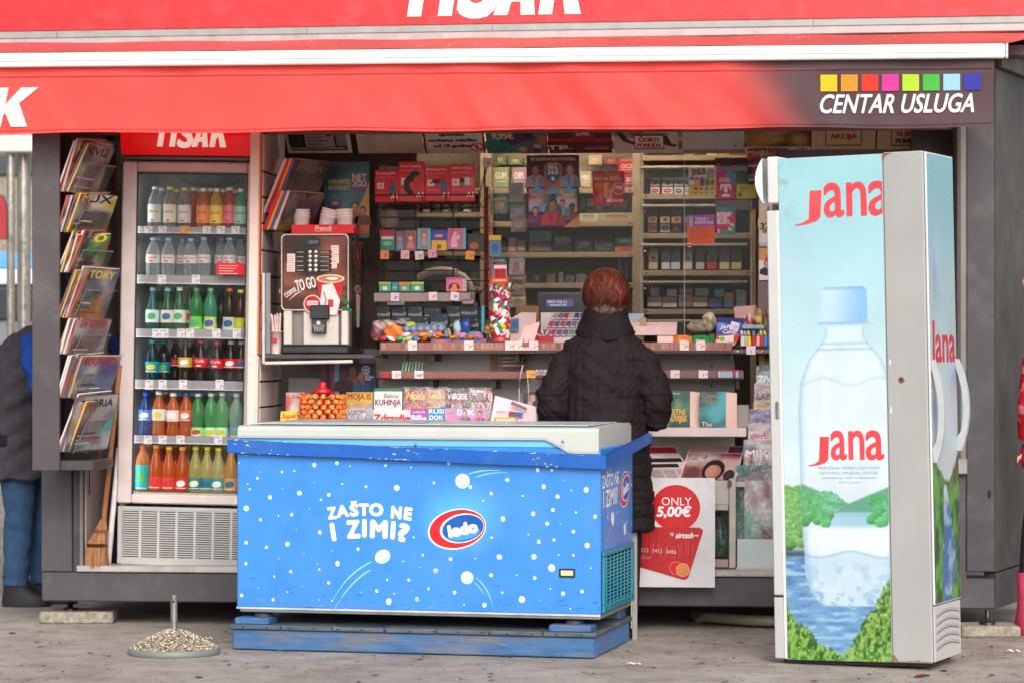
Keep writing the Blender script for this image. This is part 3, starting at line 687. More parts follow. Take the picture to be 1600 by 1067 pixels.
clear = C(214,220,220); RW = ['top','second','third','fourth','fifth','bottom']
JR = C(196,40,62)
# row 1 flavoured waters
h = hgt(0,293); row1 = [(239,clear,C(235,235,235),C(214,220,205),'clear bottle with white cap and green fruit label'),(263,C(214,212,200),C(232,214,40),C(228,222,196),'clear bottle with yellow cap and lemon label'),(285,C(210,205,204),C(232,214,40),C(224,214,212),'clear bottle with yellow cap and pale label'),(299,C(238,120,50),C(235,232,228),None,'unlabelled looking orange bottle with white cap'),(315,C(242,128,48),C(238,236,232),C(240,140,70),'orange drink bottle with white cap'),(335,C(240,196,60),C(238,236,232),C(244,204,90),'yellow drink bottle with white cap'),(355,C(226,80,96),C(238,236,232),C(232,110,120),'pinkish red drink bottle with white cap'),(374,C(120,205,170),C(238,236,232),C(160,220,190),'mint green drink bottle with white cap')]
for i,(px,b,c,l,t) in enumerate(row1): bottle('juice',px,0,.10+(.07 if i==3 else 0),b,c,l,f'{t}, {nth(i, 8)} on the top fridge shelf',h,.0295,(.16,.58),(JR,'Jana') if l else None)
for i,px in enumerate((250,275,307,326,346,364)):
 bottle('juice',px,0,.22,row1[i][1],row1[i][2],None,f'half hidden bottle in the back row of the top fridge shelf, {nth(i, 6)}',h,.0295)
h = hgt(1,371)
for i,px in enumerate((237,262,284,296,317,344,357,374)):
 back = i in (2,5,7)
 bottle('water',px,1,.17 if back else .10,C(218,224,224),C(140,165,200),C(212,206,204),f'clear still water bottle with pale blue cap, {nth(i, 8)} on second fridge shelf',h,.031,(.38,.58),(JR,'Jana'))
for i,px in enumerate((249,306,331)): bottle('water',px,1,.24,C(200,206,206),C(140,165,200),None,f'clear water bottle in the back row of second fridge shelf, {nth(i, 3)}',h,.031)
h = hgt(2,450)
r3 = [(238,C(20,110,110),C(120,150,160),C(190,205,205),'dark teal mineral water bottle'),(261,C(20,110,60),C(140,170,160),C(205,200,180),'dark green mineral water bottle with cream label'),(281,C(24,120,62),C(200,210,205),C(215,208,190),'green mineral water bottle with pale cap'),(297,C(22,112,60),C(60,120,80),C(190,196,170),'narrow showing green bottle behind its neighbours'),(307,C(60,160,90),C(90,150,110),C(110,200,60),'light green bottle with lime label'),(329,C(80,180,130),C(120,180,150),C(200,205,120),'pale green bottle with yellow and white label'),(359,C(70,36,24),C(226,90,40),C(190,200,180),'brown iced tea bottle with orange cap'),(376,C(90,40,20),C(222,214,40),C(180,190,60),'brown iced tea bottle with yellow cap')]
for i,(px,b,c,l,t) in enumerate(r3): bottle('soda' if i>3 else 'beer',px,2,.10+(.08 if i==3 else 0),b,c,l,f'{t} on the third fridge shelf',h,.0305,(.08,.36) if i>3 else (.22,.5))
for i,px in enumerate((250,271,318,345)): bottle('beer',px,2,.24,C(16,84,56),C(80,120,110),None,f'dark green bottle in the back row of third fridge shelf, {nth(i, 4)}',h,.0305)
h = hgt(3,531)
r4 = [(240,C(16,60,80),C(40,130,160),C(30,150,170),'dark bottle with turquoise cap and round label'),(257,C(18,40,52),C(40,120,140),C(30,120,140),'dark bottle with teal label set further back'),(290,C(44,22,16),C(60,34,30),C(206,160,40),'cola bottle with yellow label'),(316,C(44,20,16),C(206,24,34),C(206,24,34),'cola bottle with red cap and red label'),(341,C(44,20,16),C(206,24,34),C(200,26,36),'cola bottle with a red label near the middle'),(361,C(40,20,18),C(180,170,170),C(200,30,40),'cola bottle with pale cap and red label'),(378,C(44,20,16),C(180,170,170),C(200,26,36),'cola bottle partly behind the door frame')]
for i,(px,b,c,l,t) in enumerate(r4): bottle('soda',px,3,.10+(.09 if i==1 else 0),b,c,l,f'{t} on the fourth fridge shelf',h,.031,(.38,.6) if i>1 else (.25,.5),(C(240,230,230),'Cola') if i in (3,4) else None)
for i,px in enumerate((275,303,329,352)): bottle('soda',px,3,.24,C(40,20,18),C(150,20,28),C(150,24,30),f'dark cola bottle in the back row of fourth fridge shelf, {nth(i, 4)}',h,.031,(.38,.6))
h = hgt(4,612)
r5 = [(231,C(24,64,150),C(24,70,190),C(60,110,200),'blue drink bottle with blue cap'),(251,C(232,116,40),C(236,234,230),C(226,206,200),'orange soda bottle with white cap and pale label'),(273,C(232,112,40),C(236,234,230),C(224,204,200),'orange soda bottle with white cap, second of two'),(293,C(232,106,36),C(40,80,190),C(220,80,50),'orange soda bottle with blue cap'),(312,C(90,170,90),C(190,205,215),C(150,210,140),'pale green lemonade bottle'),(332,C(100,190,120),C(200,212,215),C(170,220,170),'light green bottle with pale band'),(350,C(110,196,120),C(205,215,215),C(180,226,180),'light green bottle second from the door frame'),(371,C(170,205,185),C(205,215,215),C(120,130,200),'clear greenish bottle with violet label')]
for i,(px,b,c,l,t) in enumerate(r5): bottle('soda',px,4,.10,b,c,l,f'{t} on the fifth fridge shelf',h,.031,(.38,.62) if i<4 else (.06,.26))
for i,px in enumerate((262,284,303,322,341,361)): bottle('soda',px,4,.24,[C(220,100,36),C(220,100,36),C(100,160,70),C(90,170,100),C(100,180,110),C(100,180,110)][i],C(200,205,210),None,f'half hidden bottle in the back row of fifth fridge shelf, {nth(i, 6)}',h,.031)
h = hgt(5,696)
r6 = [(227,C(228,140,60),C(216,40,30),C(40,160,165),'orange drink bottle with large teal label and red cap'),(249,C(236,106,34),C(238,170,40),C(214,50,40),'orange drink bottle with small red label'),(268,C(238,112,34),C(240,190,40),C(210,60,36),'orange drink bottle with yellow cap'),(290,C(232,102,34),C(238,170,40),C(206,50,36),'orange drink bottle beside the pale yellow ones'),(310,C(214,200,120),C(226,206,40),C(40,130,120),'pale yellow drink bottle with green label'),(328,C(220,204,130),C(226,206,40),C(60,130,110),'pale yellow drink bottle in the middle'),(346,C(222,206,136),C(226,206,40),C(40,140,140),'pale yellow drink bottle with teal label'),(365,C(236,176,90),C(230,180,60),C(200,140,60),'amber drink bottle against the freezer')]
for i,(px,b,c,l,t) in enumerate(r6): bottle('beer' if i else 'juice',px,5,.10,b,c,l,f'{t} on the bottom fridge shelf',h,.032,(.04,.56) if i==0 else (.06,.32))
for i,px in enumerate((238,259,279,300,319,337,356)): bottle('beer',px,5,.24,C(230,104,36) if i<3 else C(216,196,116),C(232,180,40),None,f'half hidden bottle in the back row of bottom fridge shelf, {nth(i, 7)}',h,.032)
# broom, white stick and a jacket between the side wall and the fridge
bx = P(152,884,.02)
m = MB(); a,b_ = Vector((bx.x+.026,.02,ZP1+.2)),P(187,570,.08); m.tube([a,(a+b_)/2,b_],.0125,C(150,92,52),'wood',10)
br = thing('broom','old straw broom with wooden handle leaning by the fridge','broom',(bx.x,.02,ZP1+.013))
o = m.build('handle',br,-Vector(br.location))
m = MB(); prof = [(.056,0,-.006),(.053,.06,-.003),(.046,.12,.0),(.033,.165,.014),(.022,.2,.022),(.016,.225,.028)]
vs = []; nn = 26
for r_,z,ox in prof:
 for k in range(nn):
  t = 2*math.pi*k/nn; q = r_*(1+.06*(k%2)); vs.append((q*math.cos(t)+ox,q*.55*math.sin(t),z))
m.add(vs,[(j*nn+k,j*nn+(k+1)%nn,(j+1)*nn+(k+1)%nn,(j+1)*nn+k) for j in range(len(prof)-1) for k in range(nn)],C(160,112,70),'straw')
for k in range(160):
 t = random.uniform(0,6.28); r0 = random.uniform(.8,1.03); m.tube([(.033*math.cos(t)*r0+.014,.02*math.sin(t)*r0,.165),(.051*math.cos(t)*r0,.031*math.sin(t)*r0,.06),(.058*math.cos(t)*r0+random.uniform(-.005,.005),.036*math.sin(t)*r0,random.uniform(0,.012))],.0016,random.choice([C(172,124,80),C(150,102,64),C(128,84,52),C(186,140,96)]),'straw',4,cap=False)
m.build('bristles',br)
m = MB(); m.lathe([(.034,.164),(.034,.176),(.03,.18)],C(120,70,40),'straw',18,(.015,0,0),1,.6); m.lathe([(.05,.1),(.051,.11),(.048,.116)],C(60,40,30),'cloth',18,(.0,0,0),1,.6); m.build('binding',br)
a,b_ = P(168,886,.06),P(186,700,.12)
m = MB(); m.tube([a,b_],.013,C(214,206,204),'plastic',10); m.tube([a+Vector((0,0,.0)),a+(b_-a)*.3],.0145,C(196,188,190),'plastic',10); solo('white_stick',m,'white plastic stick standing between the straw broom and the fridge','stick')
m = MB(); cc = P(184,560,.5)
for k,(dx,dz,r_) in enumerate(((0,.06,.05),(.01,0,.06),(-.005,-.07,.065),(.01,-.13,.05))): m.lathe([(.001,-.06),(r_,-.03),(r_*1.05,.01),(r_*.7,.05),(.001,.06)],C(46,66,120) if k<2 else C(120,116,122),'cloth',10,(cc.x+dx,.5,cc.z+dz),1,.8)
solo('hanging_jacket',m,'blue and grey cloth hanging in the dark gap beside the fridge','cloth')
# swung-open magazine cabinet on the left
xa,xb = xat(50,-.42),xat(93,-.42)
CZ0,CZ1 = zat(735,70,-.42),2.45
MC = thing('magazine_cabinet','dark swung open cabinet door holding pockets of wrapped magazines','cabinet',(xa,-.42,CZ0))
ww = xb-xa; hh = CZ1-CZ0
m = MB(); m.box(0,ww,0,.02,0,hh,C(74,65,68),'darkpaint',.003); m.box(0,ww*.35,.021,.40,0,hh,C(80,74,76),'darkpaint',.003); m.build('panel',MC)
m = MB(); m.box(ww*.35,ww*.42,.021,.40,0,hh,C(40,36,38),'darkpaint'); m.build('back_liner',MC)
m = MB(); m.box(ww*.42,ww+.15,.022,.40,.0,.045,C(62,58,58),'darkpaint',.004); m.box(ww*.42,ww+.08,.38,.40,.045,hh,C(60,54,55),'darkpaint'); m.build('tray',MC)
# pockets open to the right (+X): tiers of magazines leaning outward, each with a clear front
TI = [(225,306),(305,368),(365,430),(420,500),(500,555),(552,622),(615,705)]
pals = [['A04040','D8B0A8','906868','C85050','E8D0C0'],['C84848','D8B848','786078','E8D8D0','506048'],['E86030','58A050','C83030','404050','F0C8B0'],['8878A0','D8C8D0','687888','E0A040','C85868'],['E0D8D8','C8B8B8','907878','F0E8E8','B09090'],['D08060','8898B8','E0D8D0','C8A060','7868A0'],['D89050','70C0C0','C8B0A8','8C6878','E8E0E0']]
CAB = Vector(MC.location)
words_ = [['SUDOKU','KVIZ','IKS'],['MINI','ART','LUX'],['LISA','50','150'],['STORY','PLUS','VITA'],['24 SATA','VECER','LIST'],['DOM','AUTO','BRAVO'],['GLORIA','TENA','EVA']]
for ti,(ya,yb_) in enumerate(TI):
 z1,z0 = zat(ya,120,-.2),zat(yb_,120,-.2); nm = 4+(ti*5+1)%3
 for k in range(nm):
  lean = rad(22+random.uniform(-3,5)); hgt_ = (z1-z0)*random.uniform(.84,1.0)/math.cos(lean); wd = random.uniform(.18,.27)
  m = MB(); im = pic([H(c) for c in pals[ti]],14,18,100+ti*9+k,30)*.62
  m.canvas(im,0,0,wd,hgt_,0,'gloss'); m.box(0,wd,.0012,.010,0,hgt_,H(['D8C8C4','B05048','C8B8B4','6A5A60','D0A860','E0D4D0'][(k+ti)%6]),'paper')
  m.text(words_[ti][k%3],wd/2,hgt_*.8,.035,H(random.choice(['F0E8E0','C02030','201820','F0D040'])),-.0012,'gloss',bold=.04,wd=wd*.8)
  for q in range(3): m.pr(.02,hgt_*(.12+.09*q),.02+wd*random.uniform(.3,.7),hgt_*(.15+.09*q),H(random.choice(['F0E8E0','C02030','302830'])),-.001,'gloss')
  if k==nm-1 or k%2: m.pr(-.002,-.002,wd+.004,hgt_+.012,WHITE,-.004,'film')
  solo('magazine',m,f'wrapped magazine, {nth(k, nm)} in the {ORD[ti]} pocket down the swung open cabinet','magazine',(xb-.012+(.062/nm)*k,-.412+random.uniform(-.003,.02),z0+.006),(lean,random.uniform(-.06,.06),rad(90-random.uniform(14,34))),'magazines in the swung open cabinet')
 z2 = z0+(z1-z0)*.56; m = MB(); xs_ = ww+.062; dz = z2-z0
 vs = [(xs_,.0,z0-CAB.z),(xs_+.075,.24,z0-CAB.z),(xs_+.075+dz*.46,.24,z2-CAB.z),(xs_+dz*.46,.0,z2-CAB.z)]
 m.add(vs,[(0,1,2,3)],C(200,200,200),'film'); m.build('pocket',MC)
 m = MB(); m.tube([vs[2],vs[3]],.003,C(120,116,112),'plastic',6); m.tube([vs[0],vs[3]],.0025,C(100,96,92),'plastic',6); m.build('pocket_rim',MC)
# slat wall with its front post
t0,t1 = zat(905,390,.0),2.6
SW = thing('slat_wall','pale slotted panel wall beside the fridge with tan edged post','wall',(xat(391,0),0,ZP1))
wx = xat(391,0)
TW = .013
m = MB(); m.xf = Matrix.Rotation(TW,4,'Y'); m.box(xat(384.5,0)-wx-.006,xat(397,0)-wx,-.004,.06,.012,2.3,C(224,200,190),'whitepaint',.003); m.box(xat(397,0)-wx+.0005,xat(399,0)-wx,.0,.05,1.0,2.3,C(205,120,66),'paper'); m.box(xat(397,0)-wx+.0005,xat(399,0)-wx,.0,.05,.012,.99,C(226,206,186),'paper'); m.build('post',SW)
sl = [211,228.5,269,309,350,392,432.5,475,515.5,557,597.5,638,679,720]
for k in range(1,len(sl)-1):
 za,zb = zat(sl[k+1],398,0.03)-ZP1,zat(sl[k],398,.03)-ZP1
 if k==1: zb+=.3
 m = MB(); m.xf = Matrix.Rotation(TW,4,'Y'); x1 = xat(397.5,0)-wx
 m.box(x1-.006,x1+.006,.061,.63,za+.008,zb,C(222,202,198),'whitepaint',.0025); m.build('plank',SW)
m = MB(); m.box(xat(397.5,0)-wx-.013,xat(397.5,0)-wx-.006,.061,.63,.3,2.3,C(38,32,32),'matte'); m.build('backing',SW)
# coffee corner
Yc = .06
SHZ = zat(553,500,Yc)
m = MB(); t_ = thing('coffee_shelf','dark shelf board on an aluminium bracket holding the coffee machine','shelf',(xat(412,Yc),Yc,SHZ-.03))
def tl(px,py,Y=Yc): p = P(px,py,Y); return p.x-t_.location.x,p.z-t_.location.z
m.box(0,tl(586,555)[0],-.03,.46,.01,.03,C(62,56,58),'darkpaint',.003); m.build('board',t_)
m = MB(); m.box(-.002,.012,-.034,-.022,tl(412,568)[1],tl(412,427)[1],C(196,192,190),'alu',.002); m.box(.013,.036,-.026,-.020,.031,tl(412,427)[1],C(130,126,126),'alu',.002); m.build('upright',t_)
m = MB(); m.tube([(.004,-.02,-.012),(tl(552,565)[0],-.02,-.004)],.0085,C(206,196,190),'paint',10); m.build('rod',t_)
CMX = xat(493,Yc)
CM = thing('coffee_machine','tall brown fronted coffee vending machine with keypad and cup picture','coffee machine',(CMX,Yc,SHZ+.001))
def cm(px,py,Y=Yc): p = P(px,py,Y); return p.x-CMX,p.z-CM.location.z
l,r = cm(441,500)[0],cm(545,500)[0]; zt_,zm,zb = cm(490,366)[1],cm(490,486)[1],cm(490,539)[1]
m = MB(); m.box(l+.004,r,.09,.46,0,zt_-.025,C(56,46,48),'darkpaint',.006); m.box(l+.006,r-.004,.02,.088,zb,zm+.02,C(120,112,108),'plastic'); m.build('body',CM)
m = MB(); m.box(l,r+.005,-.03,.088,0,zb-.0005,C(36,34,36),'plastic',.008); m.box(l+.01,r-.01,-.026,-.022,zb-.0,zb+.003,C(70,66,66),'metal'); m.build('drip_tray',CM)
m = MB()
for (a,b_) in ((444,457),(534,545)): m.box(cm(a,500)[0],cm(b_,500)[0],-.02,.019,zb+.001,zm-.001,C(198,188,178),'plastic',.004)
m.box(cm(474,500)[0],cm(529,500)[0],.0,.019,zb+.001,zm-.001,C(196,186,176),'plastic',.003); m.build('cheek',CM)
m = MB(); a,b_ = cm(486,499),cm(516,484); m.box(a[0],b_[0],-.03,-.001,a[1],b_[1]+.02,C(34,32,34),'plastic',.004)
a,b_ = cm(489,521),cm(511,499); m.box(a[0],b_[0],-.04,-.001,a[1],b_[1]-.001,C(40,38,40),'plastic',.003)
for k in range(4): m.pr(a[0]+.014+k*.012,a[1]+.006,a[0]+.017+k*.012,a[1]+.028,C(170,170,168),-.0405,'metal')
for q in range(3): m.stroke([(a[0]+.032+(.012+.008*q)*math.cos(t),a[1]+.044+(.012+.008*q)*math.sin(t)) for t in np.linspace(3.3,6.1,9)],.002,C(170,170,168),-.0405)
m.ell(a[0]+.032,a[1]+.047,.009,.009,C(196,196,196),-.0408); m.build('spout',CM)
# front door: rounded picture panel
m = MB(); pts = []
dl,dr = cm(440,400)[0],cm(545.5,400)[0]; zlo,zhi = cm(490,485.5)[1],cm(490,366)[1]; R_ = .02
for (cx,cz,a0) in ((dr-R_,zhi-R_,0),(dl+R_,zhi-R_,90),(dl+R_,zlo+R_,180),(dr-R_,zlo+R_,270)):
 for k in range(6): t = rad(a0+18*k); pts.append((cx+R_*math.cos(t),cz+R_*math.sin(t)))
def rim(pts,s_): cx,cz = (dl+dr)/2,(zlo+zhi)/2; return [(cx+(a-cx)*(1-s_/(dr-dl)*2),cz+(b_-cz)*(1-s_/(zhi-zlo)*2)) for a,b_ in pts]
n_ = len(pts); m.add([(a,y,b_) for y in (-.012,.088) for a,b_ in pts],[(i,(i+1)%n_,n_+(i+1)%n_,n_+i)[::-1] for i in range(n_)],C(60,46,46),'plastic')
m.poly(pts,C(206,176,160),-.012,'gloss'); m.poly(rim(pts,.005),C(58,38,34),-.0124,'gloss')
im = pic([H('3E2622'),H('8A4E36'),H('2E1E1C'),H('6E3E30'),H('241818')],14,16,5,9);
yy,xx = np.mgrid[0:16,0:14]
for j in range(16):
 if j>=9: im[j] = im[j]*.35+np.array((C(132,78,58) if j in (9,10,12) else C(66,36,30))[:3])*.65
q0,q1 = cm(443,482),cm(543,369); m.canvas(im,q0[0]+.003,q0[1]+.003,q1[0]-.003,q1[1]-.003,-.0128,'gloss')
dr_ = m.build('door',CM)
m = MB(); S = lambda px,py: cm(px,py)
a,b_ = S(478,384.5),S(501,373.5); m.box(a[0],b_[0],-.016,-.013,a[1],b_[1],C(40,48,48),'gloss',.001); a = S(482,381); m.text('08:45',a[0]+.026,a[1],.013,C(110,150,140),-.0165); m.build('display',dr_)
for rr_ in range(5):
 for cc in range(2):
  m = MB(); a = S(485+cc*9,394.5+rr_*7); m.xf = Matrix.Translation((a[0],-.014,a[1]))@Matrix.Rotation(rad(90),4,'X'); m.lathe([(.0095,0),(.0095,.002),(.007,.004),(.0001,.004)],C(190,186,180),'metal',12); m.build('button',dr_)
 m = MB()
 for (x0,x1) in ((463,479),(500,519)): a,b_ = S(x0,397+rr_*7),S(x1,392.2+rr_*7); m.pr(a[0],a[1],b_[0],b_[1],C(24,20,20),-.0134,'gloss'); m.pr(a[0]+.004,a[1]+.005,b_[0]-.012,a[1]+.008,C(170,160,156),-.0138)
 m.build('drink_name',dr_)
m = MB()
for (x0,y0,x1,y1) in ((449.5,397,462,411),(449,411.5,461.5,425),(518,384,530,398),(517.5,399,530,412),(519,412,527,420)):
 a,b_ = S(x0,y1),S(x1,y0); m.pr(a[0],a[1],b_[0],b_[1],C(224,196,186),-.0134)
 for q in range(3): m.pr(a[0]+.004,a[1]+.008+.01*q,b_[0]-.006,a[1]+.0105+.01*q,C(140,110,104),-.0137)
m.build('paper_note',dr_)
m = MB()
for t,px,py,h,rt in (('COFFEE',448,466,.02,34),('TO GO',465,456,.05,13)): a = S(px,py); m.text(t,a[0],a[1],h,C(226,214,206),-.0136,bold=.02,align='l',rot=rad(rt),wd=.092 if h>.03 else .06)
a = S(452,470); b_ = S(473,454); m.stroke([a,((a[0]+b_[0])/2,(a[1]+b_[1])/2+.004),b_],[.001,.004,.001],C(226,214,206),-.0136)
# the printed paper cup: rim, milk foam, red and white body, leaves
a = S(517,436); cxm,czm = a
m.poly([(cxm-.062,czm-.004),(cxm+.062,czm-.004),(cxm+.036,czm-.165),(cxm-.036,czm-.165)],C(186,26,34),-.0134,'gloss'); m.poly([(cxm-.038,czm-.03),(cxm+.01,czm-.02),(cxm+.044,czm-.1),(cxm+.03,czm-.165),(cxm-.03,czm-.165),(cxm-.046,czm-.1)],C(214,200,196),-.0137,'gloss'); m.stroke([(cxm-.03,czm-.06),(cxm-.02,czm-.1),(cxm-.034,czm-.14)],.008,C(150,130,130),-.0139); m.pr(cxm-.012,czm-.13,cxm+.014,czm-.095,C(180,40,44),-.014)
m.ell(cxm,czm,.065,.02,C(216,188,160),-.0141,'gloss'); m.ell(cxm,czm,.056,.0145,C(176,116,78),-.0143,'gloss'); m.ell(cxm+.008,czm+.001,.028,.006,C(230,214,196),-.0145,'gloss')
for (dx,dz,rt) in ((-.08,-.12,.4),(-.06,-.15,-.2),(.065,-.10,2.4),(.075,-.14,2.9)): m.ell(cxm+dx,czm+dz,.026,.012,C(34,92,44),-.0133,'gloss',10,rt)
a = S(489,475.5)
m.ell(a[0],a[1],.042,.042,C(205,190,180),-.0150,'gloss'); m.ell(a[0],a[1],.037,.037,C(176,24,32),-.0152,'gloss'); m.pr(a[0]-.026,a[1]-.006,a[0]+.026,a[1]+.014,C(214,196,190),-.0154); m.text('Franck',a[0],a[1],.012,C(176,24,32),-.0156,bold=.02); m.build('door_print',dr_)
m = MB(); m.tube([(dl-.008,.0,cm(438,452)[1]),(dl-.008,.0,cm(438,458)[1])],.004,C(190,170,150),'metal'); m.build('lock',dr_)
# printed right side
m = MB(); m.xf = Matrix.Translation((r+.001,.09,0))@Matrix.Rotation(rad(90),4,'Z')
m.canvas(pic([H('2E2220'),H('5A3A34'),H('1E1818'),H('46302C')],8,14,9,8),.012,.012,.36,zt_-.05,-.001,'gloss')
m.poly([(.1,.2),(.24,.2),(.26,.29),(.08,.29)],C(166,30,36),-.002,'gloss'); m.ell(.17,.3,.1,.018,C(206,184,160),-.0025,'gloss'); m.ell(.17,.3,.082,.012,C(150,104,76),-.003,'gloss'); m.poly([(.12,.12),(.21,.12),(.24,.27),(.12,.28)],C(196,186,184),-.0026,'gloss'); m.ell(.07,.17,.06,.022,C(40,84,46),-.0018,'gloss',10,1.0); m.ell(.27,.17,.06,.022,C(40,84,46),-.0018,'gloss',10,2.1)
m.pr(.13,.4,.2,.52,C(160,26,34),-.002,'gloss'); m.pr(.11,.52,.22,.6,C(40,36,38),-.002,'gloss'); m.stroke([(.04,.5),(.1,.58),(.06,.45),(.15,.33)],.006,C(170,160,158),-.0022); m.stroke([(.28,.52),(.24,.45),(.19,.34)],.006,C(170,160,158),-.0022); m.text('A',.165,.44,.03,C(220,200,200),-.003)
for px in ((.06,.3),(.3,.3),(.3,.28)): m.ell(px[0],px[1],.005,.005,C(210,210,210),-.003,'gloss',8)
m.build('side_print',CM)
# tray of paper cups on the machine
tz = cm(500,364)[1]
T = thing('cup_tray','red lettered tray on top of the coffee machine','tray',(xat(504,Yc),Yc+.02,CM.location.z+zt_+.002))
m = MB(); a = xat(455,Yc+.02)-T.location.x,xat(553,Yc+.02)-T.location.x
m.box(a[0],a[1],0,.005,0,.042,C(206,24,34),'gloss',.002); m.box(a[0],a[0]+.004,.0055,.2,0,.03,C(190,22,30),'gloss'); m.box(a[1]-.004,a[1],.0055,.2,0,.03,C(190,22,30),'gloss'); m.box(a[0]+.0045,a[1]-.0045,.0055,.2,0,.004,C(180,22,30),'gloss'); m.build('box',T)
m = MB(); m.text('Franck',0.0,.016,.02,C(236,210,200),-.001,'gloss',bold=.01,shear=.25); m.pr(-.04,.011,.04,.0125,C(236,210,200),-.001,'gloss'); m.build('lettering',T)
for i,(px,tip,lab) in enumerate(((471,0,'white paper cup stack on red tray, upright on the left'),(507,.26,'white paper cup stack on red tray, tilted in the middle'),(539,-.03,'white paper cup stack on red tray, standing on the right'))):
 m = MB()
 for k in range(3):
  z = k*.016; m.lathe([(.031,z),(.0385,z+.072),(.0405,z+.073),(.0405,z+.077),(.037,z+.076),(.03,z+.03)],C(232,214,208),'paper',18)
 solo('paper_cup_stack',m,lab,'cups',(xat(px,Yc+.1),Yc+.1,T.location.z+.0055+(.006 if tip>.1 else .001)),(0,tip,0),'paper cups on the red tray')
# straw cup on the shelf
m = MB(); m.lathe([(.024,0),(.031,.1),(.0325,.1),(.0325,.104),(.03,.103)],C(222,196,190),'paper',16)
t2 = solo('straw_cup',m,'pale paper cup full of pink sticks beside the coffee machine','cup',(xat(430,Yc),Yc+.02,SHZ+.001))
m = MB(); m.box(-.012,.01,-.0325,-.0305,.05,.072,C(170,50,60),'paper'); m.build('print',t2)
for k in range(18):
 m = MB(); t = k*2.4; q = .02*math.sqrt(k/18); m.box(-.0035,.0035,-.0015,.0015,0,.165+random.uniform(-.015,.01),C(232,200,196),'paper')
 m.build('stick',t2,(q*math.cos(t),q*math.sin(t),.012),(random.uniform(-.12,.12),random.uniform(-.14,.14),t))
# two tiers of wrapped magazines on the slat wall
for ti,(pts,n_,pal,tt) in enumerate((((414,334,452,250,.10),4,['4A3A3A','908078','806860','604848','303030'],'upper'),((414,360,442,300,.06),4,['503848','8A6A60','A08038','705068','302028'],'lower'))):
 for k in range(n_):
  a = P(pts[0]+5.5*k,pts[1],pts[4]); b_ = P(pts[2]+5.5*k,pts[3],pts[4]); hh_ = (b_-a).length; ang = math.atan2(b_.x-a.x,b_.z-a.z)
  m = MB(); wd = .27; m.canvas(pic([H(c) for c in pal],9,12,40+ti*7+k,10),0,0,wd,hh_,0,'gloss'); m.box(0,wd,.001,.011,0,hh_,C(200,186,180),'paper')
  m.box(-.003,-.0005,-.001,.012,0,hh_,H(['D8B8B0','C83040','D89030','5A5A90'][(k+ti)%4]),'gloss')
  m.text(['CARTOON','MARVELS','SIGNED','COMICS'][k],.006,.01,.010,H('F0E6DC' if k else '902030'),-.0015,rot=rad(90),bold=.03,align='l')
  m.text(['AUTO','KRIMI','MOTO','FILM'][k],wd/2,hh_*.8,.03,H('A08040'),-.0012,bold=.03,wd=wd*.7)
  m.pr(.0,.0,wd,hh_,WHITE,-.004,'film')
  solo('wrapped_magazine',m,f'film wrapped magazine leaning on the {tt} rack of the slat wall, {nth(k, n_)}','magazine',a,(ang,0,rad(72-3*k)),'magazines on the slat wall')
# net poster behind the coffee machine
def flat(name,label,cat,px,Y,paint,fin='paper',thick=.002,group=None,rx=0,rz=0):
 """a flat sheet that covers photo box px when stood at depth Y; paint(m, S, w, h) prints on it, S turns photo pixels into its own x, z"""
 cx,z0,w_,h_ = rect(*px,Y)
 m = MB();
 sx = w_/(px[2]-px[0]); sz = h_/(px[3]-px[1]); S_ = lambda x,y: ((x-(px[0]+px[2])/2)*sx,(px[3]-y)*sz)
 m.box(-w_/2,w_/2,0,thick,0,h_,C(222,216,208),fin)
 paint(m,S_,w_,h_)
 return solo(name,m,label,cat,(cx,Y,z0),(rx,0,rz),group)
def figure(m,x,z,s_,shirt,skin='C89878',y=-.0016,hair='2A1E1A'):
 """a small printed head and shoulders, nobody in particular"""
 m.poly([(x-.5*s_,z),(x+.5*s_,z),(x+.42*s_,z+.42*s_),(x+.15*s_,z+.56*s_),(x-.15*s_,z+.56*s_),(x-.42*s_,z+.42*s_)],H(shirt),y,'gloss')
 sk = H(skin); dk = tuple(c*.62 for c in sk[:3])+(1.,); lt = tuple(min(1,c*1.25) for c in sk[:3])+(1.,); sh = H(shirt); ds = tuple(c*.6 for c in sh[:3])+(1.,)
 m.poly([(x+.1*s_,z),(x+.5*s_,z),(x+.42*s_,z+.42*s_),(x+.2*s_,z+.54*s_)],ds,y-.0001,'gloss'); m.poly([(x-.2*s_,z+.54*s_),(x,z+.4*s_),(x-.06*s_,z)],ds,y-.00015,'gloss')
 m.pr(x-.07*s_,z+.45*s_,x+.07*s_,z+.62*s_,dk,y-.0003,'gloss'); m.ell(x,z+.81*s_,.185*s_,.26*s_,H(hair),y-.0002,'gloss',12); m.ell(x,z+.75*s_,.16*s_,.215*s_,dk,y-.0004,'gloss',12); m.ell(x-.025*s_,z+.75*s_,.125*s_,.195*s_,sk,y-.0005,'gloss',12); m.ell(x-.04*s_,z+.84*s_,.07*s_,.07*s_,lt,y-.00055,'gloss',10)
 for q in (-1,1): m.ell(x-.015*s_+q*.065*s_,z+.775*s_,.028*s_,.012*s_,H('2A1C18'),y-.0006,'gloss',8)
 m.pr(x-.03*s_,z+.68*s_,x+.0*s_,z+.76*s_,dk,y-.00058,'gloss'); m.pr(x-.07*s_,z+.625*s_,x+.04*s_,z+.645*s_,H('6A3430'),y-.0006,'gloss')
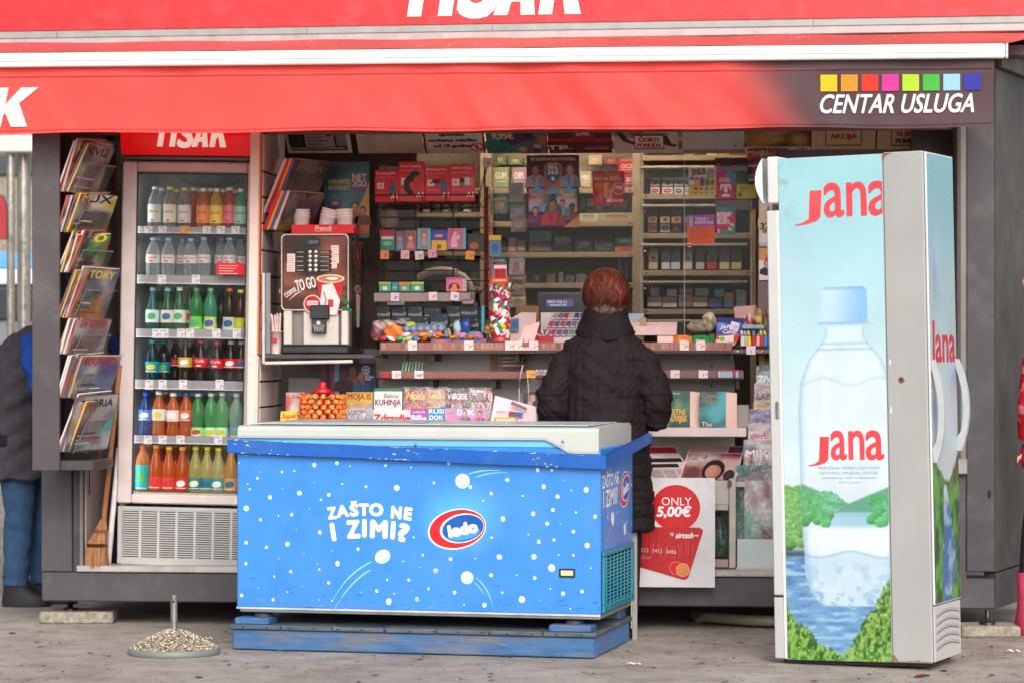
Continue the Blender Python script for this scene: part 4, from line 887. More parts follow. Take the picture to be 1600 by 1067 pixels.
def _(m,S,w,h):
 m.canvas(pic([H('2E5A66'),H('3A6A74'),H('284850'),H('46707A')],10,14,3,8),-w/2,0,w/2,h,-.0006,'gloss')
 a = S(551,325); m.poly([S(577,285),S(577,365),S(545,365)],H('C08838'),-.0009,'gloss'); m.poly([S(540,365),S(577,340),S(577,365)],H('B06038'),-.001,'gloss')
 for t,px,py,wd,c,hh in (('NET',551,283,22,'D8B0A0',.032),('2GO',551,292,22,'D8B0A0',.026),('UNLIMITED',514,288,34,'B0A850',.02),('INTERNET',514,297,34,'B0A850',.02),('1 DAN',514,303,18,'203438',.018)): a = S(px,py); m.text(t,a[0],a[1],hh,H(c),-.0012,'gloss',bold=.05,wd=wd*w/72,align='l')
 a,b_ = S(512,330),S(534,313); m.pr(a[0],a[1],b_[0],b_[1],H('5A3050'),-.0012,'gloss'); a = S(523,321); m.text('130',a[0],a[1],.016,H('D8B0A0'),-.0015,'gloss',bold=.04); a,b_ = S(551,300),S(572,294); m.pr(a[0],a[1],b_[0],b_[1],H('5A3050'),-.0012,'gloss')
 a = S(555,350); figure(m,a[0],a[1],.1,'96504A','B07858'); a = S(567,352); figure(m,a[0],a[1],.085,'705048','A87050')
flat('net_poster','dull teal internet poster hanging behind the coffee machine','poster',(506,253,577,372),.5,_,'gloss')
m = MB(); cx,z0,w_,h_ = rect(450,583,511,640,.45); m.box(-w_/2,w_/2,0,.012,0,h_,C(140,134,132),'paint',.002); solo('grey_board',m,'plain grey board standing behind the lollipop stand','board',(cx,.45,z0-.02))
# soffit: row of sloping notices behind the valance
AL = rad(50)
def soff(px0,px1,paint,label,bg,fin='gloss'):
 Yb_ = .52; a,b_ = xat(px0,Yb_),xat(px1,Yb_); zb_ = zat(240,(px0+px1)/2,Yb_); w_ = b_-a; L_ = .52
 m = MB(); m.xf = Matrix.Diagonal((1,1,.5,1)); m.box(-w_/2+.002,w_/2-.002,0,.006,0,L_,bg,fin,.001); sx = w_/(px1-px0); paint(m,lambda px,py:((px-(px0+px1)/2)*sx,(240-py)*.0098),w_,L_)
 return solo('soffit_notice',m,label,'notice',((a+b_)/2,Yb_,zb_),(AL,0,0),'row of notices under the awning')
def lines(m,w,z0,z1,n,col,y=-.0012,x0=-.46,jit=.5):
 for k in range(n):
  z = z0+(z1-z0)*k/max(1,n-1); m.pr(w*x0,z,w*(x0+(-2*x0)*random.uniform(1-jit,1)),z+(z1-z0)/n*.4,col,y)
def _(m,S,w,h):
 m.pr(-w/2+.02,.04,w/2-.02,h,H('2C2830'),-.001); m.pr(-w*.2,.09,w*.25,.34,H('B0A098'),-.0014); lines(m,w*.42,.12,.3,5,H('5A4C4C'),-.0018,-.4); m.pr(-w*.42,.06,w*.4,.08,H('B0A098'),-.0014); m.pr(w*.28,.1,w*.44,.34,H('8A7E78'),-.0014); m.ell(w*.17,.27,.018,.045,H('A03038'),-.002); m.pr(-w*.45,.1,-w*.25,.34,H('40343C'),-.0013)
soff(450,551,_,'white framed dark screen notice at left end of the row under the awning',C(212,196,186))
def _(m,S,w,h):
 for c in range(3): [m.pr(-w/2+.03+c*w*.32+random.uniform(0,.02),z,-w/2+.03+c*w*.32+random.uniform(.05,.12),z+.008,H('A89480'),-.0012) for z in np.linspace(.03,.4,13)]
soff(560,663,_,'plain beige price list among the sloping notices',C(206,184,160))
def _(m,S,w,h):
 m.pr(-w/2+.002,0,-w/2+.012,h,H('8A2028'),-.001); m.pr(w/2-.012,0,w/2-.002,h,H('8A2028'),-.001)
 for t,z,wd in (('od 18 godina.',.085,.62),('osobama mlađim',.16,.78),('upotrebu',.235,.4),('uložaka za jednokratnu',.31,.92),('zabranjena prodaja',.385,.8)): m.text(t,-w*.03,z,.04,H('2A1E1C'),-.0012,bold=.05,wd=w*wd)
 m.ell(w*.36,.085,.032,.06,H('B02830'),-.0012); m.ell(w*.36,.085,.025,.047,H('D8C0B0'),-.0015); m.pr(w*.345,.05,w*.375,.12,H('2A1E1C'),-.0018); m.stroke([(w*.36-.022,.12),(w*.36+.022,.05)],.01,H('B02830'),-.002)
soff(664,760,_,'white age restriction notice with bold text and round red ban sign',C(214,194,178))
def _(m,S,w,h):
 m.poly([(-w/2,h),(w*.1,h),(w*.32,.2),(-w*.1,.1)],H('503050'),-.001); m.poly([(w*.05,0),(w/2,0),(w/2,.35),(w*.3,.2)],H('704850'),-.0012); m.text('9,95€',-w*.22,.2,.08,H('C8B070'),-.0016,bold=.05,wd=w*.34); m.text('ponuda',-w*.22,.3,.05,H('B0A0A0'),-.0016,bold=.04,wd=w*.34)
 for k in range(7): m.ell(w*random.uniform(.05,.45),random.uniform(.03,.3),.02,.035,H(random.choice(['B05840','8A9A90','50302C','C09060'])),-.0015,n=9)
soff(761,857,_,'teal and purple offer poster with a price among the sloping notices',C(60,110,112))
def _(m,S,w,h):
 m.pr(-w/2,.16,w/2,.2,H('A02838'),-.001); m.pr(-w*.12,.18,w*.22,.4,H('902030'),-.0012); m.text('0,99€',w*.05,.24,.045,H('D8B0A8'),-.0016,bold=.04,wd=w*.2); m.text('TP',-w*.36,.05,.06,H('C8B0A8'),-.0014,bold=.04); m.pr(-w*.3,.06,-w*.12,.075,H('A08080'),-.0014); m.pr(w*.05,.06,w*.44,.07,H('B89090'),-.0014); m.pr(w*.1,.085,w*.44,.09,H('B89090'),-.0014)
soff(858,958,_,'dark red offer poster with small white print among the sloping notices',C(96,26,40))
def _(m,S,w,h):
 m.poly([(-w/2,.24),(-w*.2,.2),(0,.3),(0,h),(-w/2,h)],H('A87868'),-.001); m.stroke([(-w*.42,.3),(-w*.3,.17),(-w*.12,.12)],.03,H('40302C'),-.0013); m.stroke([(w*.27,.24),(w*.34,.12),(w*.46,.1)],.035,H('40302C'),-.0013); m.pr(-w*.18,.06,w*.28,.25,H('2A1C1C'),-.0014); m.pr(-w*.165,.075,w*.265,.235,H('D8C8BE'),-.0016); m.text('ČOKO',w*.05,.155,.058,H('B02030'),-.0019,bold=.05,wd=w*.3); m.text('PONUDA',w*.05,.088,.048,H('B02030'),-.0019,bold=.05,wd=w*.36); m.pr(-w*.44,.3,-w*.25,.36,H('B02030'),-.0014); m.pr(-w*.25,.255,w*.34,.27,H('902028'),-.0018)
soff(959,1061,_,'pale chocolate offer poster with red letters in a black frame',C(200,176,164))
def _(m,S,w,h): m.pr(-w/2+.004,0,w/2-.004,.05,H('8A7E66'),-.001); m.pr(-w/2+.004,.3,w/2-.01,.31,H('B8B4B4'),-.001); m.ell(w*.35,.1,.006,.012,BLACK,-.0014)
soff(1066,1164,_,'blank pale grey light panel between printed notices under the awning',C(186,178,178))
def _(m,S,w,h):
 m.canvas(pic([H('30242C'),H('A06030'),H('203048'),H('806040'),H('502820'),H('C09050')],16,10,21,22),-w/2,.09,w/2,h,-.001); m.pr(-w/2,0,w/2,.09,H('D0BCB0'),-.001); m.text('DOSTUPNO SADA!',-w*.16,.03,.04,H('30242C'),-.0014,bold=.06,wd=w*.6); m.pr(w*.3,.02,w*.46,.075,H('B02030'),-.0014); m.text('TISAK',w*.38,.032,.03,H('E0D0D0'),-.0017,bold=.05)
soff(1165,1266,_,'dark food picture notice with white caption strip under the awning',C(60,50,56))
for (a,b_,t,lab) in ((1267,1368,('AKCIJA',),'beige carton coloured notice with framed red offer word'),(1369,1470,('PONUDA','SUPER'),'beige notice with framed two line offer at right end of the row')):
 def _(m,S,w,h):
  m.pr(-w*.28,.1,w*.28,.34,H('50382C'),-.001); m.pr(-w*.265,.118,w*.265,.322,H('C8A888'),-.0013)
  for k,q in enumerate(t): m.text(q,0,.2-.0 if len(t)==1 else .14+.09*k,.06,H('B03038') if q!='PONUDA' else H('40302C'),-.0016,bold=.05,wd=w*.4)
  m.pr(-w*.34,.36,w*.34,.39,H('A83838'),-.0012)
 soff(a,b_,_,lab,C(200,168,134),'paper')
m = MB(); a = rect(1428,212,1460,250,.45)
for k in range(4): m.xf = Matrix.Translation((.03*k,.012*k,0))@Matrix.Rotation(rad(-22),4,'Y'); m.box(0,.02,0,.1,0,.13,H(['C04048','D8C8C8','405090','C8A0A0'][k]),'gloss',.001)
solo('leaflet_bundle',m,'bundle of red and white leaflets leaning above the tall cooler','leaflets',(a[0],.45,a[1]))
# counter with its lips, tags and brackets
YL = .26
CT = thing('counter','white serving counter with clear edged shelf and price tags','counter',(0,.6,0))
def cp(name,m,parent=None): return m.build(name,parent or CT,(0,-.6,0) if parent is None else (0,0,0))
zl0,zl1 = zat(548,900,YL),zat(535,900,YL); ZC = zat(546,900,YL)
m = MB(); m.box(xat(592,YL),xat(835,YL),YL+.006,.95,ZC-.018,ZC,C(150,130,124),'paint',.002); m.box(xat(836,YL),xat(1145,YL),YL+.006,.95,ZC-.018,ZC,C(150,130,124),'paint',.002); m.box(xat(1146,YL),xat(1300,YL),YL+.03,.95,ZC-.018,ZC,C(150,130,124),'paint',.002); cp('shelf_board',m)
for i,(a,b_) in enumerate(((594,834),(837,1144))):
 m = MB(); x0,x1 = xat(a,YL),xat(b_,YL); m.box(x0,x1,YL-.004,YL+.004,zl0,zl1,C(150,104,92),'gloss',.002)
 for k in range(int((x1-x0)/.022)): m.pr(x0+.008+k*.022,zl0+.008,x0+.008+k*.022+random.choice([.009,.013,.017]),zl1-.004,H(random.choice(['8E6458','A87C70','7C5650','B08478','9C5A58','96706C'])),YL-.005,'gloss')
 m.box(x0,x1,YL-.006,YL+.006,zl0-.006,zl0,C(84,66,62),'metal'); lip = cp('shelf_lip',m)
 for px,t in (((645,'2'),(733,'2'),(797,'1'),(810,'1')) if i==0 else ((834.5,'1'),(1069,'1'),(1095,'1'))):
  m = MB(); a1 = P(px-7,546,YL),P(px+7,534,YL); cx = (a1[0].x+a1[1].x)/2; hh_ = a1[1].z-a1[0].z; q = a1[1].x-a1[0].x
  m.box(-q/2,q/2,0,.0015,0,hh_+.006,C(232,206,200),'paper'); m.text(t,.004,.008,.014,C(60,40,44),-.0006,bold=.03); m.text('99',.013,.015,.007,C(60,40,44),-.0006,bold=.03); m.pr(-q*.38,hh_-.008,q*.3,hh_-.004,C(196,170,166),-.0006)
  m.build('price_tag',lip,(cx,YL-.0075,a1[0].z-.003),(0,random.uniform(-.06,.06),0))
# second rack, lower
Y2 = .34
for i,(a,b_,y0,y1,col) in enumerate(((592,822,580,591,C(140,92,82)),(836,1162,578,590,C(126,92,92)))):
 x0,x1 = xat(a,Y2),xat(b_,Y2); m = MB(); za,zb = zat(y1,800,Y2),zat(y0,800,Y2)
 m.box(x0,x1,Y2,Y2+.004,za,zb,col,'gloss',.001); m.box(x0,x1,Y2+.004,.6,za-.003,za+.001,C(70,62,62),'wire')
 for k in range(int((x1-x0)/.028)): m.box(x0+k*.028,x0+k*.028+.0025,Y2-.002,Y2,za-.004,za+.01,C(60,50,50),'wire')
 m.tube([(x0,Y2-.004,za-.004),(x1,Y2-.004,za-.004)],.003,C(50,44,44),'wire',6); rk = cp('gum_rack',m)
 for px,t in (((620,'2'),(655,'14')) if i==0 else ((827+3,'1'),(1055,'1'),(1099,'1'))):
  m = MB(); q = .042; org = px==830; m.box(-q/2,q/2,0,.0015,0,.036,C(238,160,60) if org else C(232,206,206),'paper'); m.text(t,0,.007,.014,C(60,40,44),-.0006,bold=.03); m.text('99',.013,.014,.007,C(60,40,44),-.0006,bold=.03)
  m.build('price_tag',rk,(xat(px,Y2),Y2-.009,za))
 for px in ((672,770) if i==0 else (860,1150)):
  m = MB(); m.box(xat(px,.4),xat(px+6,.4),.36,.598,za-.05,za-.006,C(44,40,42),'wire'); m.build('bracket',rk)
for px in (676,808,861,1141):
 m = MB(); m.box(xat(px,.4),xat(px+6,.4),YL+.05,.598,ZC-.055,ZC-.0185,C(44,40,42),'wire'); cp('bracket',m)
# panels under the counter
m = MB(); zb0 = zat(668,800,.6)
m.box(xat(592,.6),xat(1148,.6),.6,.612,ZP1+.006,ZC-.0185,C(206,200,196),'whitepaint'); m.box(xat(588,.6),xat(640,.6),.594,.599,zat(590,600,.6),ZC-.02,C(190,182,176),'whitepaint')
cp('front_panel',m)
m = MB(); m.box(xat(400,.63),xat(591,.63),.63,.64,ZP1+.006,zat(545,500,.63),C(128,118,114),'paint'); m.box(xat(400,.63),xat(640,.63),.9,.91,zat(545,500,.63),ZT,C(92,80,76),'matte'); cp('corner_panel',m)
m = MB(); a = rect(640,552,766,580,.597); m.box(a[0]-a[2]/2,a[0]+a[2]/2,.588,.593,a[1],a[1]+a[3],C(208,202,198),'whitepaint'); m.box(a[0]+a[2]/2,a[0]+a[2]/2+.03,.586,.593,a[1],a[1]+a[3],C(196,140,50),'paint'); m.box(a[0]-a[2]/2-.014,a[0]-a[2]/2,.586,.593,a[1]-.02,a[1]+a[3],C(170,120,50),'paint'); cp('yellow_edged_board',m)
for px,py in ((1112,552),(1112,572),(1112,602),(826,553)): m = MB(); p = P(px,py,.599); m.lathe([(.006,0),(.006,.001)],C(90,84,82),'metal',8); m.build('screw',CT,(p.x,.5985-.6,p.z),(rad(90),0,0))
# magazine ledge behind the freezer and the book ledge right
ZM = zat(664,700,.2)
m = MB(); m.box(xat(436,.2),xat(842,.2),.02,.598,ZM-.02,ZM,C(196,184,180),'whitepaint',.003); cp('magazine_ledge',m)
Yb = .22
m = MB(); m.box(xat(1000,Yb),xat(1166,Yb),Yb,.598,zat(682,1080,Yb),zat(668,1080,Yb),C(222,206,202),'whitepaint',.003); a = rect(1085,632,1170,668,.5); m.box(a[0]-a[2]/2,a[0]+a[2]/2,.5,.51,a[1],a[1]+a[3],C(206,196,192),'whitepaint',.002); cp('book_ledge',m)
# news desk: sloping board, frame, window beneath
Yn = .08
m = MB(); m.box(xat(1000,Yn),xat(1165,Yn),Yn+.02,.598,zat(760,1090,Yn),zat(752,1090,Yn),C(190,180,176),'whitepaint'); cp('news_desk',m)
AL_ = C(186,178,170)
m = MB(); m.box(xat(1139,Yn),xat(1150,Yn),Yn-.01,Yn+.03,zat(887,1140,Yn),zat(747,1140,Yn),AL_,'alu',.003); m.box(xat(1000,Yn),xat(1139,Yn)-.001,Yn,Yn+.03,zat(797,1100,Yn),zat(787,1100,Yn),AL_,'alu',.003); m.box(xat(1000,Yn),xat(1139,Yn)-.001,Yn,Yn+.02,zat(787,1100,Yn),zat(750,1100,Yn),C(196,186,180),'whitepaint'); m.box(xat(1000,Yn),xat(1139,Yn)-.001,Yn,Yn+.04,zat(886,1100,Yn),zat(873,1100,Yn),C(170,150,138),'alu',.003); m.box(xat(1137,Yn),xat(1143,Yn),Yn-.02,Yn-.0105,zat(760,1140,Yn),zat(750,1140,Yn),C(90,88,86),'metal',.002); cp('frame',m)
m = MB(); m.box(xat(1000,Yn),xat(1139,Yn),Yn+.012,Yn+.016,zat(873,1100,Yn),zat(797,1100,Yn),C(200,200,200),'glass'); cp('pane',m)
m = MB(); m.box(xat(1000,.3),xat(1139,.3),.4,.41,ZP1+.01,zat(790,1100,.3),C(60,66,62),'matte'); cp('inner_panel',m)
for k,(px,c) in enumerate(((1112,'3C7A62'),(1124,'8AA89A'),(1133,'2F6A54'),(1120,'7A8A80'))):
 m = MB(); p = P(px,868,.2+.03*k); m.lathe([(.03,0),(.04,.05),(.03,.11),(.012,.15),(.02,.18)],H(c),'film' if k%2 else 'gloss',9,(0,0,0),1,.6)
 solo('packed_bag',m,f'{["green", "pale", "dark green", "greyish"][k]} packed bag behind the small window under the news desk','bag',p)
m = MB(); m.box(xat(1152,.06),xat(1300,.06),.06,.075,zat(886,1180,.06),zat(842,1180,.06),C(186,200,198),'whitepaint'); m.box(xat(1150,.06),xat(1300,.06),.05,.08,zat(889,1180,.06),zat(886,1180,.06),AL_,'alu'); cp('kick_panel',m)
# sliding panes over the counter
YG = .62
for i,(a,b_,dy) in enumerate(((592,770,0),(768,1002,.012),(1000,1070,.0),(1068,1175,.012))):
 m = MB(); x0,x1 = xat(a,YG),xat(b_,YG); m.box(x0,x1,YG+dy,YG+dy+.005,ZC+.004,zat(222,800,YG),C(200,200,200),'glass'); o = m.build('window_pane',K,(0,-1.0,0))
 m = MB(); m.box(x1-.003,x1,YG+dy-.001,YG+dy+.006,ZC+.004,zat(222,800,YG),C(176,176,172),'gloss'); m.build('pane_edge',o)
m = MB(); m.box(xat(592,YG),xat(1175,YG),YG-.01,YG+.03,zat(234,800,YG),zat(222,800,YG),C(110,92,84),'alu'); m.build('window_rail',K,(0,-1.0,0))
# back shelving
SC = C(150,128,98)
YS = 1.75
def shelfunit(name,label,x0,x1,ys,ups,slope=False):
 t_ = thing(name,label,'shelves',(xat((x0+x1)/2,YS),YS,ZP1+.01)); ox,oz = t_.location.x,t_.location.z
 for px in ups: m = MB(); m.box(xat(px-5,YS)-ox,xat(px+5,YS)-ox,-.012,.45,0,zat(205,px,YS)-oz,SC,'paint',.003); m.build('upright',t_)
 for y in ys:
  m = MB(); za = zat(y+5,900,YS)-oz; zb = zat(y-3.5,900,YS)-oz; xx0,xx1 = xat(x0+6,YS)-ox,xat(x1-6,YS)-ox
  m.box(xx0,xx1,-.02,.0,za,zb,SC,'paint',.003); m.box(xx0,xx1,.001,.45,za,za+.012,C(128,110,90),'paint')
  for q in ((xx0+.02),(xx1-.02)): m.box(q-.004,q+.004,-.023,-.02,za+.012,za+.02,C(60,50,46),'metal')
  s_ = m.build('shelf',t_)
  if slope:
   m = MB(); zr = zat(y+15,900,YS)-oz; m.tube([(xx0-.01,-.03,zr),(xx1-.02,-.03,zr)],.008,C(166,146,120),'paint',8); m.build('rail',t_)
   m = MB(); m.tube([(xx0+.012,.0,zr-.03),(xx0+.05,.3,zr-.2)],.006,C(120,112,104),'metal',6); m.build('strut',t_)
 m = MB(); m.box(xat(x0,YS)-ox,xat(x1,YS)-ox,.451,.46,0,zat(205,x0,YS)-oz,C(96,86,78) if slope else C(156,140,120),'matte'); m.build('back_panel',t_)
 return t_
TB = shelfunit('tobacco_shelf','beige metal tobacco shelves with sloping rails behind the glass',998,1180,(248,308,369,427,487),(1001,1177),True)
BS = shelfunit('back_shelf','beige metal back shelves behind the customer with small boxes',760,997,(298,350,398,446),(764,993))
LS = shelfunit('side_shelf','beige metal shelves behind the wire rack of red boxes',586,760,(298,336,395,452),(620,755))
# a lit ceiling tube inside, whose glints show under the notices
tl_ = thing('ceiling_tube','glowing white tube lamp under the kiosk ceiling behind the notices','lamp',(xat(900,1.3),1.3,ZT-.09))
m = MB(); m.box(-.75,.75,-.05,.05,.035,.085,C(200,200,200),'paint',.004); m.build('housing',tl_)
m = MB(); m.tube([(-.7,0,.018),(.7,0,.018)],.013,WHITE,'tube_glow',10); m.build('tube',tl_)
# tobacco packs
def pack(px0,px1,y0,y1,Y,top,bottom,badge,label,group,kind='pack',third=None,tilt=0):
 cx,z0,w_,h_ = rect(px0,y0,px1,y1,Y); m = MB(); m.box(-w_/2,w_/2,0,.022,0,h_,H(top),'gloss',.002)
 m.pr(-w_/2+.002,.003,w_/2-.002,h_*.42,H(bottom),-.0006,'gloss')
 if third: m.pr(-w_/2+.002,h_*.5,w_/2-.002,h_*.8,H(third),-.0006,'gloss'); m.ell(w_*.05,h_*.66,w_*.25,h_*.09,H('5A4038'),-.001,'gloss',10)
 if badge: m.ell(0,h_*.21,w_*.36,h_*.13,H(badge),-.001,'gloss'); m.pr(-w_*.2,h_*.19,w_*.2,h_*.23,H('E8DCD8'),-.0014,'gloss')
 m.pr(-w_/2+.002,h_*.84,w_/2-.002,h_*.855,H('2A2422'),-.0009,'gloss')
 return solo('cigarette_pack',m,label,kind,(cx,Y,z0),(rad(-3),tilt,random.uniform(-.06,.06)),group)
YP = YS+.05
rows_ = [(304,278,[(1016,1031,'4A4038','D8CCC4','B02830','A09080','red badged'),(1034,1052,'50443C','D8CCC4','B02830','A89888','wide red badged'),(1053,1068,'50483F','D4CCC6','3A4C60','98A0A8','blue badged'),(1070,1078,'605448','C8C0B8','3060A0','908878','narrow blue')]),(364,333,[(1012,1027,'4A3C34','A87068','C03030','9A7A60','red badged'),(1031,1047,'4A4038','9AB0C0','3C6C90','A88868','blue badged'),(1049,1065,'40342E','3A2A28','A03434','A07858','dark red'),(1070,1082,'584A40','706058',None,'8A7868','dull brown'),(1087,1100,'584A40','706058',None,'8A7868','plain brown'),(1104,1116,'584A40','68584E',None,'7A6A5A','greyish brown')]),(422,394,[(1013,1028,'A07848','D0B898',None,'C09050','gold topped'),(1033,1047,'48565C','C8C4C0',None,'5A7888','grey blue'),(1048,1063,'3A5870','B8BCC0',None,'3C6C90','deep blue'),(1067,1082,'A89880','C8BCA8',None,'B8A890','cream'),(1087,1101,'5A4C4C','C0B4B0',None,'6A5854','dark mauve'),(1104,1121,'544C44','B83038',None,'6A6054','white and red peaked'),(1124,1140,'6A6052','C8B088',None,'7A6A58','yellow crested'),(1142,1159,'4C463C','C0B078',None,'5A5448','olive gold')]),]
for ri,(yb_,yt_,L_) in enumerate(rows_):
 for i,(a,b_,top,bot,bad,th,d) in enumerate(L_): pack(a,b_,yt_,yb_,YP,top,bot,bad,f'{d} pack, {nth(i, len(L_))} on the {["first", "second", "third"][ri]} row of the tobacco shelf',f'packs on the tobacco shelf','cigarette pack',th)
 for i,(a,b_,top,bot,bad,th,d) in enumerate(L_): pack(a+2,b_+1,yt_-6,yb_,YP+.04,top,bot,None,f'pack standing half hidden behind the {d} pack on the {["first", "second", "third"][ri]} tobacco row','packs on the tobacco shelf','cigarette pack',th)
L_ = [(1011,1034,'7A3038','D0C4C0',464,480,'dark red box'),(1035,1058,'6A3238','D0C4C0',464,481,'maroon box'),(1060,1083,'8A4850','A07870',460,480,'dusty pink box'),(1083,1106,'A04C3C','D8C8C0',464,480,'brick red box'),(1107,1129,'2A3040','5A3CA0',466,481,'dark box with violet band'),(1131,1147,'A06A40','2C6CA0',457,481,'orange box with blue base'),(1150,1166,'7A6E60','6C8CA8',453,481,'grey box with light blue base')]
for i,(a,b_,top,bot,y0,y1,d) in enumerate(L_): pack(a,b_,y0,y1,YP,top,bot,None,f'{d} on the lowest tobacco shelf','boxes on the lowest tobacco shelf','cigarette pack')
for i,(a,b_,y0,y1,c) in enumerate(((1017,1030,449,464,'6A6460'),(1042,1058,452,464,'8A7C78'),(1062,1083,450,459,'7A4048'),(1086,1108,450,463,'4A7048'),(1116,1131,452,465,'3C6868'))): pack(a,b_,y0,y1,YP+.004,c,c,None,f'{["grey", "pale mauve", "dark red", "green", "teal"][i]} box stacked on top on the lowest tobacco shelf','boxes on the lowest tobacco shelf','cigarette pack')
for i,(a,b_,c) in enumerate(((1070,1085,'8A9A50'),(1086,1103,'503838'),(1104,1120,'C8B8A0'),(1122,1140,'B08040'),(1142,1165,'7A4030'))): pack(a,b_,233,244,YP,c,c,None,f'{["green", "dark", "cream", "golden", "brown"][i]} box on the top board of the tobacco shelf','boxes on top of the tobacco shelf','box')
# things on the back shelves
def carton(px,Y,top,paint=None,label='',cat='box',name='carton',depth=.09,fin='gloss',group=None,rz=0.,ry=0.):
 cx,z0,w_,h_ = rect(*px,Y); m = MB(); m.box(-w_/2,w_/2,0,depth,0,h_,H(top),fin,.002)
 if paint: paint(m,w_,h_)
 return solo(name,m,label,cat,(cx,Y,z0),(0,ry,rz),group)
def ttl(t,col,z=.5,hh=.2,wd=.7,y=-.0008,band=None):
 def f(m,w,h):
  if band: m.pr(-w/2+.003,band[1]*h,w/2-.003,band[2]*h,H(band[0]),-.0004,'gloss')
  m.text(t,0,h*z,h*hh,H(col),y,'gloss',bold=.05,wd=w*wd)
  m.pr(-w*.3,h*(z-.16),w*.3,h*(z-.12),H(col),y,'gloss')
 return f
carton((826,361,862,378),YP,'4A8898',ttl('AUTO','2A4048',.4,.22,.4),'teal box standing on a brown box on the back shelf')
carton((826,379,862,393),YP,'6A5A58',None,'brown box under the teal box on the back shelf')
carton((863,367,895,394),YP,'1E2022',ttl('GIZEH','B8B8B0',.55,.26,.7),'black paper box beside the brown boxes on the back shelf')
carton((897,373,927,394),YP,'24282C',ttl('GIZEH','A8B0B8',.5,.26,.66),'dark grey paper box in the middle of the back shelf')
carton((928,376,960,394),YP,'26323C',ttl('RITUAL','A0A8B4',.45,.28,.84),'blue grey box right of the dark paper boxes')
carton((961,372,993,382),YP+.001,'3C8898',ttl('PREMIUM','C8D0D0',.4,.3,.5),'teal carton on top of the orange one on the back shelf')
carton((961,382.5,993,394),YP,'C05838',ttl('OIL','603020',.3,.3,.3),'orange carton under the teal one on the back shelf')
for i,(a,b_,c) in enumerate(((826,852,'383048'),(854,868,'948468'),(873,880,'B0A8A0'),(882,896,'6A8894'),(900,917,'A89C94'),(919,934,'8A7C78'))):
 carton((a,430-(i%3)*2,b_,442),YP,c,(lambda m,w,h:m.poly([(-w*.2,h*.9),(w*.2,h*.9),(0,h*.2)],H('5AA860'),-.0008,'gloss')) if i==0 else None,f'{["dark box with green triangle", "tan box", "narrow pale box", "grey blue slanting box", "cream box", "dull mauve box"][i]} on the lowest back shelf',ry=.3 if i==3 else 0)
for i in range(5):
 m = MB(); p = P(968+i*5.5,442,YP+.05); m.lathe([(.0065,0),(.0065,.1),(.004,.106),(.004,.13),(.001,.132)],H(['6A7080','505868','787C88','4A5060','666C78'][i]),'gloss',8); solo('slim_tube',m,f'slim dark tube on the back shelf beside the post, {nth(i, 5)}','tube',p,group='slim tubes on the back shelf')
for i,(a,b_,y0,c,t) in enumerate(((905,935,334,'B8B890','FILTER'),(935,992,333,'A89878','SMOKING'),(870,903,336,'7A8A90','OCB'))): carton((a,y0,b_,346),YP,c,ttl(t,'803030',.5,.3,.6),f'{["pale green", "long tan", "grey"][i]} paper carton on the second back shelf')
for i,(a,b_,y0,y1,c,t,d) in enumerate(((966,994,252,272,'B02830','OCB','red box with white letters'),(966,994,273,294,'A82C34','420','lower red box'),(906,924,268,293,'B8A078','MIX','sandy green box'),(770,795,262,294,'8A9060','GUM','olive bag like box'),(800,822,262,294,'A07878','CHIPS','dusky pink box'))): carton((a,y0,b_,y1),YP,c,ttl(t,'E0D0C8',.45,.3,.66),f'{d} on the top back shelf')
for i in range(9):
 a = 770+i*25; c = random.choice(['C8A060','A04840','D8C8A0','788858','B07038','D0B890','6A7888'])
 if not 860<a<905: carton((a,243+(i%3)*3,a+21,258),YS+.3,c,ttl('MIX','E8D8C0',.4,.3,.5),f'{nth(i, 9)} packet glimpsed above the top back shelf under the notices',name='packet',group='packets glimpsed above the back shelf')
# blurred stock behind the wire rack
stock = [('B8A890','cream'),('A06048','rust brown'),('787858','olive'),('D0B8A0','pale'),('6A5860','mauve'),('9A8A50','mustard'),('587078','slate'),('B88878','dusky pink')]
for ri,(y1,n_,x0) in enumerate(((294,6,600),(332,8,628),(391,5,630),(448,6,630))):
 for i in range(n_):
  a = x0+i*(124/n_)+random.uniform(0,3); hh_ = random.uniform(18,30); c,d = stock[(i*3+ri)%8]
  carton((a,y1-hh_,a+112/n_-3,y1),YP+.02*(i%2),c,ttl('-','D8C8B8',.6,.1,.4,band=(stock[(i+2*ri)%8][0],.2,.45)),f'{d} box, {nth(i, n_)} on the {["top", "second", "third", "lowest"][ri]} shelf behind the wire rack',name='stock_box')
m = MB(); p = P(608,357,.9); m.lathe([(.02,0),(.045,.02),(.052,.05),(.04,.085),(.012,.1)],C(196,180,158),'plastic',14); solo('white_globe_lamp',m,'pale rounded kettle shape behind the wire rack','kettle',p)
# a pale round-backed chair shape inside, and pos terminal
ch = thing('office_chair','pale cushioned chair with dark arch back seen behind the wire rack','chair',(xat(690,1.25),1.25,ZP1+.01)); ox,oz = ch.location.x,ch.location.z
m = MB(); pts = []
for k in range(13): t = math.pi*k/12; pts.append((-.15*math.cos(t),0,zat(470,690,1.25)-oz+.15*math.sin(t)**.7))
m.tube(pts,.02,C(190,172,150),'plastic',8); m.build('back_hoop',ch)
m = MB(); m.box(-.13,.13,.005,.04,zat(520,690,1.25)-oz,zat(430,690,1.25)-oz,C(70,66,74),'cloth',.015); m.build('backrest',ch)
m = MB(); m.box(-.22,.22,-.22,.22,.42,.5,C(60,56,60),'cloth',.02); m.build('seat',ch)
m = MB(); m.tube([(0,.02,.02),(0,.02,.42)],.03,C(60,60,62),'metal',8); m.box(-.25,.25,-.02,.02,0,.03,C(50,50,52),'metal'); m.box(-.02,.02,-.25,.25,0.001,.031,C(50,50,52),'metal'); m.build('leg',ch)
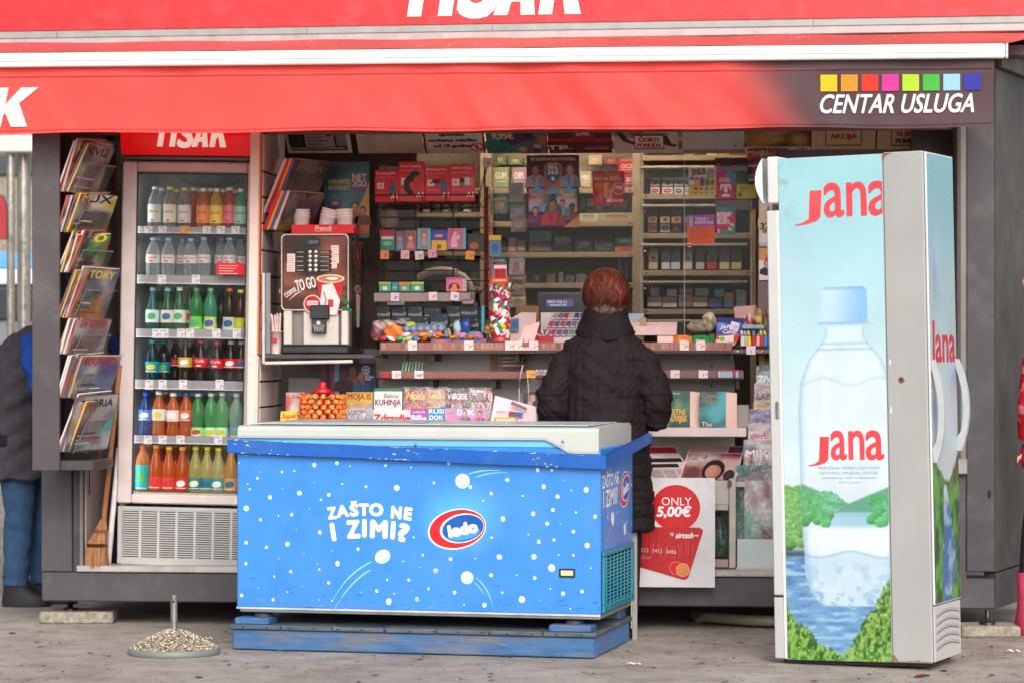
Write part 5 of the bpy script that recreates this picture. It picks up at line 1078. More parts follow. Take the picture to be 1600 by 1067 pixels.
pos = thing('pos_terminal','dark till monitor with small lit customer display behind the customer','till',(xat(880,.95),.95,ZC)); ox,oz = pos.location.x,pos.location.z
m = MB(); a,b_ = P(838,500,.95),P(925,457,.95); m.box(a.x-ox,b_.x-ox,0,.05,a.z-oz,b_.z-oz,C(42,42,48),'plastic',.008); m.box(a.x-ox+.02,b_.x-ox-.05,-.004,-.001,b_.z-oz-.008,b_.z-oz-.003,C(90,88,90),'metal'); m.box(-.04,.04,.02,.08,0.0,a.z-oz-.001,C(40,40,44),'plastic'); m.build('monitor',pos)
m = MB(); a,b_ = P(853,480,.94),P(896,468,.94); m.box(a.x-ox,b_.x-ox,-.012,-.005,a.z-oz,b_.z-oz,C(76,74,120),'lit',.001); m.build('display',pos)
m = MB(); m.text('KENT VOJ 2.5',a.x-ox+.008,b_.z-oz-.018,.011,C(210,214,250),-.013,'lit',align='l',bold=.02); m.text('UKUPNO 5,00',a.x-ox+.02,b_.z-oz-.033,.009,C(210,214,250),-.013,'lit',align='l',bold=.02); m.build('display_text',pos)
m = MB(); a,b_ = P(908,465,.93),P(930,449,.93); m.pr(a.x-ox,a.z-oz,b_.x-ox,b_.z-oz,C(150,140,140),-.03); m.pr(a.x-ox+.01,a.z-oz+.01,b_.x-ox-.01,a.z-oz+.02,C(80,70,74),-.031); m.build('paper_note',pos)
# dark bulk of the workplace behind the counter
m = MB(); m.box(xat(600,1.2),xat(1000,1.2),1.2,1.6,ZP1+.01,ZC-.12,C(70,60,58),'darkpaint',.01); solo('back_desk',m,'low dark desk standing behind the serving counter','desk',(0,0,0))
for i,(x0,y0,x1,y1,c,d,fn) in enumerate(((795,404,819,430,'B898B0','lilac film pack with small red doll',lambda m,w,h:(m.ell(0,h*.62,w*.2,h*.14,H('B04840'),-.001),m.poly([(-w*.2,h*.5),(w*.2,h*.5),(w*.3,h*.12),(-w*.3,h*.12)],H('B85058'),-.001))),(793,433,820,462,'7A4A30','brown framed snack pouch',lambda m,w,h:(m.pr(-w*.36,h*.12,w*.36,h*.86,H('4A3028'),-.001),m.ell(0,h*.45,w*.24,h*.2,H('A06A40'),-.0014),m.pr(-w/2,h*.88,w/2,h,H('C07038'),-.001))),(797,464,822,480,'B89038','golden snack pouch',lambda m,w,h:(m.ell(0,h*.5,w*.3,h*.3,H('8A5A28'),-.001),m.pr(-w*.4,h*.8,w*.4,h*.92,H('D8C080'),-.001))),(795,286,818,316,'8A6A50','dull brown framed pack',lambda m,w,h:(m.pr(-w*.4,h*.16,w*.4,h*.84,H('6A6070'),-.001),m.ell(0,h*.5,w*.25,h*.2,H('4A4A68'),-.0014))),(797,322,820,340,'7888A0','grey blue pack',lambda m,w,h:(m.ell(0,h*.5,w*.3,h*.3,H('A89CA8'),-.001),m.pr(-w*.4,h*.8,w*.4,h*.95,H('50607A'),-.001))),(799,341,822,362,'B86068','pinkish red pack',lambda m,w,h:(m.ell(0,h*.5,w*.3,h*.28,H('D8A0A0'),-.001),m.pr(-w*.4,h*.1,w*.4,h*.22,H('8A3040'),-.001))),(766,308,793,334,'5A9868','green sweet pouch',lambda m,w,h:(m.ell(0,h*.45,w*.3,h*.25,H('D8A048'),-.001),m.pr(-w*.4,h*.78,w*.4,h*.92,H('D8D0C0'),-.001))),(768,404,792,428,'3A7A8A','teal sweet pouch',lambda m,w,h:(m.ell(0,h*.45,w*.3,h*.25,H('C85050'),-.001),m.pr(-w*.4,h*.78,w*.4,h*.92,H('D8D0C0'),-.001))))):
 cx,z0,w_,h_ = rect(x0,y0,x1,y1,.72+.02*(i%3)); m = MB(); m.box(-w_/2,w_/2,0,.012,0,h_,H(c),'gloss',.003); fn(m,w_,h_); m.pr(-w_/2-.002,-.002,w_/2+.002,h_+.012,WHITE,-.004,'film'); solo('hanging_pack',m,f'{d} hanging behind the pane near the lollipop tower','pack',(cx,.72+.02*(i%3),z0),(0,random.uniform(-.05,.05),0))
for i in range(13):
 a = 826+i*13
 if a<905 and i<6: continue
 c,d = stock[(i*5)%8]; carton((a,300+2*(i%3)+8,a+12,333),YS+.2,c,ttl('-','D8C8B8',.6,.1,.4,band=(stock[(i+3)%8][0],.2,.45)),f'{d} box in the dim row behind the customer offer sheet, {nth(i - 6, 7)}',name='stock_box')
for i in range(4): c,d = stock[(i*3+1)%8]; carton((766+i*14,372+3*(i%2),779+i*14,394),YP,c,ttl('-','D8C8B8',.6,.1,.4,band=(stock[(i+5)%8][0],.2,.5)),f'{d} box, {nth(i, 4)} at the left end of the back shelf',name='stock_box')
for i in range(9): c,d = stock[(i*3+2)%8]; carton((936+i*3.1,428,938.8+i*3.1,442),YP+.02,c,None,f'thin {d} case standing on the lowest back shelf, {nth(i, 9)}','case','thin_case')
# black wire rack hung in front of the panes, left
YW = .50
WR = thing('wire_rack','black wire grid rack with clear lips and price tags above the counter','rack',(xat(675,YW),YW,ZC)); ox,oz = WR.location.x,WR.location.z
wl = lambda px,py,Y=YW: (P(px,py,Y).x-ox,P(px,py,Y).z-oz)
for i,px in enumerate((590,649,708,757)):
 m = MB(); a = wl(px,258 if i in (0,3) else 300); m.tube([(a[0],.01,0.0),(a[0],.01,a[1])],.0042,C(30,28,30),'wire',6); m.build('upright',WR)
for i,py in enumerate((324,340,357,392,405,423,439,455)):
 m = MB(); a,b_ = wl(588,py),wl(758,py); m.tube([(a[0],.005,a[1]),(b_[0],.005,b_[1])],.003,C(30,28,30),'wire',6); m.build('crossbar',WR)
m = MB(); a,b_ = wl(584,307),wl(752,320); m.tube([(a[0],-.1,a[1]),(b_[0],-.1,a[1])],.003,C(30,28,30),'wire',6); m.tube([(a[0],-.1,b_[1]),(b_[0],-.1,b_[1])],.0035,C(30,28,30),'wire',6)
for px in (584,622,664,701,752): q = wl(px,300)[0]; m.tube([(q,-.1,a[1]),(q,-.1,b_[1]),(q,.0,b_[1])],.003,C(30,28,30),'wire',6)
m.tube([(b_[0],-.1,a[1]),(b_[0]+.03,.0,a[1]+.14)],.003,C(30,28,30),'wire',6); m.build('basket',WR)
m = MB(); a,b_ = wl(587,471),wl(737,458); m.box(a[0],b_[0],-.06,-.057,a[1],b_[1],C(150,130,126),'gloss',.001); m.box(a[0],b_[0],-.06,.01,a[1]-.003,a[1],C(120,104,100),'plastic'); lp = m.build('lip',WR)
for (px,py,c,t) in ((601,405,'E08038','1'),(633,405,'E0A8A0','1'),(656,406,'D8C0C0','2'),(676,403,'D890A8','1'),(734,406,'D88838','1'),(761,261,'D8B0B0','3'),(617,471,'E0C4CC','5'),(677,470,'E0C4CC','1'),(710,470,'E0C4CC','7')):
 m = MB(); a = wl(px,py,YW-.07); m.box(-.02,.02,0,.0015,0,.04,H(c),'paper'); m.text(t,.002,.008,.015,C(70,44,50),-.0006,bold=.03); m.text('99',.011,.016,.007,C(70,44,50),-.0006,bold=.03); m.build('price_tag',WR,(a[0],-.075,a[1]),(0,random.uniform(-.1,.1),0))
# red tinsel twisted round a pole
m = MB(); a,b_ = P(761,500,YW-.02),P(761,292,YW-.02); m.tube([a,b_],.006,C(90,16,26),'metal',6)
for k in range(420):
 t = k/420; p = a+(b_-a)*t; an = k*2.4; r_ = random.uniform(.008,.016); m.add([(p.x,p.y,p.z),(p.x+r_*math.cos(an),p.y+r_*math.sin(an),p.z+random.uniform(-.008,.008)),(p.x+r_*math.cos(an+.3),p.y+r_*math.sin(an+.3),p.z+.003)],[(0,1,2)],C(170,20,34) if k%3 else C(110,14,24),'gloss')
solo('tinsel_garland',m,'dark red tinsel garland hanging down the right side of the wire rack','garland')
# four red boxes
for i,(x0,y0,x1,y1,tit,lab,rz) in enumerate(((585,266,624,317,'Surf without limits','red telecom box with blue suitcase picture, leftmost of the four',-.12),(623,253,664,316,'Sve što trebaš je','tallest red telecom box with dark strap picture',.02),(664,259,704,315,'Surf without limits','red telecom box with suitcase picture and black price bubble',.05),(703,257,742,315,'100 GB','red telecom box with white cards picture, rightmost of the four',.08))):
 Yx = YW-.09; cx,z0,w_,h_ = rect(x0,y0,x1,y1,Yx); m = MB(); m.box(-w_/2,w_/2,0,.09,0,h_,C(202,20,28),'gloss',.0025)
 m.text(tit,-w_*.44,h_*.86,.011,C(232,200,196),-.0006,align='l',bold=.02,wd=w_*.78); m.pr(-w_*.44,h_*.77,w_*.3,h_*.785,C(220,150,146),-.0006)
 if i in (0,2): m.box(w_*.1,w_*.36,-.0012,-.0006,h_*.3,h_*.54,H('2E5C88'),'gloss'); m.pr(w_*.16,h_*.54,w_*.19,h_*.66,H('303848'),-.0008); m.pr(w_*.27,h_*.54,w_*.3,h_*.66,H('303848'),-.0008); m.ell(w_*.16,h_*.28,.004,.004,BLACK,-.0014); m.ell(w_*.3,h_*.28,.004,.004,BLACK,-.0014)
 if i==1: m.stroke([(w_*.3,h_*.72),(w_*.05,h_*.68),(-w_*.2,h_*.5),(-w_*.2,h_*.35),(0,h_*.18)],[.012,.026,.03,.03,.026],H('28242A'),-.0008); m.ell(w_*.12,h_*.7,.018,.016,H('28242A'),-.001)
 if i==3:
  for q in range(4): m.poly([(-w_*.02+q*.012,h_*.45),(w_*.1+q*.013,h_*.42),(w_*.12+q*.012,h_*.62),(w_*.0+q*.011,h_*.66)],H(['5A8AA8','D8D0D0','E0D8D8','C88088'][q]),-.0008-q*.0002)
 m.pr(-w_*.4,h_*.42,-w_*.12,h_*.6,C(226,206,200),-.0007); m.text('10' if i==0 else '9',-w_*.27,h_*.46,.016,C(150,24,30),-.001,bold=.04)
 if i: m.pr(-w_*.22 if i==2 else -w_*.1,h_*.5,w_*.08,h_*.62,H('28242A'),-.0009)
 m.pr(-w_*.4,h_*.3,w_*.1,h_*.31,C(220,150,146),-.0006); m.text('A1',w_*.3,h_*.12,.022,C(236,214,210),-.0008,bold=.06)
 o = solo('red_box',m,lab,'box',(cx,Yx,z0),(0,0,rz),'red telecom boxes in the wire basket')
# toys hanging and standing on the rack
YT = YW-.03
for (x0,y0,x1,y1,c,lab,fn) in ((594,360,617,392,'3E7C66','green toy blister card with red head on the wire rack',lambda m,w,h:(m.pr(-w/2,h*.72,w/2,h,H('B02838'),-.0005),m.ell(0,h*.35,w*.32,h*.12,H('60B890'),-.001),m.pr(-w*.4,h*.55,w*.4,h*.68,H('D8C8C0'),-.0008))),(618,361,632,393,'6A6478','narrow mauve doll pack on the wire rack',lambda m,w,h:(m.ell(0,h*.6,w*.28,h*.14,H('C88070'),-.001),m.poly([(-w*.2,h*.45),(w*.2,h*.45),(w*.35,h*.1),(-w*.35,h*.1)],H('7890B0'),-.001))),(632,360,651,393,'8A6060','clear pack with red haired small doll on the wire rack',lambda m,w,h:(m.ell(0,h*.66,w*.3,h*.16,H('B84838'),-.001),m.ell(0,h*.62,w*.18,h*.1,H('E0B090'),-.0013),m.poly([(-w*.15,h*.5),(w*.15,h*.5),(w*.34,h*.12),(-w*.34,h*.12)],H('D08090'),-.001))),(652,357,673,390,'70B0B8','turquoise framed doll pack on the wire rack',lambda m,w,h:(m.pr(-w*.3,h*.06,w*.3,h*.95,H('9A8088'),-.0006),m.ell(0,h*.7,w*.18,h*.13,H('B05048'),-.001),m.ell(0,h*.68,w*.12,h*.09,H('E0B898'),-.0013),m.poly([(-w*.12,h*.56),(w*.12,h*.56),(w*.2,h*.2),(-w*.2,h*.2)],H('B0A0B0'),-.001))),(674,360,698,392,'D8B03C','blue and yellow toy box with red badge on the wire rack',lambda m,w,h:(m.pr(-w/2,h*.5,w/2,h,H('2858A8'),-.0005),m.ell(0,h*.72,w*.3,h*.12,H('D03040'),-.001),m.text('Hella',0,h*.68,h*.1,H('F0E0D0'),-.0014,bold=.04,wd=w*.45),m.pr(-w*.14,h*.08,w*.14,h*.3,H('B84030'),-.001))),(699,357,728,390,'B86A88','pink toy horse box with turquoise edge on the wire rack',lambda m,w,h:(m.pr(w*.36,0,w/2,h,H('60B0B8'),-.0005),m.poly([(-w*.3,h*.1),(-w*.32,h*.5),(-w*.2,h*.74),(-w*.05,h*.86),(w*.06,h*.7),(w*.2,h*.62),(w*.16,h*.48),(0,h*.46),(w*.06,h*.1)],H('E0B0C0'),-.001),m.poly([(-w*.36,h*.9),(-w*.1,h*.92),(-w*.24,h*.6),(-w*.34,h*.3)],H('D04878'),-.0013),m.ell(-w*.03,h*.66,w*.04,h*.04,H('304060'),-.0016,n=8))),(730,365,757,393,'38302E','black toy box with orange ball picture on the wire rack',lambda m,w,h:(m.ell(-w*.1,h*.3,w*.26,h*.2,H('A85A34'),-.001),m.stroke([(-w*.2,h*.9),(0,h*1.05),(w*.2,h*.9)],.008,H('282428'),-.001))),(764,368,783,402,'587A88','yellow topped teal pack right of the red tinsel',lambda m,w,h:(m.pr(-w/2,h*.78,w/2,h,H('D8B030'),-.0005),m.ell(0,h*.4,w*.3,h*.2,H('3860A0'),-.001))),(592,441,611,456,'50A078','green chewing pack, leftmost on the clear lip of the rack',lambda m,w,h:(m.pr(-w/2,h*.82,w/2,h,H('C0B838'),-.0005),m.ell(0,h*.35,w*.22,h*.22,H('D8D0D0'),-.001))),(612,441,622,456,'3C8C90','narrow teal pack between two green packs on the rack lip',lambda m,w,h:m.pr(-w*.3,h*.3,w*.3,h*.5,H('90B8B8'),-.001)),(623,441,641,456,'48986C','green chewing pack with orange top on the rack lip',lambda m,w,h:(m.pr(-w/2,h*.72,w/2,h,H('D87848'),-.0005),m.ell(0,h*.35,w*.22,h*.22,H('D8A0B0'),-.001))),(642,441,662,456,'4E9C70','green chewing pack with yellow top, rightmost on the rack lip',lambda m,w,h:(m.pr(-w/2,h*.82,w/2,h,H('C0C040'),-.0005),m.ell(0,h*.35,w*.22,h*.22,H('D8D0D0'),-.001))),(697,434,722,456,'D86888','pink booklet with orange figure in a dark arch on the rack lip',lambda m,w,h:(m.ell(0,h*.3,w*.36,h*.32,H('4A2C38'),-.0006),m.ell(w*.02,h*.38,w*.16,h*.16,H('D88048'),-.001),m.ell(0,h*.14,w*.26,h*.14,H('D88048'),-.0009),m.text('OMBRETTO',0,h*.86,h*.08,H('40202C'),-.001,wd=w*.8))),(722,436,729,456,'B8A0A0','pale thin card beside the pink booklet',lambda m,w,h:m.pr(-w*.3,h*.3,w*.3,h*.34,H('706060'),-.001))):
 carton((x0,y0,x1,y1),YT-.02 if y0>430 else YT,c,lambda m,w,h,fn=fn:fn(m,w,h),lab,'toy' if y0<430 else 'pack','toy_pack',.012)
# black blister cards with a white brand word
mx = [(588,478,611,506,0),(612,477,636,506,0),(637,478,661,506,0),(662,481,690,508,0),(698,478,720,507,0),(719,472,748,506,0),(641,495,671,520,1),(672,490,701,520,1),(702,496,722,522,1),(722,496,750,522,1),(748,480,758,522,0),(604,463+8,634,478,2)]
for i,(x0,y0,x1,y1,f_) in enumerate(mx):
 carton((x0,y0,x1-.6,y1),YT+.01-.02*f_,['22262A','1E2428','242A2E','22323A'][i%4],lambda m,w,h:(m.text('maxell',0,h*(.42 if h>.05 else .2),.018,H('A8A4A0'),-.0008,wd=w*.86),m.pr(-w*.3,h*.2,w*.1,h*.23,H('606468'),-.0008),m.ell(w*.3,h*.85,.004,.004,H('707074'),-.0008,n=8)),f'black battery card with pale word under the wire rack, {nth(i, 12)}','card','battery_card',.006,group='black battery cards under the rack')
carton((722,468,741,476),YT-.03,'A05058',ttl('INTERNET','70B0B0',.3,.4,.8),'dull red strip with teal internet word under the rack lip',name='card')
carton((752,478,757,520),YT-.025,'50A8B0',None,'narrow light blue card at the end of the battery cards',name='card')
# loose sweets and toys on the counter, left part
def blob(name,label,cat,px,py,rx,rz_,Y,cols,fin='gloss',seed=0,lump=.2,ry=None,depth=.6,n=14):
 """a soft bag: lumpy closed shape with patches of print"""
 r = np.random.default_rng(seed); p = P(px,py+rz_,Y); d = (p-CAM).dot(FV); k = d/FPX; a,c = rx*k,rz_*k; vs = []; cs = []; R_ = 8
 ph = r.uniform(0,6,6); cl = [H(x) for x in cols]
 for j in range(R_+1):
  u = math.pi*j/R_
  for i in range(n):
   t = 2*math.pi*i/n; q = 1+lump*(.5*math.sin(3*t+ph[0]+2*u)+.4*math.sin(5*u+ph[1]+t)+.3*r.uniform(-1,1))
   su = abs(math.sin(u))**.6; vs.append((a*su*math.cos(t)*q,a*depth*su*math.sin(t)*q,c-c*math.cos(u)*(1+.1*math.sin(2*t+ph[2]))))
   cs.append(cl[int(r.integers(len(cl)))] if r.random()<.3 else cl[int((t/6.29*2.5+u*1.2+ph[3])%len(cl))])
 m = MB(); m.add(vs,[(j*n+i,j*n+(i+1)%n,(j+1)*n+(i+1)%n,(j+1)*n+i)[::-1] for j in range(R_) for i in range(n)],cs,fin,True)
 return solo(name,m,label,cat,p,(0,0,0))
YK = .38
for a in (('sweet_bag','clear bag of pale beige sweets at the left end of the counter','bag',592,517,14,15,YK,['B09890','8A6A68','C8B4A8','A04850','585060'],'gloss',1),('sweet_bag','wrapped sweets in red white and green behind the orange bag','bag',606,509,16,9,YK+.06,['C8B0A0','A8948A','685880','B04048'],'gloss',2),('star_toy','orange star shaped bag on the left of the counter','toy',617,521,15,13,YK-.04,['E07830','D86828','F09048'],'gloss',3,.45),('net_bag','pale green netted bag lying in front on the counter','bag',635,530,14,6.5,YK-.06,['98B080','A8BC90','88A070','C0C8A8'],'gloss',4,.1),('sweet_bag','lime green rolled bag behind the orange tube','bag',641,508,9,5,YK+.05,['A8C838','B8D048','98B830'],'gloss',5),('sweet_bag','violet and white crinkled bag at the back of the counter','bag',627,503,15,6,YK+.08,['605088','C8B8B8','48406A','8A80A0'],'gloss',6),('sweet_bag','light blue bag with dark dots beside the violet bag','bag',681,511,15,5,YK+.06,['78B0B8','90C0C0','5890A8'],'gloss',7),('toy','dark blue round plastic toy on the counter','toy',727,511,10,12,YK+.0,['24408A','2A4C98','1C3478'],'plastic',8,.12),('toy','clear pale blue toy cup beside the dark blue toy','toy',714,512,6,11,YK-.01,['8AA8B8','7898A8','A8BCC4'],'gloss',9,.1),('sweet_bag','small golden cone bag on the counter','bag',700,521,5,8,YK-.02,['B89848','C8A858','806830'],'gloss',10,.25),('sweet_bag','bluish violet wrapped bars to the right of the pink pack','bag',742,524,13,6,YK-.02,['6078B0','8A80B0','A05888','9098B8'],'gloss',11),('sweet_bag','orange tan bag behind the lollipop tower','bag',764,516,8,7,YK+.05,['B88858','986840','C8A070'],'gloss',12)): blob(*a)
for k in range(46):
 m = MB(); p = P(598+(k*37%160),534-(k*7%9),.29+.006*(k%9)); s_ = random.uniform(.008,.014); c = H(['C83848','E0D8D0','50A060','E0B030','5888B8','D87030','C878A0','8A6AA8'][k%8])
 m.lathe([(.001,-s_*1.5),(s_*.7,-s_*1.3),(s_*.25,-s_),(s_*.8,-s_*.5),(s_*.8,s_*.5),(s_*.25,s_),(s_*.7,s_*1.3),(.001,s_*1.5)],c,'gloss',8,(0,0,0),1,.8)
 solo('wrapped_sweet',m,f'small {["red", "white", "green", "yellow", "blue", "orange", "pink", "violet"][k % 8]} wrapped sweet heaped among the toys on the counter','sweet',p+Vector((0,0,s_)),(random.uniform(-.3,.3),random.uniform(.8,2.2),random.uniform(-.8,.8)),'small wrapped sweets heaped on the counter')
m = MB(); a,b_ = P(641,525,YK-.05),P(691,524,YK-.05); m.tube([a,a+(b_-a)*.06,a+(b_-a)*.94,b_],[.012,.0185,.0185,.012],C(228,106,24),'plastic',12); solo('orange_tube',m,'bright orange toy tube lying on the counter','toy')
m = MB(); a,b_ = P(630,515,YK),P(697,514,YK); m.tube([a,b_],.016,C(60,130,180),'gloss',10)
for k in range(6): q = a+(b_-a)*(.06+k*.16); m.tube([q,q+(b_-a)*.07],.0165,C(170,140,150),'gloss',10)
solo('striped_tube',m,'light blue tube with pale stripes behind the orange tube','toy')
carton((709,520,728,531),YK-.05,'D0889C',None,'small pink pack standing on the counter','pack','sweet_pack',.03); carton((673,529,706,538),YK-.07,'8A5870',ttl('mini','C8A0B0',.5,.3,.5),'mauve flat pack lying at the counter edge','pack','sweet_pack',.05); carton((706,529,760,538),YK-.065,'786080',ttl('mix','B8A0B0',.5,.3,.3),'long violet flat pack lying at the counter edge','pack','sweet_pack',.05)
# lollipop tower
px,Yt = 782,YK-.04; p = P(px,534,Yt); LT = thing('lollipop_tower','tall column of mixed wrapped lollipops and sweets on the counter','sweet tower',p)
m = MB(); hh_ = P(px,418,Yt).z-p.z; m.lathe([(.045,0),(.045,.02),(.03,.03),(.03,hh_*.98),(.001,hh_*.98)],C(170,60,66),'plastic',14); m.build('stand',LT)
m = MB(); m.box(-.03,.03,-.012,-.01,hh_*.86,hh_+.01,C(226,190,190),'gloss',.001); m.box(-.042,.042,-.044,-.041,hh_*.78,hh_*.86,C(216,60,40),'gloss',.001); m.pr(-.03,hh_*.81,.03,hh_*.83,C(240,190,120),-.0446); m.build('topper',LT)
pcs = ['C82838','E8D8D4','D8B8BC','E04838','F0E8E4','B02838','E8A0B0','F0E0DC','48A058','5070B0']
for k in range(150):
 z = .02+(hh_*.8-.02)*(k/150); t = k*2.399; u_ = z/hh_; c = H(pcs[(k*7)%10]) if not .14<u_<.25 else H(['E8D040','48A058','D83848','F0E8E4'][int(u_*60)%4])
 m = MB(); s_ = random.uniform(.007,.014); h_ = s_*random.uniform(.6,1.6); m.add([(-s_,0,-h_),(s_,-.003,-h_*.8),(s_*.9,.003,h_),(-s_*.8,0,h_*.9),(0,-s_*.5,0)],[(0,1,4),(1,2,4),(2,3,4),(3,0,4)],c,'gloss'); m.build('sweet',LT,((.036+random.uniform(0,.01))*math.sin(t),-(.036+random.uniform(0,.01))*math.cos(t),z),(random.uniform(-.5,.5),random.uniform(-1.2,1.2),t))
# paper stands, trays and boxes in the middle of the counter
m = MB(); a = P(805,547,YL-.01); m.add([(0,0,0),(.075,-.01,0),(.105,.1,.13),(.035,.1,.11)],[(0,1,2,3)],C(224,186,184),'paper'); m.add([(.002,.003,0),(.077,-.007,0),(.107,.103,.13),(.037,.103,.11)],[(3,2,1,0)],C(206,168,166),'paper')
for q in ((.03,.02),(.055,.016)): m.add([(q[0],-.003,q[1]),(q[0]+.006,-.004,q[1]),(q[0]+.012,.01,q[1]+.035),(q[0]+.008,.01,q[1]+.035)],[(0,1,2,3)],C(170,60,70),'paper')
solo('price_card',m,'tall pink price card leaning at the counter gap','card',a)
m = MB(); cx,z0,w_,h_ = rect(797,488,838,538,.5); m.add([(-w_/2,0,0),(w_/2,.03,.0),(w_/2+.002,.05,h_*.98),(-w_*.1,.05,h_),(-w_/2,.03,h_*.8)],[(0,1,2,3,4)],C(206,176,174),'paper'); m.poly([(-w_*.46,h_*.4),(-w_*.16,h_*.4),(-w_*.16,h_*.82),(-w_*.46,h_*.78)],H('607898'),-.004); m.ell(-w_*.3,h_*.62,.016,.02,H('3A6090'),-.006); m.add([(w_/2-.006,.022,0),(w_/2,.02,0),(w_/2+.002,.044,h_*.98),(w_/2-.004,.044,h_*.98)],[(0,1,2,3)],C(150,40,50),'paper')
solo('paper_sheet',m,'pale curled paper sheet with blue picture by the lollipop tower','paper',(cx,.5,z0))
carton((806,478,842,520),.62-.05,'7A5A3C',None,'brown cardboard box behind the pale paper sheet','box',depth=.03,fin='paper')
TR = thing('magazine_tray','pale tray of small packets in rows beside the customer','tray',(xat(888,.5),.46,ZC)); ox,oz = TR.location.x,TR.location.z
m = MB(); x0,x1 = xat(846,.5)-ox,xat(930,.5)-ox; zt0,zt1 = zat(531,888,.46)-oz,zat(492,888,.58)-oz
m.add([(x0-.01,0,zt0+.004),(x1,0,zt0+.004),(x1,.12,zt1),(x0+.05,.12,zt1)],[(0,1,2,3)],C(190,178,176),'plastic'); m.box(x0-.01,x1,.122,.13,0,zt1+.01,C(196,186,182),'plastic'); m.box(x0-.012,x1,-.006,-.002,0,zt0+.012,C(200,188,184),'plastic')
for t in (0,.45,.98): q0 = x0-.01+(x1-x0+.01)*t; q1 = x0+.05+(x1-x0-.05)*t; m.add([(q0,0,zt0+.004),(q0+.004,0,zt0+.004),(q1+.004,.12,zt1+.012),(q1,.12,zt1+.012)],[(0,1,2,3)],C(204,192,190),'plastic')
m.build('rack',TR)
for r_ in range(3):
 for k in range(8):
  t = .04+k*.118; v_ = r_/3+.06; X = lambda s_,v: (x0-.01+.06*v)+(x1-x0+.01-.06*v)*s_
  m = MB(); z_ = lambda v: zt0+.006+(zt1-zt0)*v; m.add([(X(t,v_),.12*v_,z_(v_)),(X(t+.1,v_),.12*v_,z_(v_)),(X(t+.1,v_+.24),.12*(v_+.24),z_(v_+.24)+.006),(X(t,v_+.24),.12*(v_+.24),z_(v_+.24)+.006)],[(0,1,2,3)],H(random.choice(['8A3848','A09098','685878','B8A8A8','405078','9A4858','5A8A6A' if r_==0 else '706878'])),'gloss')
  a_ = .5*(X(t,v_)+X(t+.1,v_)); m.pr(a_-.008,z_(v_+.05),a_+.008,z_(v_+.09),H('D8CCC8'),.12*v_-.004,'gloss')
  solo('small_packet',m,f'small packet, {nth(k, 8)} in the {["front", "middle", "back"][r_]} row of the pale tray beside the customer','packet',TR.location,(0,0,0),'packets in the pale tray')
m = MB(); cx,z0,w_,h_ = rect(836,508,864,536,.40); m.box(-w_/2,w_/2,0,.05,0,h_*.4,C(176,48,60),'gloss',.003)
for k in range(9): t = (k-4)*.24; m.add([(.0,.004,h_*.25),(w_*.52*math.sin(t-.09),-.004,h_*.25+h_*.5*math.cos(t-.09)),(w_*.52*math.sin(t+.09),-.004,h_*.25+h_*.5*math.cos(t+.09))],[(0,1,2)],H(['E0D0D0','A83848','687090'][k%3]),'gloss')
solo('sweet_box',m,'red and white fan of striped sweets in a box on the counter','sweets',(cx,.40,z0))
# right of the customer
def carton_open(px,Y,label):
 cx,z0,w_,h_ = rect(*px,Y); m = MB(); m.box(-w_/2,w_/2,0,.004,0,h_,C(222,190,186),'paper',.001); m.box(-w_/2,w_/2,.1,.104,0,h_+.02,C(214,184,178),'paper'); m.box(w_/2-.004,w_/2,.0045,.0995,0,h_,C(206,178,172),'paper'); m.box(-w_/2,-w_/2+.004,.0045,.0995,0,h_,C(206,178,172),'paper'); m.box(-w_/2+.0045,w_/2-.0045,.0045,.0995,0,.004,C(180,150,144),'paper'); return solo('open_box',m,label,'box',(cx,Y,z0))
carton_open((990,510,1057,524),.5,'shallow open white carton right of the customer'); carton((982,490,1006,510),.58,'A0B0C0',ttl('-','4878A0',.5,.1,.3,band=('D8B8A0',.0,.4)),'blue and cream packet behind the open carton','packet'); carton((1000,497,1010,513),.57,'B89878',None,'tan box corner beside the open carton','box')
carton((1027,525,1052,540),YL+.06,'E8C4B8',None,'white and pink long pack, leftmost of the front sweets','sweets','sweet_pack',.06)
for i,(x0,x1,c,t,tc_,lab) in enumerate(((1054,1079,'E08038','Orbit','C87040','orange sweet bag in the front row of the counter'),(1081,1107,'2A8C4C','Mentol','186034','green mint bag in the front row of the counter'))):
 cx,z0,w_,h_ = rect(x0,524,x1,540,YL+.05); m = MB(); m.box(-w_/2+.004,w_/2-.004,0,.03,0,h_,H(c),'gloss',.008); m.add([(-w_/2-.003,.012,0),(-w_/2+.006,.01,h_*.15),(-w_/2+.006,.01,h_*.85),(-w_/2-.003,.012,h_)],[(0,1,2,3)],H(c),'gloss'); m.add([(w_/2+.003,.012,0),(w_/2-.006,.01,h_*.15),(w_/2-.006,.01,h_*.85),(w_/2+.003,.012,h_)],[(3,2,1,0)],H(c),'gloss'); m.pr(-w_*.3,h_*.2,w_*.3,h_*.8,H(tc_),-.0006,'gloss'); m.text(t,0,h_*.42,h_*.22,H('F0C898' if i==0 else 'B8E0C0'),-.0012,'gloss',bold=.04,wd=w_*.5); solo('sweet_bag',m,lab,'sweets',(cx,YL+.05,z0))
carton((1108,522,1117,540),YL+.06,'38682C',None,'dark green narrow bag between the mint and the white sweet bags','sweets','sweet_pack',.03)
cx,z0,w_,h_ = rect(1117,522,1154,541,YL+.04); m = MB(); pts = [(-w_/2,.15*h_),(-w_*.4,0),(w_*.3,.06*h_),(w_/2,.6*h_),(w_*.46,h_),(w_*.1,.86*h_),(-w_*.42,.8*h_)]
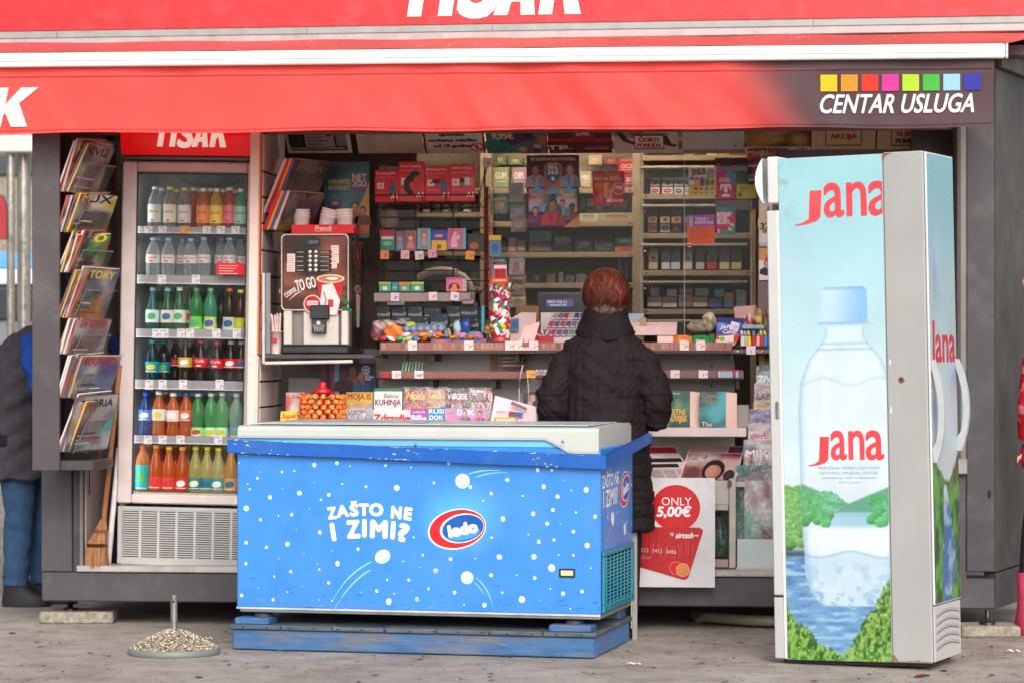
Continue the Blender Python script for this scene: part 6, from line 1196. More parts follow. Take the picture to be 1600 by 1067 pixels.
m.poly(pts,H('E4D4CC'),0,'gloss'); m.poly([(a,b_) for a,b_ in pts][::-1],H('C83030'),.03,'gloss'); m.add([(a,y,b_) for a,b_ in pts for y in (0,.03)],[(2*i,2*i+1,(2*i+3)%14,(2*i+2)%14) for i in range(7)],H('D04030'),'gloss'); m.poly([(w_*.28,.1*h_),(w_/2,.6*h_),(w_*.46,h_),(w_*.3,.9*h_)],H('CC2C2C'),-.0006,'gloss'); m.ell(-w_*.2,h_*.6,w_*.12,h_*.2,H('7CB83C'),-.0006,'gloss'); m.ell(-w_*.38,h_*.66,w_*.06,h_*.14,H('D84038'),-.0008,'gloss'); m.text('Skittles',-w_*.08,h_*.12,h_*.32,H('FFFFFF'),-.0015,'gloss',bold=.06,wd=w_*.62); m.text('Skittles',-w_*.08,h_*.12,h_*.32,H('703038'),-.001,'gloss',bold=.12,wd=w_*.66); solo('sweet_bag',m,'white and red sweet bag with green patch at right end of the front row','sweets',(cx,YL+.04,z0))
cx,z0,w_,h_ = rect(1119,497,1162,526,YL+.12); m = MB(); m.canvas(pic([H('28348C'),H('4858A8'),H('6A90C8'),H('5878C0')],10,8,71,7),-w_/2,0,w_/2,h_,0,'gloss'); m.box(-w_/2,w_/2,.0012,.03,0,h_,H('30388C'),'gloss',.004); m.pr(-w_/2,h_*.72,w_/2,h_,H('2A2C78'),-.0006,'gloss'); m.text('Jaffa',-w_*.12,h_*.42,h_*.2,H('D8D8E8'),-.0012,'gloss',bold=.05,shear=.2,wd=w_*.5); m.text('Cakes',-w_*.02,h_*.16,h_*.2,H('D8D8E8'),-.0012,'gloss',bold=.05,shear=.2,wd=w_*.5); m.pr(-w_/2,0,w_/2,h_*.1,H('B04060'),-.001,'gloss'); o = solo('biscuit_bag',m,'blue and violet biscuit bag with a price tag on the counter','bag',(cx,YL+.12,z0),(0,rad(2),0))
m = MB(); m.box(-.02,.02,-.003,-.0016,-.02,.02,C(226,206,226),'paper'); m.text('1',0,-.012,.014,C(60,40,60),-.0036,bold=.03); m.text('99',.009,-.004,.007,C(60,40,60),-.0036,bold=.03); m.build('price_tag',o,(w_*.16,0,h_*.55),(0,.2,0))
for a in (('bread_bag','crumpled clear bag of beige rolls behind the front sweets','bag',1108,503,11,15,.5,['A89880','B8A890','8A7C68','C8BAA4'],'gloss',31,.15),('bread_bag','grey beige crinkled clear bag left of the beige rolls','bag',1090,511,16,9,.5,['8A8070','9A8E7C','746A5C','A89C88'],'gloss',32,.22),('sweet_bag','red and white striped sweet bag by the lighters','sweets',1173,505,10,14,.42,['D8C0C4','B03848','E0D0D0','C06070'],'gloss',33,.2),('nut_bag','hanging bag of brown nuts with pale header at the right','bag',1185,497,7,14,.36,['8A6838','A88048','6A4C28','C8A868'],'gloss',34,.15),('nut_bag','dark bag of brown snacks against the tall cooler','bag',1201,500,8,18,.34,['5A4830','8A7048','40342A','A08858'],'gloss',35,.18)): blob(*a)
m = MB(); cx,z0,w_,h_ = rect(1146,477,1182,505,.5); m.add([(-w_*.4,0,0),(w_*.45,0,0),(w_*.5,.04,h_),(-w_/2,.04,h_*.9)],[(0,1,2,3)],C(196,150,146),'paper'); m.add([(-w_*.4,0.002,0),(w_*.45,0.002,0),(w_*.5,.042,h_),(-w_/2,.042,h_*.9)],[(3,2,1,0)],C(186,140,136),'paper'); solo('header_card',m,'dull pink card standing behind the red striped sweets','card',(cx,.5,z0))
m = MB(); cx,z0,w_,h_ = rect(1160,508,1199,514,YL+.08); m.box(-w_/2,w_/2,0,.08,0,h_,C(140,190,170),'gloss',.002); m.pr(-w_*.4,h_*.2,w_*.3,h_*.7,H('8890C8'),-.0006); solo('lighter_tray',m,'pale green tray edge above the row of lighters','tray',(cx,YL+.08,z0))
for i,(px,c,hd) in enumerate(((1160,'D8D0D0','E0D8D8'),(1165.5,'C8B0A8','B0A8A0'),(1171,'E0C020','E8D040'),(1178,'C02830','3878B0'),(1184,'D8A8A8','202022'),(1190,'D82838','E8D820'),(1196,'3880C0','C8D840'),(1202,'3070B0','203040'))):
 cx,z0,w_,h_ = rect(px-2.8,520,px+2.8,541,YL+.05); m = MB(); m.box(-w_/2,w_/2,0,.014,0,h_*.75,H(c),'gloss',.003); lg = solo('lighter',m,f'{["white", "clear pinkish", "yellow", "dark red", "pale pink", "bright red", "blue", "dark blue"][i]} lighter in the row at right end of the counter','lighter',(cx,YL+.05,z0),(0,random.uniform(-.05,.05),0),'lighters at the right end of the counter')
 m = MB(); m.box(-w_/2+.001,w_/2-.001,.001,.013,h_*.755,h_*1.05,C(150,150,150),'metal',.002); m.build('valve',lg); m = MB(); m.box(-w_/2,w_*.1,-.002,.01,h_*.9,h_*1.15,H(hd),'plastic',.002); m.build('button',lg)
m = MB(); cx,z0,w_,h_ = rect(1150,541,1200,552,YL-.005)
for k in range(9): m.tube([(-w_/2+w_*k/8,0,0),(-w_/2+w_*k/8,0,h_)],.0018,C(60,56,56),'wire',5)
m.tube([(-w_/2,0,h_),(w_/2,0,h_)],.0025,C(60,56,56),'wire',6); m.tube([(-w_/2,0,0),(w_/2,0,0)],.0025,C(60,56,56),'wire',6)
for k in range(10): m.ell(-w_*.45+k*w_*.1,h_*random.uniform(.2,.7),.008,.004,H(random.choice(['D8C0C0','A05860','707078','C8A8A0'])),.012,'gloss',8)
o = solo('lighter_basket',m,'small wire basket under the lighters','basket',(cx,YL-.005,z0)); m = MB(); m.box(-.021,.021,-.004,-.002,0,.038,C(212,196,212),'paper'); m.text('1',0,.006,.014,C(60,40,60),-.0046,bold=.03); m.build('price_tag',o,(-w_*.03,0,-.004))
# gum packs in the lower racks
x_ = 1010; k = 0
for rk_,(a,b_) in enumerate(((1030,1140),)):
 px = a
 while px<b_:
  w_ = 5.5; cx,z0,ww_,hh2 = rect(px,577,px+w_,589,Y2+.03); m = MB(); m.box(-ww_/2,ww_/2,0,.05,.002,hh2,H(['8A5060','B03040','606878','A87078','98A8B8','703848'][k%6]),'gloss',.001); m.pr(-ww_*.3,hh2*.3,ww_*.3,hh2*.6,H('D0C0C4'),-.0006); solo('gum_pack',m,f'small gum pack, {nth(k, 18)} in the lower rack right of the customer','gum',(cx,Y2+.03,z0),group='gum packs in the lower rack'); px+=6.2; k+=1
for k in range(7):
 cx,z0,w_,h_ = rect(1122+k*4.6,577,1126+k*4.6,590,Y2-.01); m = MB(); m.box(-w_/2,w_/2,0,.02,0,h_,H(['A8B8C8','B8404A'][k%2 if k>4 else 0]),'gloss',.001); m.pr(-w_/2,h_*.8,w_/2,h_,H('B83040'),-.0006); solo('gum_tube',m,f'silver and red gum tube, {nth(k, 7)} at right end of the lower rack','gum',(cx,Y2-.012,z0),group='gum tubes at right end of the lower rack')
for k in range(5):
 cx,z0,w_,h_ = rect(837+k*6,577,842+k*6,586,Y2-.008); m = MB(); m.box(-w_/2,w_/2,0,.03,0,h_,H(['C8B0AC','B89C98','D0C0BC','A89090','8A7878'][k]),'gloss',.001); m.pr(-w_*.3,h_*.3,w_*.3,h_*.55,H('806068'),-.0006); solo('gum_pack',m,f'pale gum pack by the orange tag, {nth(k, 5)}','gum',(cx,Y2-.01,z0),group='pale gum packs by the orange tag')
for k in range(7):
 m = MB(); p = P(628+k*5,582,Y2+.02); m.tube([p,p+Vector((.006,.02,.05))],.005,H(['78A888','98B898','80B090','6A9878','A0A898','88988A','6AA080'][k]),'gloss',6); solo('green_stick',m,f'pale green wrapped stick in the lower left rack, {nth(k, 7)}','sweets',group='green sticks in the lower left rack')
m = MB(); cx,z0,w_,h_ = rect(596,582,610,590,Y2-.005); m.box(-w_/2,w_/2,0,.03,0,h_,C(180,50,56),'gloss',.002); solo('gum_pack',m,'red pack at the left end of the lower left rack','gum',(cx,Y2-.02,z0))
for k,(c,d) in enumerate((('8A4A40','brown red'),('6A5860','mauve'),('A05040','rusty'))):
 cx,z0,w_,h_ = rect(782,556+k*6,818,561+k*6,.4); m = MB(); m.box(-w_/2,w_/2,0,.06,0,h_,H(c),'gloss',.001); m.pr(-w_*.4,h_*.3,w_*.2,h_*.6,H('C8A8A0'),-.0006); solo('flat_pack',m,f'{d} flat pack stacked above the lower left rack end','pack',(cx,.4,z0))
m = MB(); cc = [P(x,y,.28) for x,y in ((817,570),(813,585),(811,610),(812,640))]; m.tube(cc,.003,C(206,196,196),'plastic',6); m.tube([P(824,585,.28),P(826,610,.28),P(825,640,.28)],.0025,C(200,190,190),'plastic',6); solo('hanging_cable',m,'thin white cords hanging from the end of the lower rack','cable')
# sheets stuck on the panes
def _(m,S,w,h):
 m.pr(-w/2,0,w/2,h,H('3C1A2A'),-.0004,'gloss'); m.pr(-w/2,h*.56,w/2,h*.92,H('48182A'),-.0006,'gloss')
 m.text('THE GOLDEN WORLD OF FOOTBALL',0,h*.925,.014,H('D8C0B0'),-.0012,'gloss',bold=.03,wd=w*.88)
 figure(m,-w*.33,h*.56,.105,'A09098','9A6A50'); figure(m,w*.33,h*.56,.105,'8890B0','B88868',hair='6A4A38')
 m.poly([(-w*.17,h*.55),(w*.17,h*.55),(w*.17,h*.88),(-w*.17,h*.88)],H('A06038'),-.0008,'gloss'); m.poly([(-w*.12,h*.85),(w*.12,h*.85),(w*.13,h*.68),(0,h*.6),(-w*.13,h*.68)],H('384C88'),-.0016,'gloss'); m.pr(-w*.11,h*.87,w*.11,h*.895,H('C89838'),-.0016,'gloss')
 m.text('FIFA',0,h*.8,.018,H('E0D8D8'),-.002,'gloss',bold=.05,wd=w*.18); m.text('365',0,h*.735,.02,H('E0D8D8'),-.002,'gloss',bold=.05,wd=w*.2); m.ell(0,h*.675,.009,.009,H('E0D8D8'),-.002,'gloss')
 m.canvas(pic([H('7A4A60'),H('3870A0'),H('C86038'),H('387850'),H('B8B0C0'),H('D89838'),H('984060')],14,12,77,22),-w*.46,h*.22,w*.46,h*.54,-.0014,'gloss')
 for q in range(3): m.ell(-w*.3+q*w*.3,h*.49,.03,.024,H('5898C0'),-.0018,'gloss'); m.stroke([(-w*.3+q*w*.3-.028,h*.455),(-w*.3+q*w*.3,h*.44),(-w*.3+q*w*.3+.028,h*.46)],.012,H(['D86838','3A7A48','D8A038'][q]),-.002,'gloss')
 for q,(x,z,s_,c,k) in enumerate(((-.33,.06,.075,'7A3860','C09070'),(.36,.1,.075,'804048','5A3A2C'),(.18,.16,.075,'60A0A8','B88060'),(0,.2,.085,'385878','5A3C30'),(0,.03,.12,'B83048','9A6A50'))): figure(m,w*x,h*z,s_,c,k,y=-.0024-q*.0004)
 m.poly([(w*.2,0),(w/2,0),(w/2,h*.17)],H('C07850'),-.006,'gloss')
flat('football_poster','dark red football sticker poster with blue shield on the pane','poster',(823,243,905,356),YG-.006,_,'gloss')
def _(m,S,w,h):
 m.pr(-w/2,0,w/2,h,H('B02838'),-.0004,'gloss'); m.text('NAJPOVOLJNIJI',-w*.04,h*.84,.017,H('C87048'),-.001,'gloss',bold=.04,wd=w*.8); m.text('PAKET NA TRŽIŠTU',-w*.04,h*.72,.017,H('E0B8A8'),-.001,'gloss',bold=.04,wd=w*.82)
 m.canvas(pic([H('A02C38'),H('D87038'),H('E09848'),H('8A2850'),H('C04830')],9,8,13,10),-w*.46,h*.1,w*.2,h*.66,-.0008,'gloss')
 for q,(x,z,hh_) in enumerate(((-.15,.2,.45),(0,.12,.35),(-.3,.1,.25))): m.pr(w*x,h*z,w*(x+.12),h*(z+hh_),H(['D89848','D88040','C06078'][q]),-.0012,'gloss')
 m.ell(w*.32,h*.48,.03,.03,H('D8B0A0'),-.0012,'gloss'); m.ell(w*.32,h*.48,.026,.026,H('B02838'),-.0014,'gloss'); m.text('700',w*.32,h*.45,.017,H('E8D0C0'),-.0018,'gloss',bold=.05); m.pr(-w*.02,h*.08,w*.44,h*.16,H('D8C0B8'),-.0014,'gloss'); m.text('TELEMACH',w*.24,h*.1,.01,H('A02838'),-.0018,'gloss',bold=.04,wd=w*.3); m.ell(0,h*.12,.01,.01,H('D8C0B8'),-.0016,'gloss')
flat('offer_poster','red and orange phone offer sheet on the pane above the customer','poster',(926,268,976,320),YG-.006,_,'gloss')
def _(m,S,w,h):
 m.pr(-w/2,0,w/2,h,H('D8C8C8'),-.0004,'gloss'); m.pr(-w/2,0,w/2,h*.32,H('D8B428'),-.0006,'gloss'); m.text('Usudi se',-w*.15,h*.84,.02,H('302838'),-.001,'gloss',bold=.05,rot=.1,wd=w*.5); m.text('probati!',-w*.12,h*.72,.02,H('302838'),-.001,'gloss',bold=.05,rot=.1,wd=w*.5); m.pr(w*.22,h*.88,w*.47,h*.97,H('B82838'),-.001,'gloss'); m.text('TISAK',w*.345,h*.9,.012,H('F0D8D0'),-.0014,'gloss',bold=.05); m.ell(w*.3,h*.76,.02,.02,H('A89888'),-.001,'gloss')
 for q,c in enumerate(('3060A8','B83048','8A3880','78A838','C8C030')): x = -w*.47+q*w*.19; m.poly([(x,h*.32),(x+w*.17,h*.32),(x+w*.17,h*.62),(x+w*.06,h*.66),(x,h*.6)],H(c),-.001,'gloss'); m.ell(x+w*.08,h*.45,.012,.014,H(['E8D8D8','D8A040','602858','486828','A05828'][q]),-.0014,'gloss',10)
 for q in range(4): x = -w*.32+q*w*.2; m.poly([(x,h*.27),(x+w*.15,h*.27),(x+w*.11,h*.04),(x+w*.04,h*.04)],H(['484868','B84830','48788A','5878A8'][q]),-.001,'gloss'); m.pr(x+w*.04,h*.1,x+w*.11,h*.18,H('D8C8C0'),-.0014,'gloss')
flat('drinks_poster','bright poster of colourful cups on yellow stuck on the right pane','poster',(1076,262,1119,305),YG-.008,_,'gloss')
def _(m,S,w,h):
 m.pr(-w/2,0,w/2,h,H('C01858'),-.0004,'gloss'); m.ell(w*.26,h*.8,.026,.026,H('5888B8'),-.001,'gloss')
 m.text('VELIKI',-w*.1,h*.68,.012,H('E8C8D4'),-.001,'gloss',bold=.04); m.text('SA STIKERI',-w*.05,h*.61,.012,H('E8C8D4'),-.001,'gloss',bold=.04,wd=w*.6)
 m.pr(-w*.3,h*.44,w*.3,h*.54,H('E8D8DC'),-.0012,'gloss'); m.pr(-w*.3,h*.34,-w*.2,h*.46,H('E8D8DC'),-.0012,'gloss'); m.pr(w*.2,h*.34,w*.3,h*.46,H('E8D8DC'),-.0012,'gloss'); m.pr(-w*.1,h*.14,w*.1,h*.5,H('E8D8DC'),-.0014,'gloss'); m.pr(-w*.22,h*.09,w*.24,h*.17,H('E8D8DC'),-.0013,'gloss'); m.stroke([(-w*.2,h*.3),(0,h*.2),(w*.25,h*.28)],.006,H('904058'),-.0018,'gloss')
flat('magenta_poster','magenta phone leaflet with a big white letter on the pane','poster',(1120,268,1148,312),YG-.008,_,'gloss')
def _(m,S,w,h): m.pr(-w/2,0,w/2,h*.53,H('C8B030'),-.0004,'gloss'); m.pr(-w/2,h*.53,w/2,h,H('2E6A44'),-.0004,'gloss'); m.text('SIMPLO',-w*.12,h*.32,.013,H('607030'),-.001,'gloss',bold=.03,wd=w*.5); m.pr(-w*.4,h*.24,0,h*.27,H('807828'),-.001,'gloss'); m.ell(-w*.33,h*.14,.01,.01,H('406030'),-.001,'gloss'); m.ell(w*.22,h*.66,.022,.02,H('3A3028'),-.001,'gloss'); m.text('30',w*.22,h*.63,.012,H('C8A838'),-.0014,'gloss',bold=.04)
flat('yellow_leaflet','green and yellow leaflet at the right end of the pane','poster',(1151,268,1182,311),YG-.008,_,'gloss')
def _(m,S,w,h):
 m.pr(-w/2,0,w/2,h,H('3C7C80'),-.0004,'gloss'); m.poly([(-w/2,h*.08),(w*.25,h*.2),(w/2,h*.5),(w*.5,h*.8),(-w/2,h*.86)],H('B82860'),-.0007,'gloss'); m.poly([(w*.1,h),(w/2,h),(w/2,h*.72)],H('3C7C80'),-.0009,'gloss')
 for q,t in enumerate(('INTERNET','120 GB','90 DAYS')): m.text(t,-w*.46,h*(.65-.14*q),.018,H('E8D8DC'),-.0012,'gloss',bold=.06,align='l',wd=w*(.76,.52,.66)[q])
 m.poly([(w*.1,h*.18),(w*.28,h*.12),(w*.46,h*.34),(w*.28,h*.42)],H('D8C8C0'),-.0012,'gloss'); m.ell(w*.28,h*.27,.008,.008,H('C05040'),-.0016,'gloss'); m.text('T',-w*.36,h*.05,.016,H('E8D8DC'),-.0012,'gloss',bold=.06)
flat('data_leaflet','magenta and teal data plan leaflet with three white lines on the pane','poster',(1119,323,1149,367),YG-.008,_,'gloss')
def _(m,S,w,h):
 m.pr(-w/2,0,w/2,h*.6,H('DC5020'),-.0004,'gloss'); m.pr(-w/2,h*.6,w/2,h,H('9A50A0'),-.0004,'gloss'); m.pr(-w*.43,h*.6,-w*.3,h*.94,H('A8A0A8'),-.0008,'gloss'); m.text('TISAK I',-w*.22,h*.8,.014,H('E0C8DC'),-.001,'gloss',bold=.04,align='l'); m.text('BOLJI NAČIN SLANJA',-w*.22,h*.69,.012,H('E0C8DC'),-.001,'gloss',bold=.04,align='l',wd=w*.66)
 for q in range(6): m.pr(-w*.4,h*(.5-.07*q),w*random.uniform(.1,.42),h*(.52-.07*q),H('A83818'),-.001,'gloss')
flat('orange_leaflet','orange and violet delivery notice on the right pane','poster',(1074,336,1117,381),YG-.008,_,'gloss')
flat('dark_sheet','dark mauve glossy backing sheet with small pink badge behind the leaflets','sheet',(1117,247,1184,328),YG+.03,lambda m,S,w,h:(m.pr(-w/2,0,w/2,h,H('40222E'),-.0004,'gloss'),m.pr(-w*.46,h*.8,-w*.36,h*.9,H('B02850'),-.001,'gloss')),'gloss')
flat('pink_badge','tiny red and white badge hanging under the orange notice','badge',(1074,383,1081,388),YG-.008,lambda m,S,w,h:(m.pr(-w/2,0,w/2,h,H('B83040'),-.0004),m.pr(-w*.3,h*.3,w*.3,h*.6,H('E8C8C8'),-.0008)),'gloss')
# right cheek of the bay with its hanging leaflets and magazines
m = MB(); m.box(xat(1184,.5),xat(1440,.5),.5,.51,zat(565,1200,.5),ZT,C(104,84,82),'paint'); m.build('right_cheek',K,(0,-1.0,0))
for (px,c,t,lab,fn) in (((1186,312,1207,385),'C8A840','','yellow and white service poster half hidden by the tall cooler',lambda m,S,w,h:(m.ell(w*.3,h*.5,w*.9,h*.3,H('D8C8A8'),-.0004),m.pr(-w/2,0,w/2,h*.08,H('C0B8C8'),-.0006),m.text('320',w*.1,h*.36,.028,H('2A2420'),-.001,bold=.06),m.text('PONUDE',w*.1,h*.28,.015,H('2A2420'),-.001,bold=.05,wd=w*.6),m.text('J1',w*.3,h*.66,.04,H('A08020'),-.001,bold=.06))),((1186,388,1207,438),'C86058','','red and orange leaflet with a figure beside the tall cooler',lambda m,S,w,h:(m.pr(-w/2,h*.62,w/2,h,H('D89058'),-.0004),figure(m,w*.06,h*.14,.07,'282830','C09080'),m.ell(w*.3,h*.62,.02,.03,H('C02838'),-.002),m.poly([(-w/2,0),(w/2,0),(w/2,h*.06),(-w/2,h*.2)],H('D8C8C8'),-.0026))),((1186,276,1207,310),'B8A8B4','','pale lilac sheet above the yellow poster',lambda m,S,w,h:lines(m,w,h*.2,h*.7,4,H('805868'),-.001,-.4))):
 flat('leaflet',lab,'poster',px,.49,fn,'gloss')
for k,(y0,y1,c,d) in enumerate(((236,258,'8A4838','brown'),(252,280,'283868','navy'))):
 cx,z0,w_,h_ = rect(1168,y0,1212,y1,.4); m = MB(); m.canvas(pic([H(c),H('A89090'),H('303048'),H('B05048')],10,8,90+k,9),-w_/2,0,w_/2,h_,0,'gloss'); m.box(-w_/2,w_/2,.001,.012,0,h_,C(180,170,168),'paper'); m.text('SVIJET',0,h_*.72,.02,H('D8B8A8'),-.0012,'gloss',bold=.04); m.pr(-w_/2,h_*.1,w_/2,h_*.2,H('3050A0' if k else 'A03038'),-.001,'gloss'); solo('wrapped_magazine',m,f'{d} wrapped magazine tilted in the top right rack by the tall cooler','magazine',(cx,.4,z0),(rad(-12),rad(-6),rad(-14)))
# magazines on the low ledge behind the freezer
def mag(px,Y,base,title,tcol,label,pal=None,seed=1,th=.72,hh=.15,lean=-10,film=False,shear=0,wd=.86,bold=.05,band=None,rz=0.,extra=None,tall=.24,name='magazine',cat='magazine'):
 """a magazine leaning back on the ledge; its lower part may be hidden, so it is built TALL metres high"""
 x0,y0,x1,y1 = px; cx,zt0,w_,h_ = rect(x0,y0,x1,y1,Y); top = zt0+h_; vis = h_; m = MB(); z0 = max(ZM+.002,top-tall) if Y>.0 and x1<900 else zt0
 H_ = top-z0; of = H_-vis
 m.box(-w_/2,w_/2,.001,.008,0,H_,C(206,196,192),'paper')
 if pal: m.canvas(pic([H(c) for c in pal],10,12,seed,12),-w_/2,0,w_/2,H_,0,'gloss')
 else: m.pr(-w_/2,0,w_/2,H_,H(base),0,'gloss')
 if band: m.pr(-w_/2,of+vis*band[1],w_/2,of+vis*band[2],H(band[0]),-.0006,'gloss')
 if title: m.text(title,0,of+vis*th,vis*hh,H(tcol),-.0014,'gloss',bold=bold,shear=shear,wd=w_*wd)
 if extra: extra(m,w_,vis,of)
 if film: m.pr(-w_/2-.004,0,w_/2+.004,H_+.01,C(200,200,200),-.006,'film')
 return solo(name,m,label,cat,(cx,Y,z0),(rad(lean),0,rz))
mag((446,612,476,645),.22,'C8A8A0','Lisa','C03038','pale pink magazine with red edge left of the lollipop stand',pal=['B83840','D8C0B8','D8B0A8','C8A098'],seed=3,rz=.05,shear=.1)
mag((438,642,464,660),.14,'D8C030','Super','C83828','yellow booklet with red word at far left of the low ledge',th=.4,hh=.4,shear=.2)
mag((464,642,474,660),.15,'D8A838','','FFFFFF','orange yellow booklet squeezed beside the lollipop stand')
cx_ = rect(500,567,587,640,.42)
def _(m,S,w,h):
 m.pr(-w/2,0,w/2,h,H('1E2A48'),-.0004,'gloss'); m.pr(-w/2,0,-w*.42,h,H('181C30'),-.0006,'gloss'); m.pr(-w*.42,0,-w*.34,h,H('8A2858'),-.0006,'gloss'); m.pr(-w*.34,0,-w*.24,h,H('6AA0A8'),-.0006,'gloss'); m.ell(w*.3,h*.86,.02,.02,H('C8C8D8'),-.001,'gloss',14)
 for q in range(5): t = q*1.2566; m.ell(w*.3+.011*math.cos(t),h*.86+.011*math.sin(t),.005,.005,H('1E2A48'),-.0013,'gloss',5,t)
 for q,t in enumerate(('UEFA','CHAMPIONS','LEAGUE')): m.text(t,w*.3,h*(.74-.05*q),.009,H('C8C8D8'),-.001,'gloss',bold=.03)
 figure(m,w*.04,h*.42,.12,'9A4048','8A5A48',y=-.0012); figure(m,-w*.14,h*.4,.1,'4A3038','5A3A30',y=-.002,hair='7A2028'); figure(m,w*.22,h*.38,.09,'385078','A06848',y=-.0028,hair='B07030')
flat('football_folder','navy football folder with three coloured spines behind the lollipops','folder',(510,567,587,640),.42,_,'gloss')
m = MB(); a = rect(500,568,514,640,.43); m.box(-.02,.02,0,.006,0,a[3],C(110,34,70),'gloss',.001); solo('folder_back',m,'magenta and dark sheets standing left of the navy folder','folder',(a[0],.43,a[1]))
mag((540,612,582,642),.30,'D8C0B0','MOJA IS','B83028','yellow topped magazine with dark red title behind the lollipops',pal=['D8B838','C8A898','C89070','A8A098'],seed=5,th=.62,hh=.3,lean=-6,extra=lambda m,w,v,o:m.pr(-w/2,o+v*.45,w/2,o+v,H('D8B030'),-.0007,'gloss'))
mag((583,606,629,640),.29,'D8D4CE','KUHINJA','8A2868','white cookery magazine with green frame and purple title',th=.22,hh=.26,lean=-6,rz=.05,extra=lambda m,w,v,o:(m.pr(-w/2,o,-w*.47,o+v,H('2E7050'),-.0006,'gloss'),m.pr(w*.47,o,w/2,o+v,H('2E7050'),-.0006,'gloss'),m.pr(-w/2,o+v*.86,w/2,o+v,H('2E7050'),-.0006,'gloss'),m.text('Bakina',w*.1,o+v*.56,v*.2,H('28382E'),-.0014,'gloss',shear=.25,wd=w*.5)))
mag((631,607,664,640),.28,'C09088','Moda','D8B838','film wrapped magazine with yellow script left of its twin',pal=['B85058','D8B8A8','A83848','D0A090'],seed=8,th=.5,hh=.36,shear=.3,film=True)
mag((665,607,699,640),.285,'C09088','Dom','D8B048','film wrapped red magazine with yellow script, right of its twin',pal=['A84048','D0A898','B86860','C8A088'],seed=9,th=.5,hh=.36,shear=.3,film=True)
def zebra(m,w,v,o):
 for q in range(16): x = -w/2+w*q/16+.004; m.stroke([(x,o+v*.05),(x+.012*math.sin(q),o+v*.4),(x+.006,o+v*.86)],random.choice([.004,.007,.003]),H(random.choice(['28242A','E0D8D8','B03848','484048','C8A090'])),-.0008,'gloss')
mag((696,609,732,640),.27,'807478','VOGUE','E0D8D8','dark striped film wrapped magazine right of the red ones',pal=['504850','B0A0A0','302C34','A05058'],seed=11,th=.55,hh=.28,extra=zebra,film=True)
mag((733,608,766,640),.275,'807478','ZORA','302830','pale striped film wrapped magazine at the right of the back row',pal=['A09498','D0C4C4','403840','B86068'],seed=12,th=.4,hh=.3,extra=zebra,film=True)
mag((541,640,582,662),.14,'A09498','','','silvery film wrapped magazine in the front row beside the lollipops',pal=['A89CA4','787080','D0C4C8','908490'],seed=14,film=True)
mag((583,640,641,662),.14,'D8C4C0','Zdravlje','B81E28','pale magazine with bold red health title in the front row',th=.18,hh=.5,lean=-8,bold=.08,wd=.96)
mag((641,638,668,662),.135,'9A4888','Bilje','E8D8E4','purple magazine with white plant title in the front row',th=.16,hh=.42,lean=-8,extra=lambda m,w,v,o:m.text('Ljekovito',0,o+v*.72,v*.17,H('D8B0C8'),-.0014,'gloss',bold=.03,wd=w*.7))
mag((668,635,695,662),.13,'2E78B0','RUSI','D8E0E8','blue booklet with two lines of white capitals in the front row',th=.62,hh=.24,lean=-8,bold=.03,extra=lambda m,w,v,o:(m.text('DOK',0,o+v*.26,v*.24,H('D8E0E8'),-.0014,'gloss',bold=.03,wd=w*.8),m.pr(-w/2,o+v*.93,w*.2,o+v,H('D8A838'),-.001,'gloss')))
mag((695,637,760,662),.13,'A8A0B0','DOK','E0DCE4','grey lilac magazine with two smiling faces in the front row',pal=['A09CAC','C080A8','9890A4','B878A0'],seed=17,th=.56,hh=.34,lean=-8,wd=.4,extra=lambda m,w,v,o:(figure(m,-w*.02,o,.062,'8A6A90','C89880',y=-.002,hair='6A3828'),figure(m,w*.34,o,.058,'B85888','C89078',y=-.002,hair='3A2420')))
m = MB(); cx,z0,w_,h_ = rect(765,618,838,662,.12); m.add([(-w_*.5,0,-.02),(w_*.5,0,-.02),(w_*.47,.03,h_*.62),(-w_*.4,.04,h_)],[(0,1,2,3)],C(224,196,202),'gloss'); m.add([(-w_*.5,.004,-.02),(w_*.5,.004,-.02),(w_*.47,.034,h_*.62),(-w_*.4,.044,h_)],[(3,2,1,0)],C(206,180,186),'gloss')
m.poly([(-w_*.05,h_*.7),(w_*.3,h_*.48),(w_*.3,h_*.58),(-w_*.02,h_*.82)],H('8A6870'),-.004); m.pr(-w_*.4,h_*.04,w_*.1,h_*.24,H('D89838'),-.004); m.poly([(-w_*.1,h_*.3),(w_*.2,h_*.26),(w_*.22,h_*.4),(-w_*.08,h_*.46)],H('3870A0'),-.0045); m.poly([(-w_*.1,h_*.3),(w_*.02,h_*.28),(w_*.04,h_*.42),(-w_*.08,h_*.46)],H('B83038'),-.005); m.text('ponuda',-w_*.15,h_*.09,.02,H('F0E0C8'),-.0045,bold=.05,shear=.2); m.pr(-w_*.35,h_*.42,-w_*.15,h_*.45,H('B83038'),-.004)
solo('advert_bag',m,'pinkish printed carrier bag lying at the right end of the low ledge','bag',(cx,.12,z0))
flat('photo_card','small dark photo card with a pale figure behind the carrier bag','card',(817,612,842,634),.3,lambda m,S,w,h:(m.pr(-w/2,0,w/2,h,H('504848'),-.0004),m.ell(w*.1,h*.55,.014,.018,H('C89888'),-.001),m.pr(-w*.2,0,w*.1,h*.35,H('B8A8A8'),-.0008)),'gloss')
